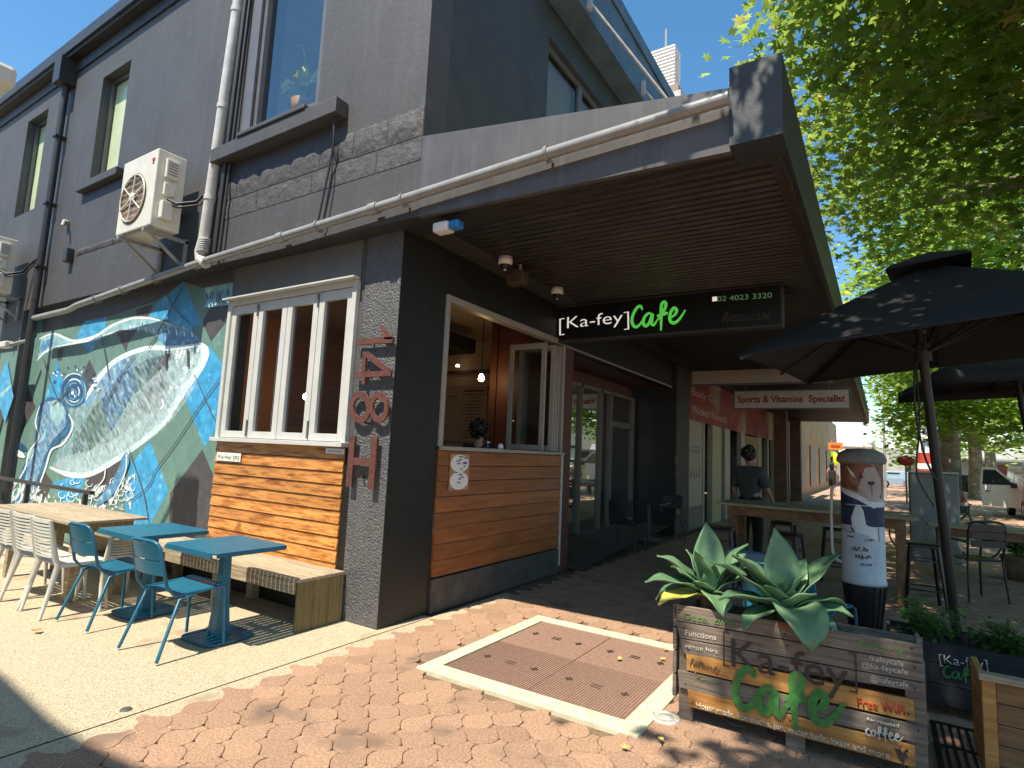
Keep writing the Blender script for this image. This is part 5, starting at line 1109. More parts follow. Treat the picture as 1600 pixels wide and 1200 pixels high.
M_bt = mat('bar_top_timber', (.26, .21, .12), .6, 0, 2, .3, 40, col2=(.44, .38, .24), stretch=(1.2, 16, 16), island=.12); M_bt2 = mat('bar_frame_timber', (.16, .08, .035), .7, 0, 2, .3, 40, col2=(.27, .15, .07), stretch=(6, 6, 6))
bar_table(1.85, 4.12, 4.45, 5.45, 1.05, 'high timber bar table beside the painted cylinder, its top in shade')
bar_table(4.35, 5.9, 7.1, 7.8, .8, 'lower timber table behind the dark chair at the right')
M_gun = mat('gunmetal', (.035, .036, .04), .35, .1, 6, metal=.6)
def stool():
    e = empty('metal_stool', (0, 0, 0)); mb = MB(); mb.box(-.155, .155, -.155, .155, .735, .75); mb.box(-.15, .15, -.15, .15, .70, .733); local(mb, 'seat', M_gun, e, .012)
    for i, j in ((-1, -1), (1, -1), (1, 1), (-1, 1)): mb = MB(); mb.bar((i*.14, j*.14, .72), (i*.2, j*.2, 0), .035, .02); local(mb, 'leg', M_gun, e)
    mb = MB()
    for (a_, b_) in (((-1, -1), (1, -1)), ((1, -1), (1, 1)), ((1, 1), (-1, 1)), ((-1, 1), (-1, -1))): mb.bar((a_[0]*.183, a_[1]*.183, .22), (b_[0]*.183, b_[1]*.183, .22), .012, .02); mb.bar((a_[0]*.155, a_[1]*.155, .55), (b_[0]*.155, b_[1]*.155, .55), .01, .016)
    local(mb, 'foot_rail', M_gun, e)
    return e
s0 = stool()
for i, (x, y, lb) in enumerate(((1.98, 4.15, 'dark metal stool standing free at the left end of the high bar table'), (2.75, 4.25, 'dark metal stool under the near side of the bar table, behind the agaves'), (3.2, 5.75, 'dark metal stool beyond the bar table, just left of the cylinder handle'), (2.5, 5.8, 'dark metal stool on the far side of the bar table near its left leg'), (4.15, 4.75, 'dark metal stool at the right end of the bar table, beside the umbrella pole'))):
    o = s0 if i == 0 else copy_tree(s0); o.location = (x, y, 0); tag(o, lb, 'stool', 'dark metal stools at the bar table'); o.rotation_euler = (0, 0, random.uniform(-.2, .2))
e = empty('dark_armchair', (4.75, 5.85, 0), 'tall dark metal armchair right of the umbrella pole', 'chair'); e.rotation_euler = (0, 0, .5)
for i, j in ((-1, -1), (1, -1), (1, 1), (-1, 1)): mb = MB(); mb.tube([(i*.24, j*.24, 0), (i*.21, j*.2, .5)], .014, 8); local(mb, 'leg', M_gun, e)
mb = MB(); mb.box(-.22, .22, -.22, .22, .5, .52); local(mb, 'seat', M_gun, e, .01)
mb = MB(); mb.tube(catmull([(-.21, -.2, .5), (-.22, -.24, .8), (-.19, -.27, .97), (0, -.29, 1.0), (.19, -.27, .97), (.22, -.24, .8), (.21, -.2, .5)], 5), .014, 8)
for k in range(3): mb.box(-.2, .2, -.27-.006*k, -.262-.006*k, .68+k*.1, .76+k*.1)
local(mb, 'backrest', M_gun, e)
for s_ in (-1, 1): mb = MB(); mb.tube([(s_*.23, -.25, .74), (s_*.25, .0, .74), (s_*.24, .19, .72), (s_*.22, .2, .5)], .013, 8); local(mb, 'armrest', M_gun, e)
# painted cylinder
cy_ = empty('painted_cylinder', (3.6, 3.08, 0), 'tall white cylinder painted with a capped bulldog in a navy waistcoat', 'painted post')
R_ = .19
mb = MB(); mb.lathe([(0, .46), (R_+.008, .46), (R_+.008, .49), (R_, .5), (R_, 1.66), (0, 1.66)], (0, 0, 0), 96); local(mb, 'drum', mat('drum_white', (.60, .60, .57), .45, .1, 6, wear=((.42, .42, .40), 8, .66)), cy_)
mb = MB(); mb.lathe([(.12, 0), (.145, .1), (.17, .3), (.185, .44), (.185, .458)], (0, 0, 0), 40)
for k in range(18): a_ = k*math.pi/9; mb.bar((.135*math.cos(a_), .135*math.sin(a_), .02), (.185*math.cos(a_), .185*math.sin(a_), .44), .012, .018)
mb.lathe([(0, .01), (.24, .01), (.25, 0)], (0, 0, 0), 24); local(mb, 'ribbed_base', M_black, cy_)
mb = MB(); mb.lathe([(R_+.005, 1.64), (R_+.03, 1.66), (R_+.035, 1.69), (R_+.01, 1.75), (.13, 1.79), (0, 1.80)], (0, 0, 0), 32); local(mb, 'cap', mat('cap_grey', (.22, .22, .20), .8, .2, 8, .5, 60, wear=((.10, .10, .09), 5, .6)), cy_)
# painting on drum: angle 0 = toward camera ; s in metres around, + to image right
cdv = (CAM-V((3.6, 3.08, 0))); a0 = math.atan2(cdv.y, cdv.x)
def dr(s_, z, k): a_ = a0 + s_/R_; return V(((R_+.0012+.0007*k)*math.cos(a_), (R_+.0012+.0007*k)*math.sin(a_), z))
def dshape(name, m_, polys, k0):
    mb = MB()
    for i, po in enumerate(polys):
        # subdivide polygon into horizontal slices so it follows the curve
        zs = [p[1] for p in po]; za, zb = min(zs), max(zs); n = max(3, int((zb-za)/.012)); prev = None
        for q_ in range(n+1):
            z = za+(zb-za)*(q_+.0001)/(n+.0002); xs = []
            for j in range(len(po)):
                (x1, z1), (x2, z2) = po[j], po[(j+1) % len(po)]
                if (z1 <= z < z2) or (z2 <= z < z1): xs.append(x1+(x2-x1)*(z-z1)/(z2-z1))
            if len(xs) < 2: prev = None; continue
            a_, b_ = min(xs), max(xs); row = [dr(a_+(b_-a_)*t/32, z, k0+i*.3) for t in range(33)]
            if prev: mb.add(prev+row, [(t, t+1, 34+t, 33+t) for t in range(32)])
            prev = row
    return local(mb, name, m_, cy_)
M_fur = mat('dog_brown', (.24, .085, .04), .6, .3, 9, wear=((.36, .19, .11), 7, .55)); M_fawn = mat('dog_fawn', (.48, .36, .29), .6, .15, 9); M_vest = mat('vest_navy', (.02, .03, .075), .6, .2, 12, wear=((.05, .08, .16), 14, .62)); M_ink = mat('ink', (.01, .01, .012), .5)
dshape('head_painting', M_fur, [[(-.25, 1.4), (.2, 1.30), (.25, 1.45), (.25, 1.64), (-.25, 1.64)]], 0)
dshape('muzzle_painting', M_fawn, [[(-.02, 1.30), (.13, 1.27), (.2, 1.36), (.19, 1.5), (.12, 1.62), (.03, 1.6), (.0, 1.5), (-.03, 1.4)]], 1)
dshape('collar_painting', M_swhite, [[(-.27, 1.42), (-.05, 1.345), (.1, 1.26), (.27, 1.28), (.27, 1.23), (.1, 1.21), (-.05, 1.29), (-.27, 1.37)]], 2)
dshape('ear_painting', M_swhite, [[(-.14, 1.62), (-.09, 1.52), (-.05, 1.5), (-.07, 1.55)]], 2.4)
dshape('waistcoat_painting', M_vest, [[(-.27, 1.37), (-.05, 1.29), (.1, 1.21), (.27, 1.23), (.27, 1.03), (-.27, 1.03)]], .6)
dshape('sleeve_painting', M_swhite, [[(-.09, 1.0), (-.1, 1.1), (-.06, 1.22), (-.02, 1.24), (.01, 1.18), (.03, 1.04), (.13, 1.02), (.14, .88), (.05, .94), (-.05, .96)]], 4)
for po_ in [[(.045, 1.45), (.06, 1.47), (.12, 1.47), (.11, 1.445), (.085, 1.43), (.06, 1.435)], [(.082, 1.43), (.088, 1.43), (.09, 1.33), (.084, 1.33)], [(-.03, 1.52), (.0, 1.53), (.02, 1.5), (-.01, 1.5)], [(-.27, .975), (-.27, .985), (-.08, .965), (-.07, .955)], [(.135, 1.02), (.143, 1.02), (.15, .89), (.143, .89)], [(-.11, 1.0), (-.1, 1.02), (-.08, .99), (-.06, .975), (-.08, .97)], [(-.15, .915), (-.14, .925), (-.08, .925), (-.08, .91)]]: dshape('line_painting', M_ink, [po_], 6)
mb = MB(); random.seed(31)
for (cx_, cz_, sc) in ((-.03, .80, 1.), (.0, .73, 1.), (.02, .66, .7), (.05, .90, .6)):
    for k in range(9):
        s_ = cx_-.06*sc+k*.015*sc; pts = [dr(s_+random.uniform(-.006, .006), cz_+random.uniform(-.02, .03)*sc, 4+j_) for j_ in range(4)]; mb.tube(catmull([tuple(p) for p in pts], 4), .0022*sc if sc < 1 else .003, 4, smooth=False)
local(mb, 'scribble', M_ink, cy_)
mb = MB(); a_ = a0-math.pi/2*.92; o = V((math.cos(a_), math.sin(a_), 0)); mb.tube(catmull([tuple(o*R_+V((0, 0, 1.42))), tuple(o*(R_+.07)+V((0, 0, 1.38))), tuple(o*(R_+.085)+V((0, 0, 1.2))), tuple(o*(R_+.085)+V((0, 0, .8))), tuple(o*(R_+.06)+V((0, 0, .68))), tuple(o*R_+V((0, 0, .64)))], 6), .014, 8); local(mb, 'handle', M_whitep, cy_)
# pot with plant at right edge
e = empty('glazed_pot', (5.55, 8.1, 0), 'brown tub with a dark leafy shrub at the right edge', 'planter'); mb = MB(); mb.lathe([(0, .02), (.2, .0), (.26, .36), (.24, .36), (.22, .3), (0, .3)], (0, 0, 0), 20); local(mb, 'tub', mat('tub_brown', (.22, .15, .09), .6, .3, 5), e)
bushy('tub_shrub', (5.55, 8.1, .32), .3, .3, .45, 500, .07, 'dark leafy shrub growing in the brown tub', M_lf)
# ================================================================ NEIGHBOUR SHOP
ns = empty('neighbour_shop', (0, 12, 0), 'next shop along under the awning with red fascia band, cream window and open door', 'shop')
mb = MB(); mb.box(-.1, 0, 9.45, 27, 2.55, 3.66); part(mb, 'fascia_band', mat('fascia_red', (.24, .042, .027), .6, .4, 1.2, wear=((.36, .30, .16), .3, .56)), ns)
text('Body City', (.004, 9.9, 3.15), (.004, 12.6, 3.15), Z_, X_, mat('faded_letter', (.5, .42, .36), .6), ns, h=.2)
text('Wicked Rewards', (.004, 9.9, 2.72), (.004, 13.6, 2.72), Z_, X_, MATS['faded_letter'], ns, h=.2)
mb = MB(); mb.box(-.12, .0, 9.45, 11.1, 0, .52); part(mb, 'stall_riser', mat('tile_beige', (.16, .14, .11), .6), ns)
mb = MB(); mb.box(-.06, -.01, 9.5, 10.95, .52, 2.55); wp = part(mb, 'window_poster', mat('cream_poster', (.36, .31, .23), .6, .06), ns)
mb = MB(); random.seed(6)
for z in (1.9, 1.8): mb.box(-.008, -.004, 9.9, 10.7, z, z+.03)
for k in range(4): yy = 9.85+k*.25; mb.prism([V((-.006, yy, 1.2)), V((-.006, yy+.15, 1.2)), V((-.006, yy+.075, 1.42))], V((.002, 0, 0)))
part(mb, 'print', mat('grey_print', (.2, .18, .14), .7), wp)
M_cf = mat('cream_frame', (.38, .34, .2), .5, .1)
for (y0, y1, m_) in ((10.97, 11.1, M_frb), (11.9, 12.9, M_cf), (13.35, 14.0, M_frb), (15.6, 16.2, M_frb), (18.6, 19.3, M_cf), (20.6, 20.9, M_frb), (22.2, 23.0, M_cf)): mb = MB(); mb.box(-.12, .01, y0, y1, 0, 2.55); part(mb, 'pier', m_, ns)
mb = MB(); mb.box(-4, -3.9, 9.5, 27, 0, 3); mb.box(-4, -.12, 9.46, 9.5, 0, 3.6); mb.box(-4, -.1, 9.5, 27, 2.9, 2.95); part(mb, 'shop_interior', mat('shop_dark', (.06, .055, .05), .8, .3, 1), ns)
mb = MB()
random.seed(12)
for k in range(14): yy = 10.9+random.random()*1.4; zz = .6+random.random()*1.7; mb.box(-1.6, -1.5, yy, yy+.18, zz, zz+.22)
part(mb, 'shelf_goods', mat('goods', (.25, .3, .24), .6, .6, 3), ns)
mb = MB(); mb.box(-.1, -.02, 16.2, 18.6, .3, 2.5); part(mb, 'shop_window', mat('tan_poster', (.30, .19, .10), .6, .3, 1.2, wear=((.42, .34, .24), .8, .55)), ns)
mb = MB(); mb.box(-3.9, .02, 26.6, 27, 0, 5); mb.box(-4, 0, 9.45, 27, 3.67, 6); mb.box(-4, .2, 14, 27, 6, 8.2); part(mb, 'upper_wall', mat('neighbour_wall', (.18, .17, .15), .7, .2, 2), ns)
# street pillars and building beyond
for i, (x, y, lb) in enumerate(((.5, 20.5, 'dark square pillar carrying the far awning, nearest the shop fronts'), (.45, 25.5, 'brown square pillar under the far end of the awning'))):
    mb = MB(); mb.box(x-.22, x+.22, y-.2, y+.2, 0, 3.66); tag(mb.build('awning_pillar', mat('pillar_brown', (.12, .065, .035), .6, .3, 3)), lb, 'pillar', 'pillars under the far awning')
fb = empty('far_building', (-2, 40, 0), 'tan rendered building past the end of the awning', 'building'); mb = MB(); mb.box(-6, .1, 28, 60, 0, 5.5); part(mb, 'wall', mat('tan_render', (.42, .30, .17), .7, .2, 1), fb); mb = MB()
for k in range(4): mb.box(.1, .18, 29+k*6, 32+k*6, .4, 2.8)
part(mb, 'window', M_dframe, fb)
wc = empty('white_canopy', (2, 70, 0), 'long white flat canopy across the street end', 'canopy'); mb = MB(); mb.box(-8, 3.2, 62, 70, 3.6, 5.0); part(mb, 'roof', M_white, wc, .05)
for x in (-3, 0, 3): mb = MB(); mb.box(x-.12, x+.12, 62.5, 62.75, 0, 3.6); part(mb, 'post', M_galv, wc)
mb = MB(); mb.box(-8, 6, 74, 80, 0, 3.2); part(mb, 'wall', mat('far_grey', (.4, .4, .38), .7, .2, .5), wc)
# signs under the awning
e = empty('blank_sign', (1.5, 9.55, 3.5), 'blank cream light box hanging under the awning above the shop fascia', 'sign'); A = P(1075, 572, 'Y', 9.5); B = P(1300, 598, 'Y', 9.5); mb = MB(); mb.box(A.x+.1, B.x, 9.5, 9.62, 3.34, 3.64); part(mb, 'face', mat('cream_sign', (.50, .42, .34), .5, .04), e); mb = MB(); mb.box(A.x+.08, B.x+.03, 9.49, 9.63, 3.31, 3.338); mb.box(B.x+.002, B.x+.03, 9.49, 9.63, 3.338, 3.65); part(mb, 'rim', M_dframe, e)
e = empty('sports_sign', (1.9, 11.5, 3.2), 'hanging sign reading Sports & Vitamins Specialist in red', 'sign'); A = P(1148, 612, 'Y', 11.5); B = P(1327, 637, 'Y', 11.5); mb = MB(); mb.box(A.x, B.x, 11.5, 11.58, B.z, A.z); part(mb, 'board', mat('grey_sign', (.60, .55, .50), .5, .06), e)
mb = MB()
for (xa_, xb_, za, zb) in ((A.x-.03, B.x+.03, A.z+.002, A.z+.03), (A.x-.03, B.x+.03, B.z-.03, B.z-.002), (A.x-.03, A.x-.002, B.z-.002, A.z+.002), (B.x+.002, B.x+.03, B.z-.002, A.z+.002)): mb.box(xa_, xb_, 11.49, 11.59, za, zb)
part(mb, 'rim', M_dframe, e); mb = MB(); mb.tube([(A.x+.25, 11.54, A.z), (A.x+.25, 11.54, 3.67)], .015, 6); mb.tube([(B.x-.4, 11.54, A.z), (B.x-.4, 11.54, 3.67)], .015, 6); part(mb, 'hanger', M_dframe, e)
text('Sports & Vitamins  Specialist', (A.x+.07, 11.495, B.z+.14), (B.x-.07, 11.495, B.z+.14), Z_, -Y_, M_red, e, h=.17, bold=.02)
# pedestrian sign, orange sign
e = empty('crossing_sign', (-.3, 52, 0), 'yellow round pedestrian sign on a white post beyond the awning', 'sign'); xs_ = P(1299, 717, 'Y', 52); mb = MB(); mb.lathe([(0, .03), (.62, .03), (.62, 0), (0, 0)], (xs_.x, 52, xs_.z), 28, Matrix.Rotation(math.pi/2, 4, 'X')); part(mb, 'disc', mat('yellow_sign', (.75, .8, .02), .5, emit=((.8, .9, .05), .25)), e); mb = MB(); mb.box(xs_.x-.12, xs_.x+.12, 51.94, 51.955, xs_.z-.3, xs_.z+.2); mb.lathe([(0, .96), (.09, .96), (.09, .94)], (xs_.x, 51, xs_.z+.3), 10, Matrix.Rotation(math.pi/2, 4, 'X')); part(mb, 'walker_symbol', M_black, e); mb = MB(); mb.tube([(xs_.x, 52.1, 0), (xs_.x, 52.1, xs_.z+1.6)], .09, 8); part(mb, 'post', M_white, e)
e = empty('orange_sign', (0, 40, 3), 'small orange hanging sign above the walking woman', 'sign'); A = P(1294, 691, 'Y', 40); B = P(1317, 703, 'Y', 40); mb = MB(); mb.box(A.x, B.x, 40, 40.08, B.z, A.z); part(mb, 'board', mat('orange_sign_paint', (.7, .22, .03), .5), e); mb = MB(); mb.box(A.x+.15, B.x-.15, 39.97, 39.995, B.z+.18, A.z-.18); part(mb, 'lettering', M_red, e); mb = MB(); mb.tube([((A.x+B.x)/2, 40, A.z), ((A.x+B.x)/2, 40, A.z+2)], .02, 6); part(mb, 'hanger', M_dframe, e)
# ================================================================ TREES
M_bark = mat('plane_bark', (.20, .15, .10), .85, 0, 4, 1, 30, col2=(.38, .32, .24), wear=((.5, .46, .36), 3, .58))
M_leafA = leafmat('plane_leaf', (.055, .10, .012), (.11, .18, .02), .58, c3=(.22, .19, .04))
M_leafB = leafmat('plane_leaf_far', (.07, .14, .015), (.15, .26, .03), .5, c3=(.30, .32, .06))
def tree(label, base, h_trunk, r, blobs, leaf, per, m_, lobed=False, limbs=True, seed=1, lean=(0, 0)):
    rnd = random.Random(seed); e = empty('plane_tree', base, label, 'tree', 'plane trees along the street'); b = V(base)
    top = V((b.x+lean[0], b.y+lean[1], h_trunk)); tr = MB()
    tr.tube([b, b+V((0, 0, .3)), b.lerp(top, .5)+V((.05, .03, 0)), top], [r*1.35, r*1.05, r*.9, r*.75], 14)
    for (cx, cy, cz, rx, ry, rz, w_) in blobs:
        c = V((cx, cy, cz))
        if limbs:
            m1 = top.lerp(c, .5)+V((rnd.uniform(-.3, .3), rnd.uniform(-.3, .3), -.25)); tr.tube(catmull([tuple(top-V((0, 0, .2))), tuple(m1), tuple(c)], 4), [r*.5*(1-i/10)+.015 for i in range(9)], 8)
            for k in range(7):
                t_ = c+V((rnd.uniform(-rx, rx)*.75, rnd.uniform(-ry, ry)*.75, rnd.uniform(-rz, rz)*.6)); s_ = m1.lerp(c, rnd.uniform(.2, 1)); tr.tube(catmull([tuple(s_), tuple(s_.lerp(t_, .5)+V((0, 0, .12))), tuple(t_)], 3), [.035-.004*i for i in range(7)], 5)
    part(tr, 'trunk', M_bark, e)
    vs = []; fs = []
    if lobed:
        tpl = [(0, -.38), (.12, -.12), (.46, -.22), (.26, .02), (.52, .2), (.2, .2), (.12, .34), (0, .62), (-.12, .34), (-.2, .2), (-.52, .2), (-.26, .02), (-.46, -.22), (-.12, -.12)]
    else: tpl = [(0, -.45), (.36, -.12), (.3, .22), (0, .55), (-.3, .22), (-.36, -.12)]
    nt_ = len(tpl)
    for (cx, cy, cz, rx, ry, rz, w_) in blobs:
        n = int(per*w_); sub = []
        for k in range(max(4, int(n/28))):
            while True:
                p = V((rnd.uniform(-1, 1), rnd.uniform(-1, 1), rnd.uniform(-1, 1)))
                if .25 < p.length < 1: break
            sub.append((cx+p.x*rx, cy+p.y*ry, cz+p.z*rz))
        for k in range(n):
            s_ = rnd.choice(sub); sg = leaf*2.3; px, py, pz = rnd.gauss(s_[0], sg), rnd.gauss(s_[1], sg), rnd.gauss(s_[2], sg*.55)
            l = leaf*rnd.uniform(.65, 1.25); az = rnd.uniform(0, 6.283); nx, ny, nz = rnd.gauss(0, .45), rnd.gauss(0, .45), 1
            N_ = V((nx, ny, nz)).normalized(); D = V((math.cos(az), math.sin(az), -.25)); D = (D-N_*D.dot(N_)).normalized(); S = N_.cross(D); o = len(vs); fold = .25
            for (x, y) in tpl:
                q = D*(y*l)+S*(x*l)-N_*(abs(x)*fold*l+max(0, y)*.18*l); vs.append((px+q.x, py+q.y, pz+q.z))
            fs.append(tuple(range(o, o+nt_)))
    me = bpy.data.meshes.new('crown'); me.from_pydata(vs, [], fs); me.materials.append(m_); o = bpy.data.objects.new('crown', me); C.objects.link(o)
    bpy.context.view_layer.update(); o.parent = e; o.matrix_parent_inverse = e.matrix_world.inverted()
    return e
# near tree overhead (trunk out of frame to the right)
tree('big leafy plane tree overhanging the umbrellas and the awning corner', (8.2, 1.5, 0), 4.4, .33,
     [(4.5, .7, 6.4, 1.5, 1.7, .8, 1.1), (4.3, 2.9, 6.4, 1.4, 1.7, .9, 1.1), (4.2, 5.4, 6.4, 1.4, 1.8, .9, 1), (4.4, 8.0, 6.2, 1.5, 1.7, 1.0, 1), (3.9, -3.6, 6.9, 1.2, 1.0, .6, .7), (5.8, .3, 5.7, 1.6, 1.5, .6, .8), (5.9, 4.6, 5.4, 1.6, 2.0, .8, 1), (5.6, 1.5, 6.6, 2.1, 2.4, 1.2, 1), (6.8, 4.2, 6.4, 2.3, 2.3, 1.4, 1), (5.3, 4.8, 7.2, 1.5, 2.4, 1.4, 1), (8.6, 2.0, 7.2, 2.6, 2.6, 1.2, .6), (4.0, -1.3, 6.7, 1.4, 1.3, .5, .8), (6.3, -1.6, 6.9, 2.2, 2.2, 1.1, 1), (4.75, -.2, 7.0, 1.3, 1.8, .9, .7), (6.8, 1.6, 5.2, 1.5, 2.2, .7, .7),
      (4.7, -3.6, 7.2, 1.9, 1.5, .9, .8), (7.5, -3.5, 7.2, 2.2, 2.2, 1.2, .8), (7.4, 6.6, 5.6, 1.8, 1.6, 1.1, .8)], .17, 2150, M_leafA, lobed=True, seed=3)
tree('tall plane tree standing behind the second umbrella', (8.0, 13.5, 0), 4.2, .3,
     [(6.2, 11.5, 6.6, 2.0, 2.4, 1.8, 1), (4.9, 12.5, 5.4, 1.4, 2.0, 1.2, .9), (4.6, 15.5, 6.6, 1.4, 2.2, 1.6, .9), (7.2, 11, 4.8, 2, 1.6, 1.0, .9), (5.2, 18, 5.6, 1.8, 2.4, 1.8, .9), (8.2, 12.5, 7, 2.6, 2.6, 2, 1), (5.6, 14.5, 7.5, 1.9, 2.4, 1.9, 1), (8, 15.5, 6, 2.4, 2.2, 1.6, 1), (6.6, 13, 4.8, 1.8, 2, .9, .7), (9.5, 10, 5.5, 2, 2, 1.5, .8), (5.0, 11.2, 8.2, 1.2, 1.8, 1.3, .7), (9.5, 13, 3.9, 1.8, 1.6, .8, .6)], .19, 2300, M_leafB, seed=5)
tree('plane tree with a thick pale trunk behind the umbrella pole and the grey box', (6.15, 27, 0), 4.6, .42,
     [(5.6, 22, 6.2, 2.4, 2.4, 2.0, 1), (7.8, 24, 5.2, 2.4, 2.4, 1.4, 1), (6.5, 27, 7.5, 3, 3, 2.2, 1), (4.6, 26, 7, 1.7, 2.4, 2.2, .8), (9.5, 27, 6.6, 2.8, 2.6, 2, 1), (5.6, 24.5, 4.0, 1.7, 1.7, 1.0, .8), (8.5, 23.5, 3.6, 1.6, 1.4, .7, .5)], .25, 1900, M_leafB, seed=8)
tree('plane tree far down the street on the road side', (8.6, 42, 0), 4, .4,
     [(6.5, 38, 6, 3, 3, 2.6, 1), (9.5, 40, 6, 3.2, 3, 2.6, 1), (5.6, 43, 7.5, 2.4, 3, 2.6, 1), (9, 45, 8, 3.5, 3, 3, 1), (12.5, 41, 5.5, 2.5, 2.5, 2.5, .8), (6, 40, 3.6, 2, 2, 1, .6)], .33, 1400, M_leafB, seed=9)
tree('dense plane tree at the right edge across the parking lane', (15.5, 24, 0), 3.6, .4,
     [(13.5, 22, 5.6, 2.8, 2.6, 2.4, 1), (16.5, 22, 6, 3, 2.6, 2.6, 1), (14, 26, 8, 3, 3, 2.8, 1), (12.5, 20, 8, 2.5, 2.5, 2.2, 1), (17, 25, 9, 3, 3, 3, .8), (12.8, 23.5, 3.7, 1.8, 1.6, .8, .5)], .3, 1500, M_leafB, seed=10)
tree('farthest plane tree closing the view down the street', (12, 64, 0), 4, .5,
     [(9, 60, 6, 4, 4, 3.5, 1), (14, 62, 6, 4.5, 4, 3.5, 1), (19, 60, 7, 4, 4, 4, 1), (11, 66, 11, 5, 4, 4, 1), (24, 60, 7, 5, 4, 5, 1), (6.5, 62, 5, 2.5, 3, 2.8, .8)], .5, 700, M_leafB, seed=11)
# ================================================================ STREET THINGS
# grey box + bicycle
gb = empty('service_box', (5.2, 9.0, 0), 'plain grey metal service box standing on the pavement beyond the bar table', 'service box')
D0 = 12.; q = P(1458, 740, 'Y', 9.); mb = MB(); mb.box(q.x-.36, q.x+.36, 9, 9.5, 0, q.z); part(mb, 'cabinet', mat('box_grey', (.2, .21, .185), .5, .15, 3, wear=((.22, .22, .2), 4, .64)), gb, .02); mb = MB(); mb.box(q.x-.37, q.x+.37, 8.98, 9.52, q.z+.001, q.z+.04); part(mb, 'lid', mat('box_lid', (.5, .5, .47), .5), gb, .01)
bk = empty('bicycle', (5.3, 10.2, 0), 'dark bicycle parked behind the grey service box', 'bicycle'); by = 10.2; c1 = P(1420, 785, 'Y', by); c2 = P(1490, 782, 'Y', by); c1.z = c2.z = .34; c2.x = c1.x+1.05
for c in (c1, c2):
    mb = MB(); mb.tube([(c.x+.34*math.cos(t*.196), by, c.z+.34*math.sin(t*.196)) for t in range(32)], .018, 6, closed=True); wh = part(mb, 'wheel', M_black, bk); mb = MB()
    for t in range(12): mb.bar(c, (c.x+.33*math.cos(t*.5236), by, c.z+.33*math.sin(t*.5236)), .003, .003)
    part(mb, 'spokes', M_galv, wh)
mb = MB(); s_ = V((c1.x+.36, by, .85)); bb = V((c1.x+.45, by, .3)); hd = V((c2.x-.12, by, .85))
for a_, b_ in ((c1, bb), (c1, s_), (bb, s_), (bb, hd), (s_, hd), (hd, c2)): mb.tube([a_, b_], .016, 6)
part(mb, 'frame', M_flash, bk); mb = MB(); mb.box(s_.x-.14, s_.x+.1, by-.06, by+.06, .92, .96); part(mb, 'saddle', M_black, bk); mb = MB(); mb.tube([(hd.x, by, .85), (hd.x+.02, by, 1.0), (hd.x+.02, by-.28, 1.02)], .013, 6); mb.tube([(hd.x+.02, by, 1.0), (hd.x+.02, by+.28, 1.02)], .013, 6); part(mb, 'handlebar', M_black, bk)
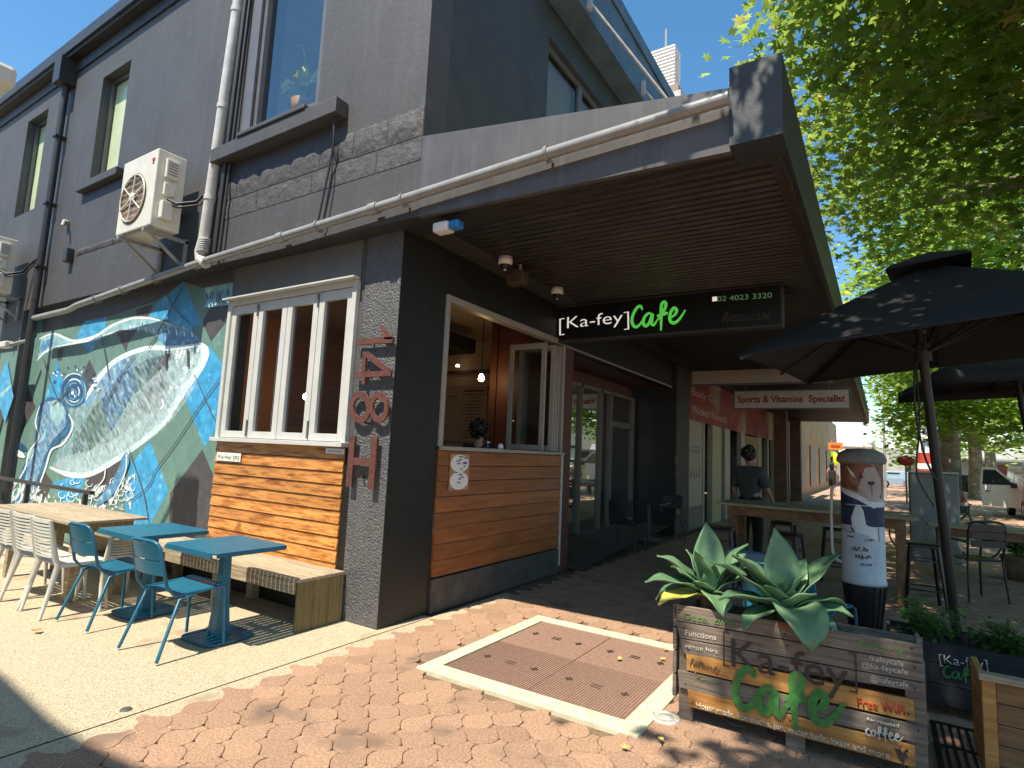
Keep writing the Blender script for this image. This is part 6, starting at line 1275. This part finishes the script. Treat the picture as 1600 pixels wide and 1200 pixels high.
# white vehicle with open door
M_car = mat('car_white', (.72, .72, .70), .25, .03, 1); M_cgl = mat('car_glass', (.03, .04, .045), .08, .1); M_tyre = mat('tyre', (.015, .015, .015), .8)
def vehicle(x, y, L, Wd, H, hood, label, m_, cat, rot=0, opendoor=False, group=None, box=False, nm='parked_car'):
    """side view toward -x ... built along +X, nose at +X"""
    e = empty(nm, (x, y, 0), label, cat, group); e.rotation_euler = (0, 0, rot)
    z0 = .32; zb = H*.56
    if box: prof = [(0, z0), (0, H-.12), (.12, H), (L-hood-.35, H), (L-hood+.25, zb+.08), (L-.15, zb-.1), (L, zb-.3), (L, z0)]
    else: prof = [(0, z0), (0, zb-.05), (.25, zb), (.8, H-.05), (1.2, H), (L-hood-.6, H), (L-hood+.15, zb+.05), (L-.2, zb-.12), (L, zb-.3), (L, z0)]
    n = len(prof); vs = []
    for yy, ins in ((0, 1), (.06, 0), (Wd-.06, 0), (Wd, 1)):
        for (px, pz) in prof:
            t_ = max(0, (pz-zb)/(H-zb)) ; yo = yy+(.14*t_ if yy < Wd/2 else -.14*t_); vs.append((px, yo, pz-(0.0 if not ins else .0)))
    mb = MB(); mb.add(vs, [tuple(reversed(range(n))), tuple(range(3*n, 4*n))]+[(r_*n+i, r_*n+(i+1) % n, (r_+1)*n+(i+1) % n, (r_+1)*n+i) for r_ in range(3) for i in range(n)])
    local(mb, 'body', m_, e, .03)
    for sgn, yy in ((-1, -.004), (1, Wd+.004)):
        xs0 = (.25 if box else .95); xs1 = L-hood-.15
        for a_, b_ in ((xs0, (xs0+xs1)/2-.05), ((xs0+xs1)/2+.05, xs1)):
            k0 = .02 if sgn < 0 else -.02; k1 = .125 if sgn < 0 else -.125; mb = MB(); b2 = b_-(.35 if b_ == xs1 else 0); mb.prism([V((a_, yy+k0, zb+.04)), V((b_, yy+k0, zb+.04)), V((b2, yy+k1, H-.12)), V((a_+.06, yy+k1, H-.12))], V((0, -.006*-sgn, 0))); local(mb, 'side_window', M_cgl, e)
    mb = MB(); mb.prism([V((L-hood+.2, .1, zb+.12)), V((L-hood+.2, Wd-.1, zb+.12)), V((L-hood-.42, Wd-.2, H-.06)), V((L-hood-.42, .2, H-.06))], V((.02, 0, .02))); local(mb, 'windscreen', M_cgl, e)
    for wx in (.8, L-.85):
        for wy in (-.03, Wd-.17):
            mb = MB(); Mr = Matrix.Rotation(-math.pi/2, 4, 'X'); mb.lathe([(0, 0), (.33, 0), (.34, .03), (.34, .17), (.33, .2), (0, .2)], (wx, wy, .34), 24, Mr); wh = local(mb, 'wheel', M_tyre, e)
            mb = MB(); mb.lathe([(0, -.01), (.17, -.005), (.2, .0), (.2, .21), (0, .215)], (wx, wy, .34), 16, Mr); local(mb, 'rim', M_galv, wh)
    for wy in (.12, Wd-.32): mb = MB(); mb.box(L-.04, L+.01, wy, wy+.2, zb-.32, zb-.2); local(mb, 'headlight', M_screen, e, .01); mb = MB(); mb.box(-.012, .03, wy, wy+.16, zb-.3, zb-.12); local(mb, 'tail_light', M_red, e)
    if opendoor:
        mb = MB(); mb.prism([V((0, 0, .4)), V((-1.05, 0, .42)), V((-1.1, 0, zb+.05)), V((-1.02, .0, H-.1)), V((-.6, .0, H-.12)), V((0, 0, zb+.1))], V((0, .06, 0))); d_ = local(mb, 'open_door', m_, e, .01); d_.location = (L-hood-.25, -.06, 0); d_.rotation_euler = (0, 0, math.radians(76))
        mb = MB(); mb.prism([V((-.1, -.004, zb+.13)), V((-1.02, -.004, zb+.1)), V((-.97, -.004, H-.2)), V((-.62, -.004, H-.2))], V((0, -.004, 0))); local(mb, 'door_window', M_cgl, d_); mb = MB(); mb.box(-.95, -.8, -.03, 0, zb-.15, zb-.11); local(mb, 'door_handle', M_black, d_)
        mb = MB(); mb.box(-.18, -.02, -.2, -.03, zb+.02, zb+.2); local(mb, 'mirror', M_black, d_, .02)
    return e
q = P(1520, 783, 'Z', 0)
hg = P(1590, 745, 'Y', 24)
vehicle(hg.x+.06, 27.35, 4.6, 1.8, 1.95, 1.0, 'white van with its front door standing open at the right edge of the street', M_car, 'van', rot=math.radians(-90), opendoor=True, box=True, nm='parked_van')
vehicle(hg.x+1.9, 36, 4.4, 1.8, 2.4, .9, 'tall grey vehicle parked behind the white van', mat('car_grey', (.25, .27, .28), .3, .05), 'van', rot=math.radians(-92), box=True, nm='parked_van')
vehicle(6.7, 44, 4.2, 1.7, 1.45, 1.1, 'dark car glimpsed between the grey box and the white van', mat('car_dark', (.03, .032, .035), .25, .1), 'car', rot=.1, nm='parked_car')
vehicle(3.1, 56, 4.2, 1.7, 1.45, 1.1, 'pale blue car far down the street left of the red cone', mat('car_blue', (.25, .35, .45), .25, .1), 'car', rot=.05, nm='parked_car')
vehicle(11.5, 30, 4.2, 1.7, 1.45, 1.1, 'dark parked car at the far right beyond the white van', MATS['car_dark'], 'car', rot=math.radians(-85), nm='parked_car')
vehicle(5.2, 50, 4.2, 1.7, 1.5, 1.1, 'silver car far down the street right of the red cone', mat('car_silver', (.4, .41, .42), .25, .05), 'car', rot=.05, nm='parked_car')
hd_ = MB(); hd_.box(8.4, 8.9, 44, 44.6, 0, 1.0); tag(hd_.build('litter_bin', M_flash, None, .05), 'dark street bin on the kerb far down the pavement', 'bin')
# red and white cone structure, stop-like sign, lamp post
q = P(1447, 735, 'Y', 36); e = empty('striped_tower', (q.x, 36, 0), 'red and white tapering street tower with a lantern top', 'tower'); zt_ = P(1447, 650, 'Y', 36).z; tk = .62
mb = MB(); mb.lathe([(.62, 0), (.5, 1.2), (.45, 1.7)], (q.x, 36, 0), 16); part(mb, 'base', M_red, e); mb = MB(); mb.lathe([(.45, 1.7), (.41, 2.0)], (q.x, 36, 0), 16); mb.lathe([(.34, 2.6), (.12, 4.2), (.08, 4.3)], (q.x, 36, 0), 16); part(mb, 'white_band', M_white, e); mb = MB(); mb.lathe([(.41, 2.0), (.34, 2.6)], (q.x, 36, 0), 16); part(mb, 'red_band', M_red, e); mb = MB(); mb.lathe([(.08, 4.3), (.24, 4.4), (.24, 4.8), (.14, 5.0), (0, 5.1)], (q.x, 36, 0), 16); part(mb, 'lantern', M_screen, e)
q = P(1415, 720, 'Y', 30); e = empty('red_sign', (q.x, 30, 0), 'small red oval sign on a thin post left of the striped tower', 'sign'); mb = MB(); mb.lathe([(0, .03), (.24, .03), (.24, 0)], (q.x, 30, q.z), 20, Matrix.Scale(1.5, 4, X_) @ Matrix.Rotation(math.pi/2, 4, 'X')); part(mb, 'board', M_red, e); mb = MB(); mb.tube([(q.x, 30.05, 0), (q.x, 30.05, q.z)], .04, 8); part(mb, 'post', M_galv, e)
q = P(1383, 735, 'Y', 34); e = empty('light_pole', (q.x, 34, 0), 'slim pale street pole between the cylinder and the striped tower', 'pole'); mb = MB(); mb.tube([(q.x, 34, 0), (q.x, 34, 6.5)], .06, 8); part(mb, 'shaft', M_galv, e); mb = MB(); mb.box(q.x-.1, q.x+.5, 33.9, 34.1, 6.5, 6.6); part(mb, 'lamp_head', M_galv, e)
# far shop fronts across the street (bright, sunlit)
fs_ = empty('far_shops', (10, 80, 0), 'row of pale low shopfronts far across the street behind the trees', 'building'); mb = MB(); mb.box(3, 46, 80, 90, 0, 4.2); part(mb, 'wall', mat('far_pale', (.5, .48, .44), .8, .2, .4), fs_)
random.seed(4)
for k in range(9): mb = MB(); mb.box(3.5+k*4.4, 6.6+k*4.4, 79.9, 79.98, .3, 2.6); part(mb, 'shopfront', mat('far_window%d' % (k % 3), ((.05, .08, .1), (.2, .25, .3), (.3, .08, .05))[k % 3], .3, .3, 1), fs_)
mb = MB(); mb.box(3, 46, 77.5, 79.89, 3.0, 3.2); part(mb, 'street_awning', M_galv, fs_)
rb = empty('roadside_building', (30, 30, 0), 'low cream building behind the trees at the right edge', 'building'); mb = MB(); mb.box(22, 40, 30, 60, 0, 5); part(mb, 'wall', mat('cream_wall', (.5, .46, .38), .8, .15, 1), rb)
for k in range(4): mb = MB(); mb.box(21.9, 21.98, 32+k*6, 35+k*6, .8, 2.6); part(mb, 'window', M_cgl, rb)
# opposite side of the lane behind the viewer: brick building, reflected in the glass
ob = empty('brick_building', (-4, -8.5, 0), 'brick building across the lane behind the viewer', 'building'); mb = MB(); mb.box(-22, 1.4, -16, -8.2, 0, 6.85)
mbb = bpy.data.materials.new('lane_brick'); mbb.use_nodes = True; N = mbb.node_tree.nodes; L = mbb.node_tree.links
bt = N.new('ShaderNodeTexBrick'); bt.inputs['Scale'].default_value = 4; bt.inputs['Color1'].default_value = (.22, .09, .06, 1); bt.inputs['Color2'].default_value = (.16, .07, .05, 1); bt.inputs['Mortar'].default_value = (.2, .17, .14, 1)
tc = N.new('ShaderNodeTexCoord'); mp = N.new('ShaderNodeMapping'); mp.inputs['Rotation'].default_value = (math.pi/2, 0, 0); L.new(tc.outputs['Object'], mp.inputs[0]); L.new(mp.outputs[0], bt.inputs[0]); L.new(bt.outputs[0], N['Principled BSDF'].inputs[0])
part(mb, 'wall', mbb, ob)
for k in range(4): mb = MB(); mb.box(-18+k*4.6, -16+k*4.6, -8.195, -8.14, 1, 2.6); part(mb, 'window', M_cgl, ob)
mb = MB(); mb.prism([V(p) for p in ((-22, -5.9, 6.9), (-1.54, -5.97, 6.9), (-.62, -6.03, 6.9), (-.18, -6.02, 6.9), (.27, -5.97, 6.9), (.5, -5.8, 6.9), (1.0, -5.6, 6.9), (1.5, -5.55, 6.9), (1.5, -16, 6.9), (-22, -16, 6.9))], V((0, 0, .12))); part(mb, 'roof', M_flash, ob)  # unseen roof, front edge shaped to cast the shade on the near path
# telecom tower on the skyline
q = P(1040, 120, 'Y', 40); e = empty('telecom_mast', (q.x, 40, 0), 'pale louvred square mast with a whip aerial rising above the awning roofline', 'mast')
zt_ = P(1040, 86, 'Y', 40).z; zb_ = P(1040, 150, 'Y', 40).z; w_ = 1.0; mb = MB(); n = 15
for k in range(n): z = zb_-.6+(zt_-zb_+.6)*k/(n-1); mb.box(q.x-w_, q.x+w_, 39.2, 40.8, z, z+.11)
part(mb, 'louvres', M_white, e); mb = MB(); mb.tube([(q.x, 40, 8.5), (q.x, 40, zt_+2.3)], .1, 8)
for i in (-.5, .5):
    for j in (-.5, .5): mb.tube([(q.x+i, 40+j, 8.5), (q.x+i, 40+j, zt_)], .06, 6)
part(mb, 'mast_pole', M_galv, e)
bt_ = empty('tower_building', (q.x, 42, 0), 'distant building block under the louvred mast', 'building'); mb = MB(); A = P(1050, 138, 'Y', 39); mb.box(q.x-4, A.x+.7, 39, 50, 0, A.z-.3); part(mb, 'wall', MATS['far_grey'], bt_); mb = MB(); mb.box(A.x-.8, A.x+.5, 39, 41, A.z-.3, A.z+.3); part(mb, 'roof_plant', mat('plant_brown', (.25, .2, .15), .7), bt_)
# ================================================================ PEOPLE
def person(loc, rz, label, joints, edges, radii, clothes, hairs, skin, scale=1, cat='person'):
    e = empty('person', loc, label, cat); e.rotation_euler = (0, 0, rz); e.scale = (scale,)*3
    def skinmesh(name, js, es, rad, m_, parent, sub=2):
        me = bpy.data.meshes.new(name); idx = {k: i for i, k in enumerate(js)}; me.from_pydata([joints[k] for k in js], [(idx[a_], idx[b_]) for a_, b_ in es if a_ in idx and b_ in idx], [])
        ob = bpy.data.objects.new(name, me); C.objects.link(ob); ob.modifiers.new('s', 'SKIN'); 
        if not me.skin_vertices: me.skin_vertices.new()
        for k, i in idx.items(): r_ = rad[k]; me.skin_vertices[0].data[i].radius = r_ if isinstance(r_, tuple) else (r_, r_)
        me.skin_vertices[0].data[0].use_root = True
        ss = ob.modifiers.new('u', 'SUBSURF'); ss.levels = ss.render_levels = sub
        dg = bpy.context.evaluated_depsgraph_get(); dg.update(); m2 = bpy.data.meshes.new_from_object(ob.evaluated_get(dg)); bpy.data.objects.remove(ob)
        m2.name = name; m2.materials.clear(); m2.materials.append(m_)
        for p in m2.polygons: p.use_smooth = True
        o = bpy.data.objects.new(name, m2); C.objects.link(o); o.parent = parent; return o
    skinmesh('body', list(joints), edges, radii, skin, e)
    for nm, js, grow, m_ in clothes: skinmesh(nm, js, edges, {k: tuple(v_+grow for v_ in radii[k]) if isinstance(radii[k], tuple) else radii[k]+grow for k in js}, m_, e)
    for nm, c, r_, m_ in hairs:
        if nm == 'hair_curls':
            mb = MB(); rn = random.Random(3)
            for k in range(70):
                d_ = V((rn.gauss(0, 1), rn.gauss(-.3, 1), rn.gauss(.25, .9))).normalized(); p_ = V(c)+V((d_.x*r_[0], d_.y*r_[1], d_.z*r_[2])); q_ = rn.uniform(.018, .034); mb.lathe([(0, -q_), (q_*.7, -q_*.7), (q_, 0), (q_*.7, q_*.7), (0, q_)], p_, 8)
            local(mb, nm, m_, e); continue
        mb = MB(); Mx = Matrix.Diagonal((*r_, 1)); mb.lathe([(0, -1), (.5, -.87), (.87, -.5), (1, 0), (.87, .5), (.5, .87), (0, 1)], c, 14, Mx); local(mb, nm, m_, e)
    return e
def skel(pose):
    J = {'pelvis': (0, 0, .97), 'waist': (0, .0, 1.1), 'chest': (0, 0, 1.32), 'neck': (0, .0, 1.47), 'chin': (0, .02, 1.55), 'head': (0, .02, 1.65), 'crown': (0, .0, 1.74), 'nose': (0, .115, 1.62),
         'shL': (-.17, 0, 1.41), 'elL': (-.25, -.03, 1.14), 'wrL': (-.26, .08, .90), 'haL': (-.26, .11, .81), 'shR': (.17, 0, 1.41), 'elR': (.25, -.03, 1.14), 'wrR': (.26, .08, .90), 'haR': (.26, .11, .81),
         'hiL': (-.09, 0, .90), 'knL': (-.11, .03, .49), 'anL': (-.11, -.02, .09), 'toL': (-.12, .13, .04), 'hiR': (.09, 0, .90), 'knR': (.11, .03, .49), 'anR': (.11, -.02, .09), 'toR': (.12, .13, .04)}
    for h_ in 'LR':
        w_ = V(J['ha'+h_])
        for i, (dx, l) in enumerate(((-.02, .07), (-.007, .08), (.007, .078), (.02, .06))): J[f'f{h_}{i}'] = (w_.x, w_.y+dx, w_.z-l)
        J[f't{h_}'] = (w_.x, w_.y+.045, w_.z-.01)
    J.update(pose)
    E = [('pelvis', 'waist'), ('waist', 'chest'), ('chest', 'neck'), ('neck', 'chin'), ('chin', 'head'), ('head', 'crown'), ('head', 'nose')]
    for s_ in 'LR':
        E += [('chest', 'sh'+s_), ('sh'+s_, 'el'+s_), ('el'+s_, 'wr'+s_), ('wr'+s_, 'ha'+s_), ('pelvis', 'hi'+s_), ('hi'+s_, 'kn'+s_), ('kn'+s_, 'an'+s_), ('an'+s_, 'to'+s_), ('ha'+s_, 't'+s_)]+[('ha'+s_, f'f{s_}{i}') for i in range(4)]
    Rr = {'pelvis': (.15, .11), 'waist': (.135, .1), 'chest': (.16, .115), 'neck': .055, 'chin': .07, 'head': .095, 'crown': .075, 'nose': .014}
    for s_ in 'LR':
        Rr.update({'sh'+s_: .062, 'el'+s_: .042, 'wr'+s_: .027, 'ha'+s_: (.018, .035), 'hi'+s_: .09, 'kn'+s_: .058, 'an'+s_: .04, 'to'+s_: .035, 't'+s_: .009}); Rr.update({f'f{s_}{i}': .0085 for i in range(4)})
    return J, E, Rr
M_skin = mat('skin', (.38, .22, .15), .55, .05); M_hair = mat('hair_dark', (.012, .009, .007), .5, .3, 40); M_tee = mat('tee_grey', (.05, .06, .055), .8, .1, 6); M_cloth = mat('cloth_black', (.012, .012, .014), .8, .2)  # tee grey darkened to imitate the shade on its wearer
J, E_, Rr = skel({'elR': (.27, .0, 1.15), 'wrR': (.25, .2, .98), 'haR': (.24, .27, .93)})
for i in range(4): J[f'fR{i}'] = (.22+.014*i, .33, .88)
J['tR'] = (.22, .31, .95)
person((P(1172, 760, 'Y', 6.1).x, 6.1, 0), -.3, 'person in a grey tee shirt walking away past the shop fronts, hair in a bun', J, E_, Rr, [('tee_shirt', ['pelvis', 'waist', 'chest', 'shL', 'elL', 'shR', 'elR', 'hiL', 'hiR'], .036, M_tee), ('trousers', ['waist', 'pelvis', 'hiL', 'knL', 'anL', 'hiR', 'knR', 'anR'], .024, M_cloth)], [('hair', (0, -.02, 1.68), (.105, .115, .12), M_hair), ('hair_bun', (0, -.13, 1.72), (.05, .05, .05), M_hair), ('hair_curls', (0, -.04, 1.69), (.095, .10, .105), M_hair)], M_skin, 1.04)
J, E_, Rr = skel({'knL': (-.1, .12, .5), 'anL': (-.1, .12, .12), 'toL': (-.1, .26, .06), 'knR': (.1, -.02, .48), 'anR': (.1, -.2, .13), 'toR': (.1, -.1, .04), 'elL': (-.27, -.08, 1.16)})
person((P(1301, 775, 'Z', 0).x, P(1301, 775, 'Z', 0).y, 0), -.1, 'person in a short black dress with long dark hair walking away in the bright gap', J, E_, Rr, [('dress', ['pelvis', 'waist', 'chest', 'shL', 'shR', 'hiL', 'knL', 'hiR', 'knR'], .035, M_cloth)], [('hair', (0, -.03, 1.62), (.11, .11, .19), M_hair), ('hair_curls', (0, -.04, 1.6), (.11, .11, .22), M_hair)], M_skin, 1.02)
J, E_, Rr = skel({'knL': (-.12, .42, .95), 'anL': (-.12, .42, .52), 'toL': (-.12, .56, .48), 'knR': (.12, .42, .95), 'anR': (.12, .42, .52), 'toR': (.12, .56, .48), 'elL': (-.25, .1, 1.2), 'wrL': (-.2, .32, 1.15), 'haL': (-.18, .4, 1.14), 'elR': (.25, .1, 1.2), 'wrR': (.2, .32, 1.15), 'haR': (.18, .4, 1.14)})
for s_ in 'LR':
    h_ = J['ha'+s_]
    for i in range(4): J[f'f{s_}{i}'] = (h_[0]-.02+.013*i, h_[1]+.07, h_[2]-.02)
    J['t'+s_] = (h_[0], h_[1]+.03, h_[2]+.035)
person((-.76, 2.42, .3), .6, 'person with curly dark hair seated inside the serving window, only head and shoulders showing', J, E_, Rr, [('top', ['pelvis', 'waist', 'chest', 'shL', 'elL', 'shR', 'elR'], .02, M_cloth), ('trousers', ['pelvis', 'hiL', 'knL', 'anL', 'hiR', 'knR', 'anR'], .012, M_cloth)], [('hair', (0, -.03, 1.68), (.12, .125, .12), M_hair), ('hair_curls', (.0, -.02, 1.67), (.135, .135, .135), M_hair)], M_skin, .95)
mb = MB(); mb.box(-1.15, -.75, 2.1, 2.5, .88, .93); e = empty('cafe_stool', (-.95, 2.3, 0), 'stool under the seated person inside the cafe', 'stool'); part(mb, 'seat', M_intd, e); mb = MB(); mb.tube([(-.95, 2.3, 0), (-.95, 2.3, .88)], .04, 8); part(mb, 'leg', M_intd, e)
J, E_, Rr = skel({'pelvis': (0, 0, .5), 'waist': (0, .02, .66), 'chest': (0, .04, .88), 'neck': (0, .06, 1.02), 'chin': (0, .1, 1.1), 'head': (0, .1, 1.2), 'crown': (0, .08, 1.29), 'nose': (0, .2, 1.17), 'shL': (-.17, .04, .96), 'elL': (-.24, .1, .7), 'wrL': (-.15, .32, .62), 'haL': (-.12, .38, .6), 'shR': (.17, .04, .96), 'elR': (.24, .1, .7), 'wrR': (.15, .32, .62), 'haR': (.12, .38, .6), 'hiL': (-.09, .02, .47), 'hiR': (.09, .02, .47), 'knL': (-.13, .42, .47), 'anL': (-.13, .45, .1), 'toL': (-.13, .58, .05), 'knR': (.13, .42, .47), 'anR': (.13, .45, .1), 'toR': (.13, .58, .05)})
for s_ in 'LR':
    h_ = J['ha'+s_]
    for i in range(4): J[f'f{s_}{i}'] = (h_[0]-.02+.013*i, h_[1]+.06, h_[2]-.03)
    J['t'+s_] = (h_[0], h_[1]+.03, h_[2]+.03)
q = P(1497, 765, 'Y', 19); person((q.x, 19, 0), 2.6, 'person in pink seated outdoors beyond the grey box', J, E_, Rr, [('top', ['pelvis', 'waist', 'chest', 'shL', 'elL', 'shR', 'elR'], .02, mat('cloth_pink', (.42, .26, .24), .8)), ('trousers', ['pelvis', 'hiL', 'knL', 'anL', 'hiR', 'knR', 'anR'], .012, M_cloth)], [('hair', (0, .06, 1.23), (.11, .115, .12), M_hair)], M_skin)
mb = MB(); e = empty('street_bench', (q.x, 19, 0), 'low street bench under the person in pink', 'bench'); mb.box(q.x-.8, q.x+.8, 18.7, 19.2, .36, .4); part(mb, 'seat', M_oldw, e)
for s_ in (-.7, .6): mb = MB(); mb.box(q.x+s_, q.x+s_+.08, 18.75, 19.15, 0, .36); part(mb, 'leg', M_galv, e)
# entry table and chair in the dark recess
e = empty('bistro_table', (.25, 6.3, .1), 'small dark table in the shaded cafe entry', 'table'); mb = MB(); mb.box(-.3, .3, -.3, .3, .7, .73); local(mb, 'table_top', M_flash, e, .004); mb = MB(); mb.tube([(0, 0, .02), (0, 0, .7)], .03, 8); local(mb, 'column', M_flash, e); mb = MB(); mb.lathe([(0, .03), (.2, .03), (.22, .0)], (0, 0, 0), 16); local(mb, 'base', M_flash, e)
for (x, y, r, lb) in ((.2, 5.35, 0, 'dark chair nearest the serving window in the shaded entry'), (.3, 7.2, 3.1, 'dark chair on the far side of the small entry table')):
    o = copy_tree(ch0); o.location = (x, y, .08); o.rotation_euler = (0, 0, r); tag(o, lb, 'chair', 'dark chairs in the entry')
    for c_ in o.children: c_.data = c_.data.copy(); c_.data.materials.clear(); c_.data.materials.append(M_flash)
